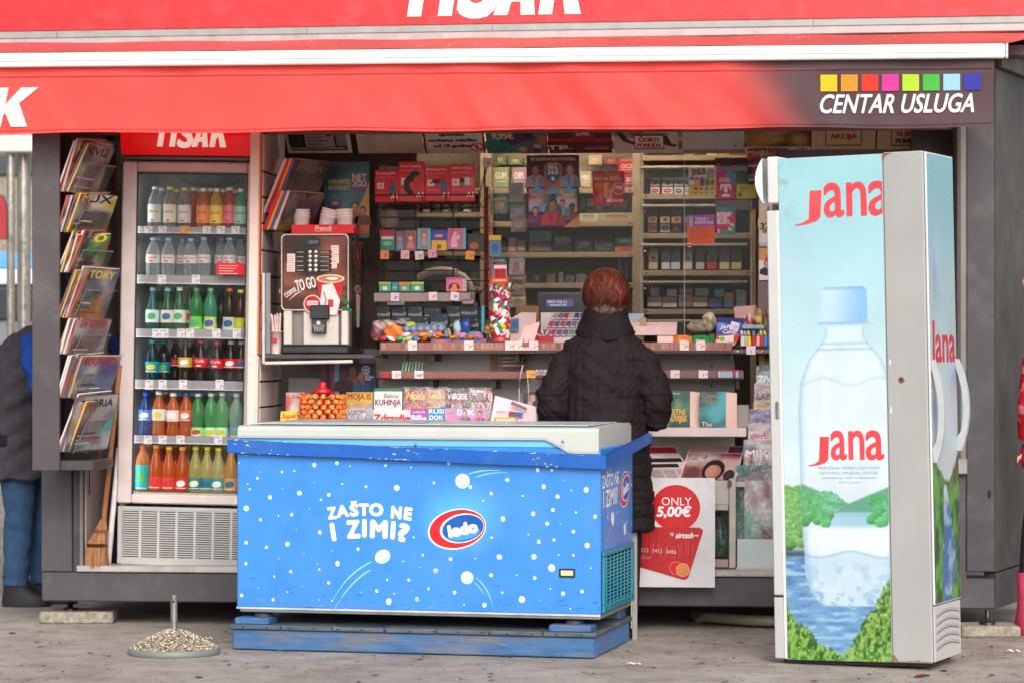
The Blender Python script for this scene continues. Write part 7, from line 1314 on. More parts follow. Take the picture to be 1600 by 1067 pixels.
# lollipop ball stand
cx,z0,w_,h_ = rect(468,606,541,660,.10)
LS_ = thing('lollipop_stand','red stand packed with rows of round orange lollipops','lollipop stand',(cx,.10,ZM+.001)); H_ = z0+h_-ZM
m = MB(); m.lathe([(.06,0),(.06,.01),(.028,.02),(.028,H_-.03),(.06,H_-.02),(.02,H_),(.016,H_+.012),(.02,H_+.022),(.001,H_+.03)],C(190,22,30),'plastic',18); m.build('stand',LS_)
rr = w_/14.5; bm = []
for q in range(4):
 m = MB(); base = [C(226,100,44),C(216,76,40),C(232,124,54),C(222,88,48)][q]; vs = []; cs = []
 for j in range(7):
  u = math.pi*j/6
  for i in range(10):
   t = 2*math.pi*i/10; vs.append((rr*math.sin(u)*math.sin(t),-rr*math.cos(u),rr*math.sin(u)*math.cos(t)))
   c = base if (j<2 or (i+j)%3) else (C(196,34,60) if (i+q)%2 else C(236,190,70)); c = C(196,40,70) if j>=4 else c; cs.append(c)
 m.add(vs,[(j*10+i,j*10+(i+1)%10,(j+1)*10+(i+1)%10,(j+1)*10+i) for j in range(6) for i in range(10)],cs,'gloss',True); m.ell(0,0,rr*.5,rr*.5,C(238,196,90),-rr*.96,'gloss',8); m.pr(-rr*.35,-rr*.12,rr*.35,rr*.12,C(190,30,50),-rr*.99,'gloss')
 bm.append(m.mesh('lollipop'))
stick = MB().tube([(0,0,0),(0,.06,0)],.0018,C(225,215,205),'plastic',5).mesh('stick')
for r_ in range(6):
 for k in range(16):
  t = 2*math.pi*(k+.5*(r_%2))/16; x,y = w_*.44*math.sin(t),-w_*.44*math.cos(t)
  if y>.06: continue
  z = rr+.004+r_*(H_-.035-rr)/5.4
  o = link('lollipop',bm[(k*3+r_)%4],LS_,(x+random.uniform(-.002,.002),y,z+random.uniform(-.003,.003)),(random.uniform(-.2,.2),random.uniform(-.6,.6),t)); link('stick',stick,o)
# books on the ledge right of the customer
for (px,c,pal,t1,t2,tc,lab,tw) in (((1037,611,1078,668),'28584A',['28504A','3A7058','1E403C','6A8A60'],'SRETNI','ZAUVIJEK','D8A038','green book with gold title lines on the white ledge',.22),((1093,612,1134,668),'1E5058',['1E4850','2A7C84','1A3A44','38A0A8'],'Cijena','Micho','B0C0C0','teal book with pale lettering on the white ledge',.22),((1004,640,1034,668),'506850',['506850','9A8A50','384838','7A8858'],'','','C8B070','low green gold book half behind the customer',.1)):
 cx,z0,w_,h_ = rect(*px,.3); m = MB(); m.canvas(pic([H(q) for q in pal],9,12,sum(px),10),-w_/2,0,w_/2,h_,0,'gloss')
 m.box(-w_/2,w_/2,.001,.004,0,h_,H(c),'gloss'); m.add([(w_/2-.001,.004,0),(w_/2+.05,.03,0),(w_/2+.05,.03,h_*.98),(w_/2-.001-.03,.004,h_)],[(0,1,2,3)],C(226,190,176),'paper'); m.box(-w_/2,w_/2+.05,.031,.034,0,h_,H(c),'gloss')
 if t1=='SRETNI': m.text(t1,-w_*.06,h_*.34,.026,H(tc),-.0014,'gloss',bold=.04,wd=w_*.72); m.text(t2,-w_*.04,h_*.16,.026,H(tc),-.0014,'gloss',bold=.04,wd=w_*.86); m.text('Colleen',-w_*.05,h_*.9,.01,H('C8C8B8'),-.0014,'gloss')
 if t1=='Cijena': m.text(t1,-w_*.12,h_*.82,.022,H('9A8060'),-.0014,'gloss',wd=w_*.6); m.text(t2,-w_*.12,h_*.66,.022,H('9A8060'),-.0014,'gloss',wd=w_*.6); m.text('The',-w_*.22,h_*.02,.022,H('D0D8D8'),-.0014,'gloss',wd=w_*.4); [m.pr(0,h_*(.5-.06*q),w_*.3,h_*(.52-.06*q),H('70A0A0'),-.0014,'gloss') for q in range(3)]
 solo('book',m,lab,'book',(cx,.3,zat(668,1080,Yb)+.001),(rad(-8),0,0))
# newspapers on the sloping desk
def paper(px,py0,py1,w_,Y,rz,label,kind):
 p = P(px,py1,Y); L_ = .34; m = MB(); m.box(-w_/2,w_/2,0,L_,-.012,-.001,C(196,186,182),'paper')
 def flatpr(x0,y0,x1,y1,c,z): m.add([(x0,y0,z),(x1,y0,z),(x1,y1,z),(x0,y1,z)],[(0,1,2,3)],c,'paper')
 flatpr(-w_/2,0,w_/2,L_,C(222,206,204),.0)
 r = random.Random(int(px));
 if kind=='text':
  for q in range(2): flatpr(-w_*.45,L_*(.55-.16*q),w_*.45,L_*(.66-.16*q),C(40,36,40),.0006+.0001*q) if q==0 else flatpr(-w_*.45,L_*.4,w_*.3,L_*.5,C(40,36,40),.0006)
  for q in range(9):
   for c_ in range(3): flatpr(-w_*.45+c_*w_*.31,L_*(.04+.035*q),-w_*.45+c_*w_*.31+w_*.27,L_*(.055+.035*q),C(120,110,112),.0006)
  flatpr(-w_*.47,L_*.8,w_*.47,L_*.97,C(176,40,52),.0006)
 else:
  n0 = m.n; b = MB(); b.canvas(pic([H('C8A8A0'),H('4A3C40'),H('D8C0BC'),H('8A5A50'),H('E8D8D4'),H('602830'),H('A03040')],12,12,int(px),14),-w_*.47,.02,w_*.47,L_*.78)
  for arr in b.v: arr[:,[1,2]] = arr[:,[2,1]]; arr[:,2]+=.0006
  m.v+=b.v; m.f+=[tuple(i+n0 for i in f) for f in b.f]; m.c+=b.c; m.m+=[0]*len(b.f); m.s+=b.s; m.n+=b.n
  for q,(x,y,rx,ry,c) in enumerate(((.06,.3,.2,.3,'2E2428'),(.06,.26,.14,.2,'B07C68'),(.03,.27,.1,.17,'C8947C'),(-.3,.2,.12,.2,'6A4A48'),(.36,.16,.1,.16,'3A3440'))): m.add([(x*w_+rx*w_*math.cos(t),y*L_+ry*L_*math.sin(t),.0008+.0001*q) for t in np.linspace(0,6.0,14)],[tuple(range(14))],H(c),'paper')
  b = MB(); b.text('24',-w_*.25,L_*.6,L_*.16,H('E8DCD8'),0,'paper',bold=.06); n0 = m.n
  for arr in b.v: arr[:,[1,2]] = arr[:,[2,1]]; arr[:,2] = .0016
  m.v+=b.v; m.f+=[tuple(i+n0 for i in f) for f in b.f]; m.c+=b.c; m.m+=[0]*len(b.f); m.s+=b.s; m.n+=b.n
  flatpr(-w_*.47,L_*.8,w_*.2,L_*.97,C(196,150,156),.0007); flatpr(w_*.22,L_*.8,w_*.47,L_*.97,C(110,70,96),.0007); flatpr(-w_*.47,.0,w_*.47,L_*.05,C(150,34,44),.0008)
 solo('newspaper',m,label,'newspaper',p,(rad(26),0,rz))
paper(1010,706,752,.22,.12,rad(18),'pinkish newspaper with bold headline partly hidden by the customer','text'); paper(1056,712,752,.21,.11,rad(22),'newspaper with columns of black print lying turned on the sloping desk','text'); paper(1104,704,751,.26,.10,rad(-8),'newspaper with a large colour portrait on the sloping desk','pic')
# film wrapped magazines and comics at the right below the counter
for k,(px,pal,t,tc,lab,Y) in enumerate((((1186,547,1212,580),['40382C','8A7838','2A261E','5A5040'],'','','dark brown packet with white string at the top right below the counter',.36),((1182,580,1214,611),['A0A8A8','B8C4C4','7A9090','C8CCCC'],'ZIV','E0E8E8','silvery film wrapped magazine with white letters below the brown packet',.34),((1179,608,1214,640),['B09098','D8C040','A04858','9A7888'],'BAG','3A2830','yellow lettered pink magazine in the right film wrapped stack',.31),((1178,636,1214,652),['C8A048','D8B870','A88850'],'','','golden magazine strip above the purple pack',.29),((1171,648,1214,672),['5A3088','3A2458','6A3C98','302848'],'','','purple film wrapped pack with dark window',.27),((1169,670,1214,698),['D8BCC0','E0C8CC','C89CA8'],'gloria','B82038','pale pink magazine with red lower case title',.25),((1162,696,1214,729),['A8A4A8','3A363C','D0CCD0','6A646C'],'MIX','E8E4E8','black and white striped film wrapped magazine',.22))):
 cx,z0,w_,h_ = rect(*px,Y); m = MB(); m.canvas(pic([H(c) for c in pal],10,10,300+k,10),-w_/2,0,w_/2,h_+.03,0,'gloss'); m.box(-w_/2,w_/2,.001,.012,0,h_+.03,C(200,190,190),'paper')
 if t: m.text(t,-w_*.1,h_*.5,h_*.3,H(tc),-.0012,'gloss',bold=.06,wd=w_*.66)
 if k==6: zebra(m,w_,h_,0)
 if k==4: m.pr(-w_*.25,h_*.2,w_*.3,h_*.7,H('2A3050'),-.001,'gloss')
 if k: m.pr(-w_/2-.003,-.004,w_/2,h_+.03,WHITE,-.006,'film')
 if k==0: m.tube([(.0,-.01,h_),(.03,-.02,h_*.4),(.02,-.02,-.02),(.05,-.02,h_*.2)],.002,C(200,190,180),'plastic',5)
 solo('wrapped_magazine',m,lab,'magazine',(cx,Y,z0),(rad(-14),0,0))
cx,z0,w_,h_ = rect(1150,726,1216,846,.14); m = MB(); m.box(-w_/2,w_/2,.001,.014,0,h_,C(70,110,104),'gloss',.002)
m.canvas(pic([H('C8C0C0'),H('90C0A8'),H('D8D0D0'),H('A86A70'),H('B0A8A8'),H('78B098'),H('8A6868')],14,22,410,22),-w_*.3,0,w_/2,h_*.8,-.001,'gloss'); m.canvas(pic([H('5A8A84'),H('88A8A4'),H('3E6A66'),H('A88A90')],12,6,411,10),-w_/2,h_*.8,w_/2,h_,-.0015,'gloss'); m.text('grazia',w_*.12,h_*.84,.04,H('A07880'),-.002,'gloss',bold=.04,wd=w_*.6); m.text('jednom',w_*.1,h_*.38,.022,H('E8F0EC'),-.002,'gloss',shear=.1); m.text('srcu',w_*.1,h_*.29,.022,H('E8F0EC'),-.002,'gloss',shear=.1)
gx = 16; vs = []; r = np.random.default_rng(5)
for j in range(22):
 for i in range(gx): vs.append((-w_/2+w_*i/(gx-1),-.006-.01*r.random()-.006*math.sin(i*1.1+j*.5),h_*1.0*j/21))
m.add(vs,[(j*gx+i,j*gx+i+1,(j+1)*gx+i+1,(j+1)*gx+i) for j in range(21) for i in range(gx-1)],WHITE,'film')
solo('wrapped_magazine',m,'large crinkled film wrapped magazine pack with mint green cover at lower right','magazine',(cx,.14,z0),(rad(-4),0,0))
# card payment board leaning on the plinth
Ya = -.10
cx,z0,w_,h_ = rect(990,917,1115,746,Ya); z0,zt1 = zat(917,1055,Ya),zat(746,1055,Ya); h_ = zt1-z0; a0,a1 = xat(988,Ya),xat(1117,Ya); w_ = a1-a0; cx = (a0+a1)/2
m = MB(); m.box(-w_/2,w_/2,0,.006,0,h_,C(222,218,220),'gloss',.001)
S_ = lambda px,py: ((px-988)/(1117-988)*w_-w_/2,(917-py)/(917-746)*h_)
m.canvas(np.array([[np.array(C(222,218,220)[:3])*(1-.25*math.exp(-((i-9)/5)**2-((j-12)/6)**2)) for i in range(14)] for j in range(18)]),-w_/2+.002,.002,w_/2-.002,h_-.002,-.0004,'gloss')
q = S_(1056,793); q2 = S_(1094,757); m.ell(q[0],q[1],abs(q2[0]-q[0]),q2[1]-q[1],C(206,14,24),-.0008,'gloss',40)
q = S_(1057,789); m.text('ONLY',q[0],q[1],h_*.072,C(240,236,236),-.0014,'gloss',bold=.0,wd=w_*.36); q = S_(1052,806); m.text('5,00€',q[0],q[1],h_*.084,C(240,236,236),-.0014,'gloss',bold=.07,shear=.15,wd=w_*.4)
pts = [S_(*p) for p in ((988,823),(1093,823.5),(1098,827),(1098,831),(1076,901),(1072,905),(1067,905),(988,883))]; m.poly(pts,C(186,16,26),-.0016,'gloss')
for k in range(26): x = 992+k*3.6; y = 868+random.uniform(-5,6); q = S_(x,y); q1 = S_(x+1,y-random.uniform(14,26)); m.pr(q[0],q[1],q1[0],q1[1],C(214,60,66) if k%3 else C(140,14,22),-.0022,'gloss')
q = S_(1069,840); m.text('aircash',q[0],q[1],h_*.05,C(236,222,222),-.0026,'gloss',bold=.05,shear=.2,wd=w_*.21); q = S_(1047,833); m.stroke([q,(q[0]+.016,q[1])],.005,C(236,222,222),-.0026,'gloss'); m.stroke([(q[0]+.004,q[1]-.009),(q[0]+.014,q[1]-.009)],.005,C(236,222,222),-.0026,'gloss'); q = S_(1085,836); m.stroke([q,(q[0]+.018,q[1])],.005,C(236,222,222),-.0026,'gloss')
q = S_(990,861); m.text('2 7512  3412  3456',q[0],q[1],h_*.034,C(206,176,176),-.0026,'gloss',bold=.02,align='l',wd=w_*.52,rot=-.06); q = S_(1001,873); m.text('00/00',q[0],q[1],h_*.026,C(190,120,120),-.0026,'gloss',align='l',wd=w_*.12,rot=-.06)
q,q1 = S_(992,848),S_(998,834); m.pr(q[0],q[1],q1[0],q1[1],C(170,150,146),-.0026,'gloss')
q = S_(1056,887); m.ell(q[0],q[1],.03,.03,C(226,120,110),-.0026,'gloss',24); m.ell(q[0],q[1],.0275,.0275,C(206,22,30),-.0029,'gloss',24); q = S_(1067,890); m.ell(q[0],q[1],.03,.03,C(226,180,130),-.0032,'gloss',24); m.ell(q[0],q[1],.0275,.0275,C(214,126,66),-.0035,'gloss',24)
solo('card_board',m,'white board advertising a red payment card leaning on the kiosk plinth','advertising board',(cx,Ya,z0),(rad(-3),0,0))
m = MB(); p = Q((990-800)/FPX*12.5,12.5); zt1 = CAMZ-(768-HOR)/FPX*12.5
m.box(-.006,.016,-.004,.004,0,zt1,C(150,146,142),'alu',.001); m.box(-.012,-.0065,-.004,.03,.05,zt1,C(190,188,186),'alu',.001); solo('metal_strip',m,'upright bare metal strip between the freezer and the white card board','strip',(p.x,p.y,0),(0,0,A))
# ice cream freezer
FRY = A-rad(13.6)
p0 = Q(-430/370.0,12.12); FL,FD = 1.568,.68
fb,ft = .176,.94
FR = thing('ice_cream_freezer','blue printed chest freezer with snowflake dots and grey lid on a pallet','freezer',(p0.x,p0.y,0),(0,0,FRY))
def fp(px,py):
 """photo pixel -> freezer front face x, z"""
 n = Vector((-math.sin(FRY),math.cos(FRY),0)); d = FV+RV*((px-800)/FPX)+Vector((0,0,(HOR-py)/FPX)); t = (p0-CAM).dot(n)/d.dot(n); q = CAM+d*t-p0
 return q.dot(Vector((math.cos(FRY),math.sin(FRY),0))),q.z
BL = C(58,134,214); BL2 = C(18,90,176); LBL = C(112,184,222)
m = MB(); m.box(0,FL,0,FD,fb,.86,BL,'vinyl',.006); m.build('body',FR)
m = MB(); m.box(.01,FL-.006,.012,FD-.01,fb-.018,fb-.001,C(170,168,164),'alu',.003); m.box(.0,FL,-.004,.0,fb-.004,fb+.004,C(200,205,212),'alu'); m.build('base_rail',FR)
for (x,y) in ((.1,.06),(FL-.12,.06),(.1,FD-.06),(FL-.12,FD-.06)): m = MB(); m.lathe([(.04,0),(.04,.012),(.025,.014),(.025,.02)],C(60,58,58),'rubber',12,(x,y,fb-.038-.002)); m.build('foot',FR)
# pale strip under the lid, the loose blue rim band and the lid
m = MB(); m.box(.012,FL-.012,.006,FD-.006,.8605,.925,LBL,'vinyl',.004); m.build('upper_strip',FR)
zl = lambda x: .884-.052*x/FL
def band(m,z_hi,z_lo,col,y0,y1,x0,x1):
 vs = []; n_ = 12
 for i in range(n_+1):
  x = x0+(x1-x0)*i/n_; a = zl(x)
  for (y,dz) in ((y0,z_hi),(y0,z_lo),(y1,z_lo),(y1,z_hi)): vs.append((x,y,a+dz+.0015*math.sin(i*2.1)))
 f = [(i*4+k,(i+1)*4+k,(i+1)*4+(k+1)%4,i*4+(k+1)%4)[::-1] for i in range(n_) for k in range(4)]+[(0,1,2,3),(n_*4+3,n_*4+2,n_*4+1,n_*4)]
 m.add(vs,f,col,'vinyl')
m = MB(); band(m,0,-.054,BL2,-.03,-.0075,-.032,FL+.03);
m.build('rim_band',FR)
m = MB(); e = FL+.03
m.add([(e+.0005,-.03,zl(FL)),(e+.0005,-.03,zl(FL)-.054),(e+.05,FD+.02,zl(FL)+.03),(e+.05,FD+.02,zl(FL)+.075)],[(0,1,2,3)],C(34,92,176),'vinyl'); m.add([(e-.012,-.03,zl(FL)),(e-.012,-.03,zl(FL)-.054),(e+.038,FD+.02,zl(FL)+.03),(e+.038,FD+.02,zl(FL)+.075)],[(3,2,1,0)],C(34,92,176),'vinyl'); m.build('side_band',FR)
for px,py in ((650,694),(650,707),(882,689),(882,708),(820,703)): m = MB(); q = fp(px,py); m.xf = Matrix.Translation((q[0],-.0035 if py<700 and px<860 else -.031,q[1]))@Matrix.Rotation(rad(90),4,'X'); m.lathe([(.006,0),(.006,.002),(.0001,.003)],C(120,150,170),'metal',8); m.build('screw',FR)
# lid: rounded grey frame, lower at the right corner
m = MB(); vs = []; n_ = 24; prof = [(.0,.0),(.0,.6),(.12,.92),(.5,1.0)]
gl_ = C(184,188,182)
def lidz(t): return .893+(.0 if t<.86 else -.055*((t-.86)/.06 if t<.92 else 1 if t<.975 else 1))
rows_l = []
for i in range(n_*2+1):
 t = i/(n_*2); x = .006+(FL-.012)*t; lo = lidz(t); hi = .945
 rows_l.append([(x,-.006,lo),(x,-.008,lo+.01),(x,-.006,hi-.018),(x,.004,hi-.004),(x,.03,hi),(x,FD-.03,hi+.004),(x,FD-.002,hi-.01),(x,FD,lo)])
v = [q for r_ in rows_l for q in r_]; k = 8; f = [(i*k+j,(i+1)*k+j,(i+1)*k+j+1,i*k+j+1) for i in range(n_*2) for j in range(k-1)]
f+=[tuple(range(k))[::-1],tuple(n_*2*k+j for j in range(k))]; m.add(v,f,gl_,'whitepaint',False); m.build('lid',FR)
m = MB(); m.box(.05,FL-.06,.045,FD-.05,.9495,.9535,C(188,200,204),'gloss',.002); m.box(.10,FL*.48,.05,FD-.06,.954,.958,C(170,180,184),'gloss',.002); m.build('lid_glass',FR)
# print: dots of snow, slogan, oval word mark
m = MB(); yv = -.0012
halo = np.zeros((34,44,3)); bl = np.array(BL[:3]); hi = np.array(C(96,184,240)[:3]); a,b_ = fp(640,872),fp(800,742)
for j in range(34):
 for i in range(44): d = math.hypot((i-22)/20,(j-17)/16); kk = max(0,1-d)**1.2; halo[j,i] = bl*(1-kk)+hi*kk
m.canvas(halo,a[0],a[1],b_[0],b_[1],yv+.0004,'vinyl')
dots = [(84,37,3),(112,8,2),(168,71,2),(252,72,5),(156,96,5),(118,119,3),(300,68,4),(378,45,8),(466,38,8),(656,47,5),(756,54,3),(518,49,3),(378,112,2),(487,119,4),(580,129,5),(700,134,12),(845,113,4),(786,134,2),(126,139,4),(320,155,10),(205,171,8),(112,214,11),(435,161,7),(404,180,4),(254,137,2),(290,238,6),(238,243,3),(168,258,6),(358,217,2),(307,298,2),(112,348,7),(191,366,6),(273,354,9),(400,308,7),(446,381,2),(338,391,2),(111,430,6),(241,411,2),(286,461,6),(222,480,4),(398,453,4),(391,431,2),(469,430,9),(549,373,6),(766,327,4),(803,395,4),(726,421,3),(852,458,9),(434,505,6),(160,524,2),(273,540,3),(332,517,2),(217,571,6),(94,554,7),(398,571,2),(447,575,3),(561,541,2),(622,537,6),(663,493,4),(747,494,6),(824,527,4),(690,547,3),(669,578,11),(779,569,8),(792,445,2)]
for (x,y,r_) in dots:
 q = fp(340+x/2.5,640+y/2.5+68)
 rr_ = r_/2.5/376; m.ell(q[0],q[1],rr_,rr_*random.uniform(.95,1.2),C(226,236,240),yv,'vinyl',14,random.uniform(-.4,.4))
 if r_>7: m.ell(q[0]-rr_*.05,q[1]-rr_*.35,rr_*.75,rr_*.5,C(178,210,230),yv-.0003,'vinyl',12)
d2 = [(95,284,5),(36,304,2),(153,208,7),(238,301,7),(319,326,6),(288,354,3),(382,273,8),(500,234,7),(556,235,5),(604,275,2),(524,299,8),(442,335,4),(578,338,8),(632,314,3),(690,312,10),(560,390,7),(650,400,4),(725,416,7),(483,405,8),(365,425,9),(538,444,8),(640,475,7),(589,444,2),(464,486,3),(505,514,7),(564,507,6),(694,529,10),(320,498,5),(640,567,5),(582,566,3),(52,566,5),(257,580,3),(160,582,7),(351,574,11),(486,573,10),(555,617,14),(102,628,10),(319,645,7),(419,645,3),(489,656,7),(708,617,3),(550,698,3),(600,717,8),(674,709,7),(176,713,7),(74,698,5),(439,740,13),(362,713,5),(293,762,9),(29,740,9),(507,743,2),(213,760,3),(628,776,3),(0,665,4)]
for (x,y,r_) in d2:
 q = fp(640+x/2.5,640+y/2.5); rr_ = r_/2.5/380
 m.ell(q[0],q[1],rr_,rr_*random.uniform(.95,1.15),C(226,236,240),yv,'vinyl',14)
 if r_>7: m.ell(q[0],q[1]-rr_*.35,rr_*.72,rr_*.5,C(178,210,230),yv-.0003,'vinyl',12)
for (px,py,rx,rz_,rt) in ((598,869,13,10.5,.5),(723,751,11.5,11.5,0),(730,902,10,10,0)):
 q = fp(px,py); m.ell(q[0],q[1],rx/376,rz_/376,C(228,238,242),yv-.0003,'vinyl',24,rt); m.ell(q[0]+.003,q[1]-.012,rx/376*.75,rz_/376*.5,C(170,206,230),yv-.0006,'vinyl',18,rt); m.ell(q[0]-.006,q[1]+.004,rx/376*.72,rz_/376*.66,C(228,238,242),yv-.0009,'vinyl',18,rt)
def arc(p,q,c,wd): m.stroke([(((1-t)**2)*a[0]+2*t*(1-t)*c_[0]+t*t*b_[0],((1-t)**2)*a[1]+2*t*(1-t)*c_[1]+t*t*b_[1]) for a,b_,c_ in [(fp(*p),fp(*q),fp(*c))] for t in np.linspace(0,1,14)],[wd*(.4+.6*math.sin(math.pi*min(1,.15+t))) for t in np.linspace(0,1,14)],C(150,220,244),yv-.0002,'vinyl')
arc((581,877),(521,936),(543,894),.005); arc((579,890),(523,951),(548,906),.005); arc((732,740),(780,735),(755,732),.005); arc((744,745),(793,738),(768,736),.004); arc((744,902),(771,949),(764,918),.004); arc((741,909),(757,930),(751,917),.003)
WT = C(236,240,242)
def word(t,px,py,hpx,wpx,rot): q = fp(px,py); m.text(t,q[0],q[1],hpx/376,WT,yv-.0004,'vinyl',bold=.1,align='l',wd=wpx/378/.97,rot=rot)
# slogan, wavy baseline letter by letter
for (t,px,py,h,wd,rt) in (('Z',514,810,17,12,.12),('A',528,807,17,17,.10),('Š',548,805,17,12,.05),('T',562,804,17,14,0),('O',578,804,17.5,20,-.03),('N',612,808,17.5,14,-.08),('E',632,810,17.5,10,-.12),('I',521,843,25,3,.16),('Z',544,839,25,18,.06),('I',568,837,25,3,.0),('M',580,838,25,24,-.03),('I',612,840,25,3,-.06),('?',623,843,25,14,-.1)): word(t,px,py,h,wd,rt)
# oval mark
q = fp(714,826); rt = rad(12)
m.ell(q[0],q[1],.126,.083,C(238,240,242),yv-.0006,'vinyl',40,rt); m.ell(q[0]+.002,q[1]+.001,.121,.078,C(206,22,34),yv-.0009,'vinyl',40,rt); m.ell(q[0]+.022,q[1]+.004,.096,.06,C(238,240,242),yv-.0012,'vinyl',40,rt); m.ell(q[0]+.026,q[1]+.004,.09,.055,C(14,84,170),yv-.0015,'vinyl',40,rt); m.ell(q[0]+.03,q[1]-.018,.07,.026,C(60,150,214),yv-.0018,'vinyl',30,rt)
m.text('ledo',q[0]+.03,q[1]-.02,.044,C(242,244,246),yv-.0022,'vinyl',bold=.12,rot=rt,wd=.12)
o = m.build('front_print',FR); o['kind'] = 'stuff'
m = MB(); a,b_ = fp(874,901),fp(899,888); m.box(a[0],b_[0],-.008,-.0022,a[1],b_[1],C(34,36,42),'plastic',.003); m.box(a[0]+.008,b_[0]-.008,-.0095,-.0085,a[1]+.007,b_[1]-.007,C(206,200,150),'gloss',.001); m.build('rating_lamp',FR)
m = MB(); r = random.Random(3)
for k in range(70):
 x = r.choice([r.gauss(.74,.05),r.gauss(1.34,.04),r.uniform(.0,FL),r.gauss(.1,.08)]); z = zl(x)+r.choice([-.001,-.052,r.uniform(-.05,0)]); l = r.uniform(.003,.016); m.stroke([(x,z),(x+l,z+r.uniform(-.004,.004))],r.uniform(.001,.0035),H(r.choice(['C8D4DC','A8BCCC','DCE2E4','5A6A78'])),-.0312-.0001*(k%5),'vinyl')
for k in range(60):
 x = r.uniform(.01,FL-.02); z = fb+abs(r.gauss(0,.05))+.006; l = r.uniform(.004,.04); m.stroke([(x,z),(x+l,z+r.uniform(-.012,.012))],r.uniform(.0008,.0018),H(r.choice(['9AB4D0','3A6498','7A8CA0','2E5890'])),-.0026-.0001*(k%5),'vinyl')
o = m.build('scuff',FR); o['kind'] = 'stuff'
# right side print and grille
SX = Matrix.Translation((FL,0,0))@Matrix.Rotation(rad(90),4,'Z')
m = MB(); m.xf = SX
for k in range(46):
 x,z = random.uniform(.02,FD-.02),random.uniform(.5,.78); r_ = random.choice([.003,.005,.008]); m.ell(x,z,r_,r_,C(214,226,234),-.0012,'vinyl',10)
m.text('ZAŠTO NE',.03,.695,.05,WT,-.0016,'vinyl',bold=.05,align='l',wd=.34,rot=.02); m.text('I ZIMI?',.05,.615,.066,WT,-.0016,'vinyl',bold=.05,align='l',wd=.29,rot=.02)
m.ell(.5,.67,.115,.075,C(238,240,242),-.0018,'vinyl',30,.2); m.ell(.5,.67,.11,.07,C(206,22,34),-.002,'vinyl',30,.2); m.ell(.515,.675,.09,.055,C(238,240,242),-.0022,'vinyl',30,.2); m.ell(.52,.675,.083,.05,C(14,84,170),-.0024,'vinyl',30,.2); m.text('ledo',.52,.655,.042,C(242,244,246),-.0028,'vinyl',bold=.08,rot=.2,wd=.12)
m.ell(.24,.56,.035,.028,WT,-.0016,'vinyl'); m.stroke([(.2,.53),(.12,.47),(.06,.4)],.005,C(150,220,244),-.0016,'vinyl'); m.ell(.5,.5,.026,.026,WT,-.0016,'vinyl'); m.stroke([(.53,.5),(.6,.46),(.62,.41)],.004,C(150,220,244),-.0016,'vinyl'); m.build('side_print',FR)
TQ = C(40,128,150)
m = MB(); m.xf = SX; gx0,gx1,gz0,gz1 = .015,FD-.03,.185,.435
m.box(gx0,gx1,-.014,-.002,gz0,gz0+.03,TQ,'plastic',.003); m.box(gx0,gx1,-.014,-.002,gz1-.02,gz1,TQ,'plastic',.003); m.box(gx0,gx0+.035,-.014,-.002,gz0+.0305,gz1-.0205,TQ,'plastic',.003); m.box(gx1-.035,gx1,-.014,-.002,gz0+.0305,gz1-.0205,TQ,'plastic',.003)
for x in (.09,gx1-.1): m.box(x,x+.03,-.02,-.0145,gz0+.004,gz0+.035,TQ,'plastic',.003)
m.build('grille_frame',FR)
m = MB(); m.xf = SX; m.box(gx0+.035,gx1-.035,-.004,-.0015,gz0+.03,gz1-.02,C(20,34,40),'matte'); m.build('grille_back',FR)
for k in range(13): m = MB(); m.xf = SX; z = gz0+.034+k*(gz1-gz0-.056)/13; m.box(gx0+.035,gx1-.035,-.010,-.0045,z,z+.007,TQ,'plastic'); m.build('slat',FR)
for k in range(8): m = MB(); m.xf = SX; x = gx0+.06+k*(gx1-gx0-.12)/7; m.box(x-.004,x+.004,-.0125,-.0101,gz0+.031,gz1-.021,C(56,150,170),'plastic'); m.build('bar',FR)
# pallet, built board by board
PL = thing('pallet','worn blue painted wooden pallet under the freezer','pallet',(p0.x,p0.y,0),(0,0,FRY))
PB = C(58,100,146); x0,x1 = -.008,FL-.02; y0,y1 = -.03,FD+.03
def plank(a,b_,c,d,e,f_,nm='plank',col=PB):
 m = MB(); m.box(a,b_,c,d,e,f_,col,'bluewood',.004); return m.build(nm,PL)
plank(x0,x1,y0,y0+.03,.004,.088,'side_board'); plank(x0,x1,y1-.03,y1,.004,.088,'side_board'); plank(x1-.03+.001,x1+.001,y0+.031,y1-.031,.004,.088,'side_board',C(70,116,168)); plank(x0,x0+.03,y0+.031,y1-.031,.004,.088,'side_board')
nw = 7
for k in range(nw): a = x0-.012+(x1-x0+.024)*k/nw; plank(a+.0015,a+(x1-x0+.024)/nw-.0015,y0-.012,y1+.012,.0885,.108,'plank',[C(70,84,98),C(78,88,96),C(64,78,92)][k%3])
for (a,b_) in ((.0,.15),(FL-.21,FL-.035)):
 for (c,d) in ((y0+.0,y0+.12),(y1-.14,y1-.02)): plank(a,b_,c,d,.1085,.136 if c<0 else .15,'block',C(56,100,150))
for k in range(15):
 m = MB(); x = x0+.05+k*(x1-x0-.1)/14; m.xf = Matrix.Translation((x,y0-.0125,.098))@Matrix.Rotation(rad(90),4,'X'); m.lathe([(.004,0),(.004,.0015)],C(50,56,66),'metal',7); m.build('nail',PL)
m = MB(); m.box(.2,FL-.25,FD-.1,FD-.06,.109,.155,C(120,118,116),'paint'); m.build('back_batten',PL)
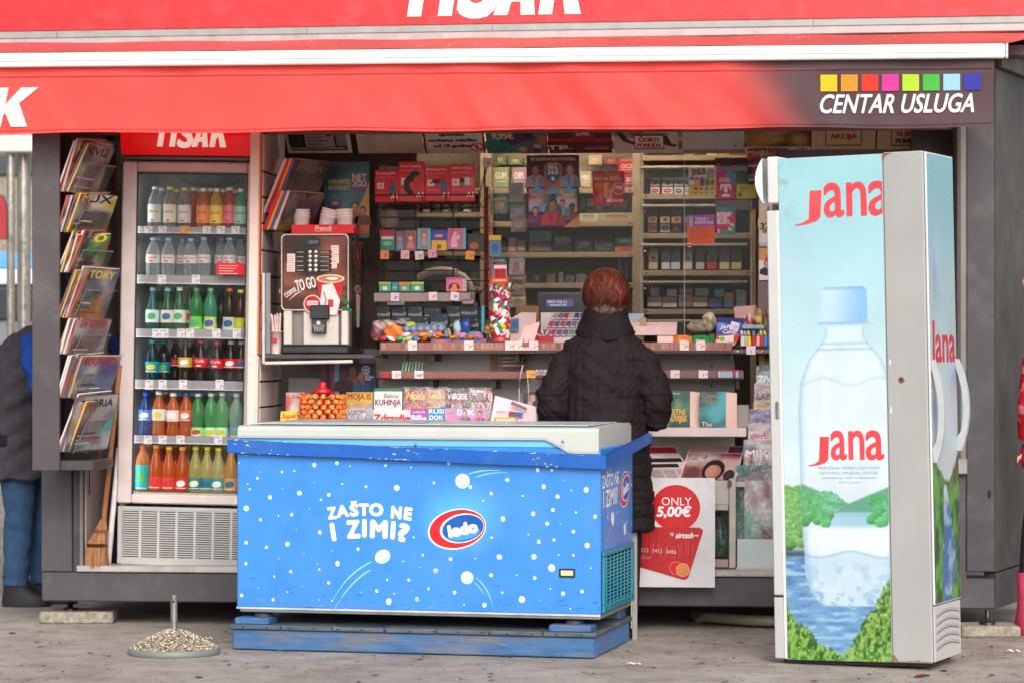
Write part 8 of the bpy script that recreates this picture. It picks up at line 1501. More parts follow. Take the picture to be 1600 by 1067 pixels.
# tall water cooler
JY = A-rad(24.5)
j1 = Q(658/FPX*11.30,11.30); JL,JD,JH = .66,.385,2.035
ex = Vector((math.cos(JY),math.sin(JY),0)); j0 = j1-ex*JL
J = thing('water_cooler','tall grey cooler with mineral water bottle picture on its side and curved handles','cooler',(j0.x,j0.y,0),(0,-.0205,JY))
s1,s2 = .058,.492; GY = C(160,160,158)
m = MB(); m.box(s2+.001,JL,0,JD,.016,JH,GY,'whitepaint',.006); m.box(s1,s2,.004,JD,.016,JH-.004,C(186,186,184),'whitepaint',.004); m.build('cabinet',J)
m = MB(); m.box(.03,JL-.03,.03,JD-.03,.0,.0155,C(40,38,38),'rubber'); m.build('base',J)
def jz(py): return CAMZ-(py-HOR)*11.42/FPX
m = MB(); m.box(.002,s1-.004,.003,JD-.02,jz(935),jz(327),C(190,190,188),'whitepaint',.005); m.box(.002,s1-.014,.003,JD-.02,.02,jz(938),C(184,184,182),'whitepaint',.004); m.box(.006,s1-.006,.006,JD-.025,jz(938)+.0005,jz(935)-.0005,C(30,28,28),'rubber'); m.box(s1-.0135,s1-.001,.001,.01,.02,jz(327),C(228,228,226),'whitepaint',.002); m.build('left_door',J)
m = MB(); a,b_ = jz(655),jz(628); m.box(s1-.03,s1-.018,-.006,.0025,a,b_,C(150,150,148),'metal',.003); m.build('lock',J)
# bulging light box at the top left
m = MB(); vs = []; n_ = 12; za,zb = jz(314),jz(243)
for i in range(n_+1):
 t = i/n_; z = za+(zb-za)*t; x = .008-.052*math.sin(math.pi*(.08+.84*t))**.7
 vs+=[(x,.004,z),(x,JD-.03,z)]
m.add(vs,[(2*i,2*i+2,2*i+3,2*i+1) for i in range(n_)],C(224,238,232),'gloss',True); m.add([vs[2*i] for i in range(n_+1)],[tuple(range(n_+1))[::-1]],C(206,226,218),'gloss'); m.build('light_box',J)
m = MB(); m.box(.009,s1-.002,.0,JD-.02,za-.004,zb+.004,C(206,206,204),'whitepaint',.005); m.ell(s1-.022,(za+zb)/2+.03,.006,.006,C(236,236,236),-.0012,'gloss',12); m.build('header_cheek',J)
# picture on the side, painted on a fine grid
W_,H_ = 106,500
PX0,PX1,PY0,PY1 = 1232.0,1396.0,243.0,1043.0
X,Yy = np.meshgrid(np.linspace(PX0,PX1,W_),np.linspace(PY0,PY1,H_))
lin = lambda s: np.array(H(s)[:3])
def mixc(im,col,a): im[:] = im*(1-a[...,None])+np.asarray(col)*a[...,None]
def sm(a,b_,x): t = np.clip((x-a)/(b_-a),0,1); return t*t*(3-2*t)
def fbm(X,Y,seed,sc_,oct_=4):
 r = np.random.default_rng(seed); out = np.zeros_like(X); amp = 1.; tot = 0
 for o in range(oct_):
  G = r.random((64,64)); x,y = X/sc_*2**o,Y/sc_*2**o; xi,yi = np.floor(x).astype(int),np.floor(y).astype(int); fx_,fy_ = x-xi,y-yi; fx_ = fx_*fx_*(3-2*fx_); fy_ = fy_*fy_*(3-2*fy_)
  g_ = lambda a,b_: G[(yi+b_)%64,(xi+a)%64]
  out+=amp*((g_(0,0)*(1-fx_)+g_(1,0)*fx_)*(1-fy_)+(g_(0,1)*(1-fx_)+g_(1,1)*fx_)*fy_); tot+=amp; amp*=.5
 return out/tot
def bushes(im,X,Y,mask,seed,n,r0,r1,dark,lite,box,top=None):
 r = np.random.default_rng(seed); cs = sorted([(r.uniform(box[1],box[3]),r.uniform(box[0],box[2]),r.uniform(r0,r1)) for _ in range(n)])
 for cy,cx,rr_ in cs:
  d = np.hypot(X-cx,(Y-cy)*1.1)/rr_; a = (1-sm(.85,1.0,d))*mask
  sh = np.clip(.8-.55*((X-cx)*.35+(Y-cy))/rr_*.9,0,1)*(.45+1.1*fbm(X,Y,seed+3,2.4,2)); q = r.uniform(.8,1.2)
  c = (lin(dark)[None,None]*(1-sh[...,None])+lin(lite)[None,None]*sh[...,None])*q
  im[:] = im*(1-a[...,None])+c*a[...,None]
im = np.zeros((H_,W_,3)); t = sm(243,760,Yy)[...,None]; im[:] = lin('A8DDE6')*(1-t)+lin('D8EEF4')*t
cl = fbm(X,Yy,3,60); mixc(im,lin('C4DDF0'),.8*sm(.45,.75,cl)*sm(280,380,Yy)*(1-sm(640,700,Yy))*(1-sm(1300,1345,X))); mixc(im,lin('E4F0F6'),.6*sm(.5,.8,fbm(X,Yy,9,45))*sm(560,650,Yy))
mixc(im,lin('D4E4EE'),sm(720,790,Yy)*.5)
# far slope and lake outside the bottle
wat = sm(868,874,Yy); im[:] = im*(1-wat[...,None])+(lin('4A80BA')*.65+lin('90C0E4')*.35)*wat[...,None]
rp = fbm(X*.35,Yy*1.6,21,9,4); t = (sm(880,1010,Yy)*wat)[...,None]; im[:] = im*(1-t*.55)+lin('7FB4E2')*t*.55
mixc(im,lin('B4D6EE'),wat*sm(.54,.7,rp)*.7); mixc(im,lin('1E4A84'),wat*(1-sm(.3,.44,rp))*.35)
# bottle silhouette: half width by height, centre 1330
cyv = [450,456,500,506,512,520,532,545,565,600,640,760,800,830,868,905,930,948,956]; hwv = [30,37,38,34,33,30,31,40,56,69,73,72,70,71,68,67,60,50,38]
hwid = np.interp(Yy,cyv,hwv); hwid = hwid*np.where(Yy>530,1.045,1); d_ = np.abs(X-1332)/np.maximum(hwid,1)
ins = (1-sm(.96,1.0,d_))*sm(449,452,Yy)*(1-sm(954,957,Yy)); body_ = ins*sm(512,516,Yy)
mixc(im,lin('E6F2F7'),body_*.72*(1-sm(760,790,Yy)*.6)); edge = body_*sm(.82,.97,d_); mixc(im,lin('9CC8E0'),edge*.55*(1-sm(740,770,Yy)*.4)); mixc(im,lin('6AA8D4'),body_*sm(.93,.985,d_)*.5)
mixc(im,lin('FFFFFF'),body_*np.exp(-((X-1300)/9)**2)*.35*sm(560,600,Yy)*(1-sm(640,680,Yy)))
for yl in (540,549): mixc(im,lin('7FB6D6'),body_*np.exp(-((Yy-yl)/1.6)**2)*.6)
mixc(im,lin('78B4DC'),body_*np.exp(-((Yy-600-6*np.sin(X/14))/2.5)**2)*.3)
cap = ins*(1-sm(506,508,Yy)); cr_ = (X-1292)/76; im[:] = im*(1-cap[...,None])+(lin('D2EAFA')*(1-sm(.1,1,cr_))[...,None]+lin('8CC4F2')*sm(.1,1,cr_)[...,None])*cap[...,None]; mixc(im,lin('78B4E8'),cap*(1-sm(452,458,Yy))*.7); mixc(im,lin('A4CCF0'),cap*(.5+.5*np.sin(X*1.6))*.3*sm(460,464,Yy)); mixc(im,lin('88BEE6'),np.exp(-((Yy-508)/2.2)**2)*(np.abs(X-1330)<40)*.8)
# scene through the bottle
bi = body_; sky2 = bi*sm(758,790,Yy)*(1-sm(815,822,Yy)); mixc(im,lin('D6E8F4'),sky2*.8)
hz = 793+np.abs(X-1334)*-.42; mixc(im,lin('4FA27A'),bi*sm(hz-2,hz+2,Yy)*(1-sm(812,818,Yy))*.9); mixc(im,lin('9FCBE2'),bi*sm(805,809,Yy)*(1-sm(826,836,Yy))*(1-sm(34,52,np.abs(X-1334)))*.9)
bushes(im,X,Yy,bi*((X<1318-(Yy-765)*.0)*(Yy<836)),31,90,4,10,'1E7040','66B874',(1260,780,1303,826)); bushes(im,X,Yy,bi*(Yy<832),32,40,4,10,'1E7444','62BC78',(1366,782,1398,824)); bushes(im,X,Yy,bi*(Yy<826),35,60,2,5,'3A8A62','7AC498',(1290,776,1326,806))
lo = bi*sm(828,838,Yy); mixc(im,lin('EAF4FA'),lo*.9); wl_ = 874+5*np.sin((X-1260)/16); mixc(im,lin('C6E0F0'),lo*sm(wl_-2,wl_+3,Yy)*.8); mixc(im,lin('8CC0DE'),lo*np.exp(-((Yy-wl_)/2)**2)*.7); mixc(im,lin('A8D2EA'),lo*sm(.5,.7,fbm(X,Yy,41,14))*sm(880,900,Yy)*.8); mixc(im,lin('6FA8D0'),lo*sm(.55,.72,fbm(X,Yy,43,9))*sm(905,930,Yy)*.6); mixc(im,lin('7FB4D8'),lo*sm(.8,.97,d_)*.5)
mixc(im,lin('FFFFFF'),lo*sm(.62,.74,fbm(X,Yy,44,7))*sm(890,900,Yy)*.28)
out_ = 1-body_
bushes(im,X,Yy,out_*(X<1262),51,80,7,13,'125020','7CB868',(1228,772,1258,858)); mixc(im,lin('123E2C'),out_*(X<1264)*sm(858,872,Yy)*(1-sm(874,884,Yy))*.8)
# near grass banks
gl1 = 948+(X-1232)*1.02; gl1 = 950+26*(1-np.exp(-(X-1232)/14))+(X-1232)*.72+5*np.sin(X/7.); gl2 = 1040-46*np.sin(np.clip((X-1316)/30,0,1.57))-np.clip(X-1345,0,99)*1.55+5*np.sin(X/6.)
nz_ = fbm(X,Yy,61,5,3); gm = np.maximum(sm(gl1-3,gl1+3,Yy+(nz_-.5)*16),sm(gl2-3,gl2+3,Yy+(nz_-.5)*22)); g1 = fbm(X*1.3,Yy*.8,62,5,4); gc = lin('2E6E1E')[None,None]*(1-sm(.3,.72,g1))[...,None]+lin('96C25A')[None,None]*sm(.3,.72,g1)[...,None]; im[:] = im*(1-gm[...,None])+gc*gm[...,None]
mixc(im,lin('C8E880'),gm*sm(.66,.78,fbm(X*1.5,Yy,63,4,3))*.7); mixc(im,lin('1C4A18'),gm*(1-sm(.28,.4,fbm(X,Yy,64,9,3)))*.6)
mixc(im,lin('90A8A8'),np.exp(-((X-1240)/9)**2)*sm(.5,.75,fbm(X,Yy,71,14))*(1-sm(330,350,Yy))*.6)
im*=.74; m = MB(); m.canvas(im,s1,.018,s2,JH-.006,-.0006,'vinyl'); m.build('side_picture',J)
jx = lambda px: s1+(px-1232)/164.0*(s2-s1)
jzz = lambda py: .018+(1043-py)/800.0*(JH-.024)
m = MB(); JC = C(214,66,72)
def jana(m,px,pyb,pxw,h,y,cut=None):
 x = jx(px); z = jzz(pyb); s_ = h/1.02
 w_ = pxw/164*(s2-s1)
 m.poly([(x+w_*.165,z+s_*1.0),(x+w_*.285,z+s_*1.0),(x+w_*.268,z-s_*.02),(x+w_*.225,z-s_*.17),(x+w_*.13,z-s_*.27),(x+w_*.02,z-s_*.31),(x,z-s_*.27),(x+w_*.09,z-s_*.2),(x+w_*.15,z-s_*.06)],JC,y,'vinyl')
 m.text('an',x+w_*.31,z,s_*1.85,JC,y,'vinyl',bold=.02,align='l',wd=w_*.42); m.text('a',x+w_*.76,z,s_*1.85,JC,y,'vinyl',bold=.02,align='l',wd=w_*.22)
b = MB(); jana(b,1256,338,156,.108,-.0014)
for arr in b.v: arr[:,0] = np.minimum(arr[:,0],s2-.001)
m.v+=b.v; m.f+=b.f; m.c+=b.c; m.m+=b.m; m.s+=b.s; m.n+=b.n; m.mats = b.mats[:]
m.build('word_mark',J); m = MB(); jana(m,1270,723,122,.092,-.0014); m.build('word_mark',J); m = MB()
for t,py,h,wd in (('PRIRODNA MINERALNA VODA',739,.011,98),('NATURAL MINERAL WATER',747,.011,92),('NEGAZIRANA · NON CARBONATED',754,.007,84),('IZVOR: SV. JANA',761,.006,34)): m.text(t,jx(1335),jzz(py),h,C(130,160,196),-.0014,'vinyl',bold=.01,wd=wd/164*(s2-s1))
m.build('small_lettering',J)
# rust, dents and holes on the grey strip
m = MB(); gx = lambda px: s2+(px-1397)/61.0*(JL-s2)
for (px,py,w_,h_,c) in ((1401,568,4,11,'9AA8B0'),(1401,643,4,12,'8CB8D8')): m.pr(gx(px),jz(py+h_/2),gx(px+w_),jz(py-h_/2),H(c),-.0014,'gloss'); m.pr(gx(px+1),jz(py+h_/2),gx(px+w_),jz(py-h_/2+3),H('C8CCCC'),-.0018,'gloss')
r = np.random.default_rng(8); cx,cz = gx(1419),jz(597)
m.poly([(cx+.015*math.cos(t)*r.uniform(.6,1.2),cz+.014*math.sin(t)*r.uniform(.6,1.2)) for t in np.linspace(0,6,11)],H('7A4A3A'),-.0014,'matte'); m.poly([(cx+.008*math.cos(t),cz+.002+.008*math.sin(t)*r.uniform(.6,1.2)) for t in np.linspace(0,6,8)],H('58342A'),-.0018,'matte')
m.poly([(gx(1398),JH-.003),(gx(1412),JH-.003),(gx(1404),JH-.012),(gx(1398),JH-.03)],H('8A5A44'),-.0014,'matte'); m.poly([(gx(1398),.05),(gx(1402),.045),(gx(1408),.02),(gx(1398),.018)],H('8A6A54'),-.0014,'matte'); m.poly([(gx(1420),.024),(gx(1440),.028),(gx(1438),.018),(gx(1418),.018)],H('96765E'),-.0014,'matte')
o = m.build('rust_mark',J); o['kind'] = 'stuff'
# right face: narrow picture door, vents, two curved handles
JX = Matrix.Translation((JL,0,0))@Matrix.Rotation(rad(90),4,'Z')
m = MB(); m.xf = JX; m.box(.004,JD-.004,-.012,-.002,.245,JH-.004,C(206,208,208),'whitepaint',.003); m.build('right_door',J)
Wd,Hd = 40,240; X2,Y2_ = np.meshgrid(np.linspace(0,1,Wd),np.linspace(0,1,Hd)); im2 = np.zeros((Hd,Wd,3)); t = sm(0,.6,Y2_)[...,None]; im2[:] = lin('8CC4D0')*(1-t)+lin('C4D4DC')*t
mixc(im2,lin('B4CCE4'),np.exp(-((X2-.3)/.2)**2-((Y2_-.22)/.09)**2)*.7); mixc(im2,lin('6E9CCC'),np.exp(-((X2-.2-.5*(Y2_-.25))/.08)**2-((Y2_-.27)/.05)**2)*.5); mixc(im2,lin('7EA4D0'),np.exp(-((X2-.85)/.2)**2-((Y2_-.5)/.03)**2)*.6); mixc(im2,lin('5A8CC4'),np.exp(-((X2-.1)/.12)**2-((Y2_-.57)/.04)**2)*.6)
rl = .68+.06*(1-np.abs(X2-.52)*2.4)+.03*(fbm(X2*40,Y2_*40,5,4)-.5); mk_ = sm(rl-.004,rl+.004,Y2_); g2 = fbm(X2*60,Y2_*240,81,7,4); gc = lin('184A24')[None,None]*(1-sm(.3,.7,g2))[...,None]+lin('5CA83C')[None,None]*sm(.3,.7,g2)[...,None]; im2[:] = im2*(1-mk_[...,None])+gc*mk_[...,None]
rv = np.abs(X2-.5-.06*np.sin(Y2_*16))/(.05+np.clip((Y2_-.74)*1.4,0,.3)*(1-sm(.88,1.02,Y2_)*.7)); wv_ = (1-sm(.85,1.05,rv))*sm(.735,.745,Y2_); mixc(im2,lin('3E6EA8'),wv_); mixc(im2,lin('A8C8E4'),wv_*sm(.5,.7,fbm(X2*40,Y2_*240,83,6,3))*.8); mixc(im2,lin('DCE8F0'),wv_*(1-sm(.76,.8,Y2_))*.7)
im2*=.72; m = MB(); m.xf = JX; m.canvas(im2,.008,.25,JD-.008,JH-.01,-.0128,'vinyl'); JC = C(186,26,44)
jw = JD-.04; x = .02; z = 1.205
m.poly([(x+jw*.06,z+.16),(x+jw*.15,z+.16),(x+jw*.13,z-.02),(x+jw*.02,z-.06),(x-.004,z-.045),(x+jw*.05,z)],JC,-.0136,'vinyl'); m.text('ana',x+jw*.18,z,.152,JC,-.0136,'vinyl',bold=.03,align='l',wd=jw*.8); m.build('door_picture',J)
m = MB(); m.xf = JX; m.box(.004,JD-.004,-.008,-.002,.02,.238,C(186,184,182),'whitepaint',.003)
for k in range(5):
 z = .075+k*.032; m.stroke([(.03+(JD-.06)*t,z+.016*math.sin(math.pi*t)-.004) for t in np.linspace(0,1,10)],.011,C(160,158,156),-.0086,'whitepaint'); m.stroke([(.03+(JD-.06)*t,z-.007+.016*math.sin(math.pi*t)-.004) for t in np.linspace(0,1,10)],.004,C(96,94,94),-.009,'matte')
m.build('vent_panel',J)
def handle(y,z0,z1,out):
 m = MB(); n_ = 14; vs = []
 for i in range(n_+1):
  t = i/n_; z = z1+(z0-z1)*t; b1 = out*math.sin(math.pi*min(1,max(0,t*.92+.02)))**.75; b0 = max(.001,b1-.018) if .1<t<.84 else .001
  vs+=[(JL+.0125+b0,y,z),(JL+.0125+b1+.006,y,z),(JL+.0125+b1+.006,y+.022,z),(JL+.0125+b0,y+.022,z)]
 f = [(4*i+k,4*i+(k+1)%4,4*i+4+(k+1)%4,4*i+4+k) for i in range(n_) for k in range(4)]+[(0,1,2,3),(4*n_+3,4*n_+2,4*n_+1,4*n_)]
 m.add(vs,f,C(176,180,182),'plastic'); m.build('handle',J)
handle(.012,jz(722)-.01,jz(567),.044); handle(JD-.03,jz(712),jz(566),.048)
# umbrella foot
d = CAMZ*FPX/(1021-HOR); pu = Q((272-800)*d/FPX,d)
U = thing('parasol_base','round gravel covered concrete parasol foot with bare galvanised tube','parasol base',pu)
m = MB(); m.lathe([(.188,0),(.192,.004),(.19,.024),(.184,.028)],C(116,122,116),'paint',40); m.build('rim',U)
m = MB(); nr,na = 14,64; vs = []; cs = []
for j in range(nr+1):
 t = j/nr; r_ = .183*(1-t)+.017*t; z = .024+.078*(1-(1-t)**1.35)*(1-.08*math.sin(3*t))
 for i in range(na):
  a = 2*math.pi*i/na; vs.append((r_*math.cos(a),r_*math.sin(a),z+random.uniform(-.003,.003))); cs.append(H(random.choice(['8A7A66','6A5E52','A8987E','4E463E','968672'])))
m.add(vs,[(j*na+i,j*na+(i+1)%na,(j+1)*na+(i+1)%na,(j+1)*na+i) for j in range(nr) for i in range(na)],cs,'stone'); m.build('mound',U)
m = MB()
for k in range(2600):
 t = random.random()**.5; r_ = .182*t; a = random.uniform(0,6.283); q = 1-(r_-.017)/.166; z = .024+.078*(1-(1-max(0,min(1,q)))**1.35); s_ = random.uniform(.0025,.0052); c = H(random.choice(['B8A88E','D8CCB4','8A7660','9C8A72','6A5C4E','C8B898','E4DCCC','7A6A58']))
 o_ = random.uniform(0,3); x,y = r_*math.cos(a),r_*math.sin(a); ring = [(x+s_*math.cos(o_+i*1.2566)*random.uniform(.7,1.2),y+s_*math.sin(o_+i*1.2566),z+random.uniform(-.001,.0015)) for i in range(5)]
 m.add(ring+[(x,y,z+s_*.9)],[(i,(i+1)%5,5) for i in range(5)],c,'stone')
o = m.build('gravel',U); o['kind'] = 'stuff'
m = MB(); zt_ = CAMZ-(928-HOR)*d/FPX; m.tube([(0,0,.09),(0,0,zt_)],.0145,C(150,152,148),'metal',18,cap=False); m.tube([(0,0,.09),(0,0,zt_-.001)],.0115,C(60,60,60),'metal',18,cap=False); m.lathe([(.0116,zt_),(.0145,zt_)],C(160,162,158),'metal',18); m.build('tube',U)
m = MB(); m.xf = Matrix.Translation((.0,-.0146,zt_-.03))@Matrix.Rotation(rad(90),4,'X'); m.lathe([(.005,0),(.0045,.0008),(.0001,.0009)],C(34,34,34),'matte',12); m.build('hole',U)
m = MB(); m.box(.09,.13,-.02,.0,.055,.0575,C(214,206,190),'paper'); m.build('chip',U,(0,0,.018),(0,.35,0))
# people
def remesh(parts,voxel,smooth=6,name='body'):
 """parts: closed lofts [(rings)] or tubes, fused into one continuous skin; returns vertex array and faces"""
 m = MB()
 for rings in parts:
  n = 20; v = []
  for (c,rx,ry,*r_) in rings:
   yaw = r_[0] if r_ else None
   for k in range(n):
    t = 2*math.pi*k/n
    if yaw is None: v.append((c[0]+rx*math.cos(t),c[1]+ry*math.sin(t),c[2]))
    else:
     u,w_ = yaw; p = Vector(c)+u*(rx*math.cos(t))+w_*(ry*math.sin(t)); v.append(tuple(p))
  f = [(i*n+k,i*n+(k+1)%n,(i+1)*n+(k+1)%n,(i+1)*n+k) for i in range(len(rings)-1) for k in range(n)]
  f+=[tuple(range(n))[::-1],tuple((len(rings)-1)*n+k for k in range(n))]
  m.add(v,f,WHITE,'skin')
 me = m.mesh('tmp'); o = bpy.data.objects.new('tmp',me); COL.objects.link(o)
 r = o.modifiers.new('r','REMESH'); r.mode = 'VOXEL'; r.voxel_size = voxel
 s_ = o.modifiers.new('s','SMOOTH'); s_.iterations = smooth; s_.factor = .5
 dg = bpy.context.evaluated_depsgraph_get(); e = o.evaluated_get(dg); em = e.to_mesh()
 V = np.array([tuple(v.co) for v in em.vertices]); NO = np.array([tuple(v.normal) for v in em.vertices]); Fc = [tuple(p.vertices) for p in em.polygons]
 e.to_mesh_clear(); bpy.data.objects.remove(o); bpy.data.meshes.remove(me)
 return V,NO,Fc
def limb(pts,rs,flat=1.0):
 """rings along a bent limb"""
 P_ = [Vector(p) for p in pts]; out = []
 fine = []
 for i in range(len(P_)-1):
  for t in np.linspace(0,1,5)[(0 if i==0 else 1):]: fine.append((P_[i].lerp(P_[i+1],t),rs[i]+(rs[i+1]-rs[i])*t))
 for i,(p,r_) in enumerate(fine):
  d = (fine[min(i+1,len(fine)-1)][0]-fine[max(i-1,0)][0]).normalized(); u = d.cross(Vector((0,1,.01)));
  if u.length<.1: u = d.cross(Vector((1,0,0)))
  u.normalize(); w_ = d.cross(u); out.append((tuple(p),r_,r_*flat,(u,w_)))
 return out
def ball(c,rx,ry,rz,k=7):
 return [((c[0],c[1],c[2]-rz*math.cos(math.pi*j/k)),max(.002,rx*math.sin(math.pi*j/k)),max(.002,ry*math.sin(math.pi*j/k))) for j in range(k+1)]
def head(c,s=1.0,face=Vector((0,1,0))):
 """head, ears, nose, chin; FACE is the way it looks (horizontal)"""
 sd_ = Vector((face.y,-face.x,0)); c = Vector(c); P_ = [ball(c,.074*s if abs(face.y)>.5 else .094*s,.094*s if abs(face.y)>.5 else .074*s,.112*s),ball(c+face*.03*s-Vector((0,0,.05*s)),.055*s,.055*s,.06*s),ball(c+face*.098*s-Vector((0,0,.016*s)),.013*s,.013*s,.024*s)]
 for q in (-1,1): P_.append(ball(c+sd_*(.077*q*s)-face*.008*s-Vector((0,0,.012*s)),.012*s if abs(face.y)>.5 else .02*s,.02*s if abs(face.y)>.5 else .012*s,.033*s)); P_.append(ball(c+face*.082*s+sd_*(.03*q*s)+Vector((0,0,.028*s)),.02*s,.012*s,.008*s))
 return P_
def facebits(o,c,face,s=1.0):
 sd_ = Vector((face.y,-face.x,0)); c = Vector(c)
 for q in (-1,1):
  m = MB(); p = c+face*.082*s+sd_*(.031*q*s)+Vector((0,0,.01*s)); m.lathe([(.001,-.009),(.009,-.004),(.0105,.0),(.009,.004),(.001,.009)],C(225,220,214),'gloss',10,p); p2 = p+face*.008; m.lathe([(.001,-.004),(.0045,0),(.001,.004)],C(50,36,28),'gloss',8,p2); m.build('eye',o)
 m = MB(); p = c+face*.082*s-Vector((0,0,.058*s)); m.tube([p-sd_*.024,p+face*.005,p+sd_*.024],[.003,.0055,.003],C(150,84,76),'skin',6); m.build('mouth',o)
def hand(P_,wrist,d,up,s=1.0,curl=.5):
 """palm, four bent fingers and a thumb grown into the limb"""
 d = d.normalized(); sd_ = d.cross(up).normalized(); wr = Vector(wrist)
 P_.append(limb([wr,wr+d*.05*s,wr+d*.085*s],[.026*s,.036*s,.03*s],.55))
 for k,(o_,l) in enumerate(((-.027,.058),(-.009,.07),(.009,.066),(.026,.052))):
  b_ = wr+d*.08*s+sd_*o_*s; b1 = b_+(d-up*curl*.5).normalized()*l*.5*s; b2 = b1+(d-up*curl*1.6).normalized()*l*.5*s; P_.append(limb([b_-d*.02,b1,b2],[.0088*s,.0082*s,.0066*s]))
 b_ = wr+d*.03*s-sd_*.03*s; P_.append(limb([b_,b_+(d*.6-sd_*.8-up*.2).normalized()*.035*s,b_+(d*.6-sd_*.8-up*.2).normalized()*.035*s+(d-up*.5).normalized()*.028*s],[.012*s,.0105*s,.008*s]))
def skin(name,V,Fc,col,fin,parent=None,loc=(0,0,0),**kw):
 m = MB(); m.add(V,Fc,col if isinstance(col,(tuple,list)) and not isinstance(col[0],(tuple,list)) else col,fin,True); return m.build(name,parent,loc,**kw)
def hairs(c,rx,ry,rz,cols,n,seed,droop=.62,crown=(0,0,1),ln=1.0,th=.0032,tilt=0.):
 """a head of short hair: a shaped cap with several hundred combed locks lying on it"""
 r = np.random.default_rng(seed); m = MB(); c = Vector(c)
 def sp(th_,ph,k=1.0): return Vector((c.x+rx*k*math.sin(th_)*math.cos(ph),c.y+ry*k*math.sin(th_)*math.sin(ph),c.z+rz*k*math.cos(th_)))
 n_ = 22; vs = []; R_ = 12
 for j in range(R_+1):
  for i in range(n_): vs.append(tuple(sp(droop*math.pi*j/R_,2*math.pi*i/n_,.985)))
 m.add(vs,[(j*n_+i,(j+1)*n_+i,(j+1)*n_+(i+1)%n_,j*n_+(i+1)%n_) for j in range(R_) for i in range(n_)],H(cols[0]),'hair',True)
 for k in range(n):
  ph = r.uniform(0,6.283); t0 = r.uniform(.0,droop*.9)*math.pi; l = r.uniform(.12,.26)*math.pi*ln; w0 = th*r.uniform(.6,1.5); col = H(cols[int(r.integers(len(cols)))] if t0/math.pi<droop*.72 else cols[-1 if r.random()<.6 else int(r.integers(len(cols)))]); vv = []; lift = r.uniform(.97,1.05)+(.05*r.random() if r.random()<.1 else 0); sw = r.uniform(-.45,.45); jt = r.uniform(.9,1.16)
  for q in range(5):
   u = q/4; th_ = min(t0+l*u,droop*math.pi*jt); p_ = ph+sw*u; k_ = lift+.02*math.sin(u*3); p = sp(th_,p_,k_); tw = Vector((-math.sin(p_),math.cos(p_),0))*w0*(1-.75*u); vv+=[tuple(p-tw),tuple(p+tw)]
  m.add(vv,[(2*q,2*q+1,2*q+3,2*q+2) for q in range(4)],col,'hair',True)
 return m
# the customer
Yw = -.36; pw = P(945,700,Yw)
WM = Vector((pw.x,Yw,0))
c_h = (0.005,.035,1.487)
bp = head(c_h)+[[((0,.02,1.30),.06,.06),((0,.022,1.36),.052,.055),((.003,.03,1.43),.05,.056)],[((0,0,.74),.15,.11),((0,0,.88),.165,.125),((0,0,1.02),.14,.105),((0,.01,1.16),.155,.105),((0,.015,1.25),.15,.09),((0,.02,1.32),.06,.06)],limb([(-.085,0,.84),(-.085,.01,.46),(-.085,-.01,.09)],[.085,.056,.042]),limb([(.085,0,.84),(.085,.01,.46),(.085,-.01,.09)],[.085,.056,.042])]
for q in (-1,1):
 bp.append(limb([(.15*q,.01,1.24),(.215*q,-.02,1.0),(.15*q,.22,1.0)],[.05,.042,.032])); hand(bp,(.15*q,.23,1.0),Vector((-.15*q,.95,.1)),Vector((0,0,1)))
 bp.append(limb([(.085*q,-.03,.07),(.085*q,.05,.042),(.09*q,.14,.03)],[.04,.034,.026],.9))
V,NO,Fc = remesh(bp,.008,4)
pm = MB(); pm.add(V,Fc,C(206,148,122),'skin',True); PW_b = pm.mesh('person'); PW = thing('person','woman with short reddish hair in long dark quilted coat seen from behind','person',WM,(0,0,rad(-2)),None,PW_b)
facebits(PW,c_h,Vector((0,1,0)))
hairs((.005,.012,1.503),.101,.118,.112,['3A160F','5C2419','431A13','6E3122','7E4030','502318'],4200,4,.62,th=.0022).build('hair',PW)
m = hairs((.005,.008,1.455),.083,.102,.07,['6E5E58','8A7C76','66544E','5A3228','4A261C'],420,9,.80,ln=.5,th=.003); m.build('nape_hair',PW)
for q in (-1,1):
 m = MB(); m.lathe([(.001,-.004),(.004,0),(.001,.004)],C(200,190,160),'metal',8,(.005+.086*q,.03,1.447)); m.build('earring',PW)
rings = [(.47,.222,.185,.0,-.0),(.52,.220,.183,0,0),(.70,.208,.176,.0,0),(.80,.203,.172,0,0),(.90,.19,.165,0,0),(1.0,.176,.152,0,.0),(1.08,.176,.148,0,.005),(1.16,.192,.148,0,.01),(1.22,.200,.138,0,.015),(1.262,.194,.125,0,.018),(1.30,.168,.11,0,.02),(1.335,.124,.1,.0,.02),(1.365,.093,.088,.0,.02),(1.41,.092,.088,.0,.018),(1.432,.088,.086,0,.018)]
cp_ = [[((a[3],a[4],a[0]),a[1],a[2]) for a in rings]]
for q in (-1,1): cp_.append(limb([(.11*q,.018,1.235),(.172*q,.005,1.19),(.23*q,-.025,1.06),(.226*q,-.01,.975),(.20*q,.1,.965),(.165*q,.235,.99)],[.068,.075,.072,.070,.064,.05]))
V,NO,Fc = remesh(cp_,.0055,5)
x,y,z = V[:,0],V[:,1],V[:,2]; ph = np.arctan2(y,x); tors = (np.hypot(x/.2,y/.16)<1.12)
gr = lambda d,wd: np.exp(-(d/wd)**2)
disp = np.zeros(len(V))
for zs_ in (1.205,1.045): disp-=.0035*gr(z-zs_-.006*np.sin(x*9),.005)*(np.abs(x)<.165)
for xs_ in (-.085,.088): disp-=.003*gr(x-xs_*(1+.25*(1.2-z)),.0045)*(z<1.2)*(y<.02)*(z>.92)
qz = (z-.012*np.sin(x*6))/.058; low = 1/(1+np.exp(-(.93-z)*60)); tri = np.abs((qz%1)-.5)*2
disp+=low*(.003*(1-tri**6)-.0055*tri**8)
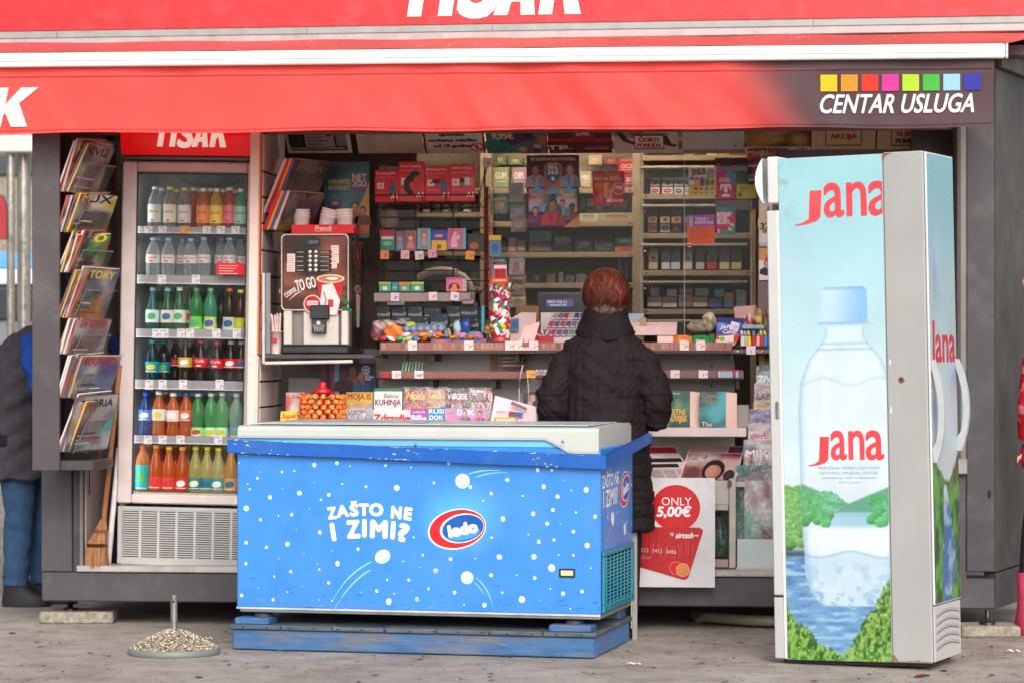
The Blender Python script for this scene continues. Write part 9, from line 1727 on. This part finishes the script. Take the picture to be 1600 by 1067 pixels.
disp+=.0025*np.sin(x*120+4*np.sin(z*31))*np.sin(z*95+5*np.sin(x*23))+.0045*np.sin(x*37+z*23)*np.sin(z*41-x*11)+.004*np.sin(x*19-z*31+2)*np.sin(z*17+1)+.003*np.sin(z*85+x*40)*np.sin(x*28)
arm = (np.abs(x)>.165)&(z>.9); disp+=arm*(.0025*np.sin((z-.25*np.abs(x))*70+2*np.sin(x*30+y*25))-.004*gr(z-1.06,.006)-.004*gr(z-.985,.005))
disp-=.007*gr(z-1.355,.007)
V = V+NO*disp[:,None]
m = MB(); m.add(V,Fc,C(33,24,26),'puffer',True); m.build('coat',PW)
# collar fold standing off the neck
m = MB(); n_ = 96; vs = []
for j,(z,r1,r2) in enumerate(((1.326,.124,.102),(1.320,.130,.108),(1.330,.132,.110),(1.352,.124,.108),(1.385,.109,.103),(1.412,.100,.098),(1.434,.095,.094),(1.438,.092,.09),(1.43,.087,.085))):
 for i in range(n_): t = 2*math.pi*i/n_; w_ = 1+.014*math.sin(5*t+j)+.01*math.sin(11*t+2.3*j)+.014*math.sin(3*t-j*.8)+.012*math.sin(17*t+3*math.sin(j*1.7+t))+.008*math.sin(29*t-j); vs.append((r1*w_*math.cos(t),.018+r2*w_*math.sin(t),z+(.012*math.cos(2*t) if j<3 else .004*math.sin(3*t))-(.012 if j<3 else 0)*abs(math.sin(t))))
m.add(vs,[(j*n_+i,j*n_+(i+1)%n_,(j+1)*n_+(i+1)%n_,(j+1)*n_+i) for j in range(8) for i in range(n_)],C(28,22,25),'puffer',True); m.build('collar',PW)
for q in (-1,1):
 m = MB(); m.xf = Matrix.Translation((.085*q,0,0)); rn = [(.048,.001,-.06,.165),(.05,.02,-.062,.168),(.048,.05,-.06,.15),(.045,.09,-.055,.07),(.047,.13,-.05,.055)]; vs = []
 for w_,z,ya,yb_ in rn:
  for i in range(18): t = 2*math.pi*i/18; vs.append((w_*math.cos(t),(ya+yb_)/2+(yb_-ya)/2*math.sin(t),z))
 m.add(vs,[(j*18+i,j*18+(i+1)%18,(j+1)*18+(i+1)%18,(j+1)*18+i) for j in range(4) for i in range(18)],C(30,28,28),'gloss',True); m.add(vs[:18],[tuple(range(18))[::-1]],BLACK,'rubber'); m.build('shoe',PW)
 m = MB(); m.tube([(.085*q,0,.11),(.085*q,.008,.46),(.085*q,.0,.7)],[.062,.078,.1],C(40,40,48),'cloth',16); m.build('trouser_leg',PW)
# shopping bag hanging from her left forearm
hb = thing('handbag','black handbag with thin strap loops hanging at the left of the customer','bag',WM+Vector((-.27,.1,.58)))
m = MB(); m.box(-.05,.05,-.12,.14,0,.24,C(28,26,28),'plastic',.02); m.build('body',hb)
for dx in (-.02,.02): m = MB(); m.tube([(dx,-.07,.23),(dx*.8-.01,-.035,.34),(dx*.5,0.02,.39),(dx*.8,.07,.34),(dx,.1,.23)],.0045,C(24,22,24),'plastic',6); m.build('strap',hb)
# the passer-by behind the cabinet on the left
Yp = .95; pq = P(30,952,Yp); PQ = Vector((pq.x,Yp,0)); fx_ = Vector((1,0,0)); c_h = (.20,.0,1.50)
bp = head(c_h,1,fx_)+[[((.115,0,1.30),.06,.06),((.15,0,1.37),.055,.052),((.18,0,1.45),.055,.05)],[((-.0,0,.72),.11,.15),((.0,0,.86),.125,.17),((.02,0,1.0),.12,.15),((.05,0,1.18),.125,.17),((.09,0,1.3),.11,.17),((.12,0,1.36),.06,.07)],limb([(.0,-.085,.8),(.02,-.085,.45),(-.01,-.085,.09)],[.095,.062,.045]),limb([(.0,.085,.8),(.12,.085,.47),(.10,.085,.09)],[.095,.062,.045])]
for q in (-1,1):
 bp.append(limb([(.10,.17*q,1.3),(.17,.23*q,1.05),(.37,.2*q,.955)],[.052,.042,.03])); hand(bp,(.38,.2*q,.95),Vector((.95,-.1*q,-.1)),Vector((0,0,1)))
 bp.append(limb([(-.03+(.11 if q>0 else 0),.085*q,.07),(.045+(.11 if q>0 else 0),.085*q,.042),(.13+(.11 if q>0 else 0),.09*q,.03)],[.038,.034,.026],.9))
V,NO,Fc = remesh(bp,.009,4)
m = MB(); m.add(V,Fc,C(200,146,120),'skin',True)
PP = thing('person','person in grey work vest over blue sweater and jeans behind the swung open cabinet','person',PQ,(0,0,rad(6)),None,m.mesh('person'))
facebits(PP,c_h,fx_)
hairs((.185,0,1.52),.115,.1,.112,['6A3A28','7A4630','58301F','8A5438'],600,14,.7).build('hair',PP)
vest = [[((-.015,0,.63),.175,.225),((-.02,0,.70),.175,.225),((-.02,0,.86),.17,.22),((-.01,0,1.0),.165,.24),((.015,0,1.15),.165,.25),((.045,0,1.27),.155,.235),((.09,0,1.345),.11,.16),((.12,0,1.385),.075,.085)]]
V,NO,Fc = remesh(vest,.009,4)
x,y,z = V[:,0],V[:,1],V[:,2]; V = V+NO*(.009*np.sin(z*34+x*25+2*np.sin(y*18))*np.sin(x*19+z*9+y*12)+.005*np.sin(z*60-x*40+y*8)-.006*gr(z-.84,.008))[:,None]
m = MB(); m.add(V,Fc,C(70,68,74),'cloth',True); m.build('vest',PP)
slv = [limb([(.10,-.16,1.31),(.115,-.225,1.2),(.17,-.24,1.05),(.33,-.215,.97)],[.072,.07,.064,.048]),limb([(.10,.16,1.31),(.115,.225,1.2),(.17,.24,1.05),(.33,.215,.97)],[.072,.068,.06,.045])]
for sv in slv:
 V,NO,Fc = remesh([sv],.009,4); m = MB(); m.add(V+NO*(.005*np.sin(V[:,2]*60+V[:,0]*30+3*np.sin(V[:,1]*30)))[:,None],Fc,C(36,74,160),'cloth',True); m.build('sweater_sleeve',PP)
jn = [[((.0,0,.72),.125,.165),((.0,0,.84),.13,.175)],limb([(.0,-.085,.82),(.015,-.085,.46),(-.005,-.085,.10)],[.105,.074,.062]),limb([(.0,.085,.82),(.11,.085,.48),(.1,.085,.10)],[.105,.074,.062])]
V,NO,Fc = remesh(jn,.009,3); z = V[:,2]; V = V+NO*(.004*np.sin(z*40+V[:,0]*45+V[:,1]*20)*np.sin(z*17+V[:,1]*30)+.003*np.sin(z*70+3*np.sin(V[:,1]*40))*np.sin(V[:,0]*30+z*11))[:,None]
m = MB(); m.add(V,Fc,C(58,84,116),'cloth',True); m.build('jeans',PP)
m = MB(); m.box(-.155,-.02,-.222,-.20,.79,.85,C(38,37,40),'cloth',.006); m.build('pocket_flap',PP)
for q in (-1,1):
 m = MB(); m.xf = Matrix.Translation((.10 if q>0 else -.005,.085*q,0))@Matrix.Rotation(rad(-90),4,'Z'); rn = [(.05,.001,-.065,.175),(.052,.02,-.067,.178),(.05,.05,-.065,.16),(.046,.09,-.06,.08),(.056,.155,-.062,.062)]; vs = []
 for w_,z,ya,yb_ in rn:
  for i in range(18): t = 2*math.pi*i/18; vs.append((w_*math.cos(t),(ya+yb_)/2+(yb_-ya)/2*math.sin(t),z))
 m.add(vs,[(j*18+i,j*18+(i+1)%18,(j+1)*18+(i+1)%18,(j+1)*18+i) for j in range(4) for i in range(18)],C(30,30,32),'rubber',True); m.add(vs[:18],[tuple(range(18))[::-1]],BLACK,'rubber'); m.build('shoe',PP)
# at the right edge: somebody in pink and red, nearly all outside the frame
d = 12.7; pr_ = Q((1667-800)/FPX*d,d); c_h = (0,.03,1.47)
bp = head(c_h)+[[((0,.02,1.28),.055,.055),((0,.02,1.42),.05,.05)],[((0,0,.72),.14,.11),((0,0,.86),.15,.12),((0,0,1.0),.13,.105),((0,0,1.2),.15,.1),((0,.01,1.3),.06,.06)],limb([(-.08,0,.8),(-.13,.0,.45),(-.165,0,.09)],[.085,.055,.042]),limb([(.08,0,.8),(.08,.0,.45),(.08,0,.09)],[.085,.055,.042])]
for q in (-1,1): bp.append(limb([(.14*q,.0,1.22),(.16*q,-.02,1.0),(.15*q,.05,.84)],[.05,.042,.03])); hand(bp,(.15*q,.055,.83),Vector((0,.15,-1)),Vector((0,1,0))); sx = .08*q if q>0 else -.165; bp.append(limb([(sx,-.03,.07),(sx,.05,.042),(sx,.14,.03)],[.04,.034,.026],.9))
V,NO,Fc = remesh(bp,.01,4); m = MB(); m.add(V,Fc,C(208,154,130),'skin',True)
PR = thing('person','person in pink boots red checked coat and fluffy pink hat cut by the right edge','person',pr_,(0,0,A),None,m.mesh('person')); facebits(PR,c_h,Vector((0,1,0)))
ct = [[((0,0,.60),.175,.15),((0,0,.75),.172,.15),((0,0,.95),.15,.13),((0,0,1.16),.165,.125),((0,.01,1.26),.13,.1),((0,.015,1.34),.07,.07)]]
for q in (-1,1): ct.append(limb([(.13*q,.0,1.23),(.165*q,-.02,1.0),(.162*q,.03,.87)],[.066,.06,.05]))
V,NO,Fc = remesh(ct,.01,4); cs = []
for p in V: k = (int(math.floor(p[2]/.035))+int(math.floor((p[0]+p[1])/.035)))%3; cs.append([C(196,34,48),C(186,30,44),C(206,120,130)][k])
m = MB(); m.add(V,Fc,cs,'cloth',True); m.build('coat',PR)
m = MB();
for (cx,cz,r_) in ((-.0,1.53,.105),(-.0,1.62,.06),(-.135,1.56,.055),(.135,1.56,.055)):
 vs = [];
 for j in range(9):
  for i in range(14): u = math.pi*j/8; t = 2*math.pi*i/14; q = r_*random.uniform(.9,1.1); vs.append((cx+q*math.sin(u)*math.cos(t),.02+q*math.sin(u)*math.sin(t),cz-q*math.cos(u)))
 m.add(vs,[(j*14+i,j*14+(i+1)%14,(j+1)*14+(i+1)%14,(j+1)*14+i) for j in range(8) for i in range(14)],C(236,160,176),'cloth')
m.build('hat',PR)
for q in (-1,1):
 m = MB(); m.xf = Matrix.Translation((.085 if q>0 else -.16,0,0)); rn = [(.058,.001,-.07,.165),(.062,.03,-.075,.17),(.06,.08,-.07,.12),(.056,.16,-.06,.065),(.062,.26,-.065,.065),(.06,.28,-.06,.06)]; vs = []
 for w_,z,ya,yb_ in rn:
  for i in range(18): t = 2*math.pi*i/18; vs.append((w_*math.cos(t),(ya+yb_)/2+(yb_-ya)/2*math.sin(t),z))
 m.add(vs,[(j*18+i,j*18+(i+1)%18,(j+1)*18+(i+1)%18,(j+1)*18+i) for j in range(5) for i in range(18)],C(214,76,110),'cloth',True); m.build('boot',PR)
 m = MB(); m.tube([(.08 if q>0 else -.152,0,.24),(.08 if q>0 else -.13,.0,.46),(.08*q,.0,.66)],[.06,.07,.09],C(52,50,60),'cloth',14); m.build('trouser_leg',PR)
for q in (-1,1):
 m = MB(); m.lathe([(.001,-.075),(.032,-.06),(.04,-.02),(.036,.03),(.03,.045)],C(190,30,44),'cloth',14,(.155*q,.06,.80),1,.8); m.lathe([(.001,-.03),(.013,-.02),(.014,.01),(.001,.03)],C(190,30,44),'cloth',10,(.12*q,.075,.80)); m.build('mitten',PR)
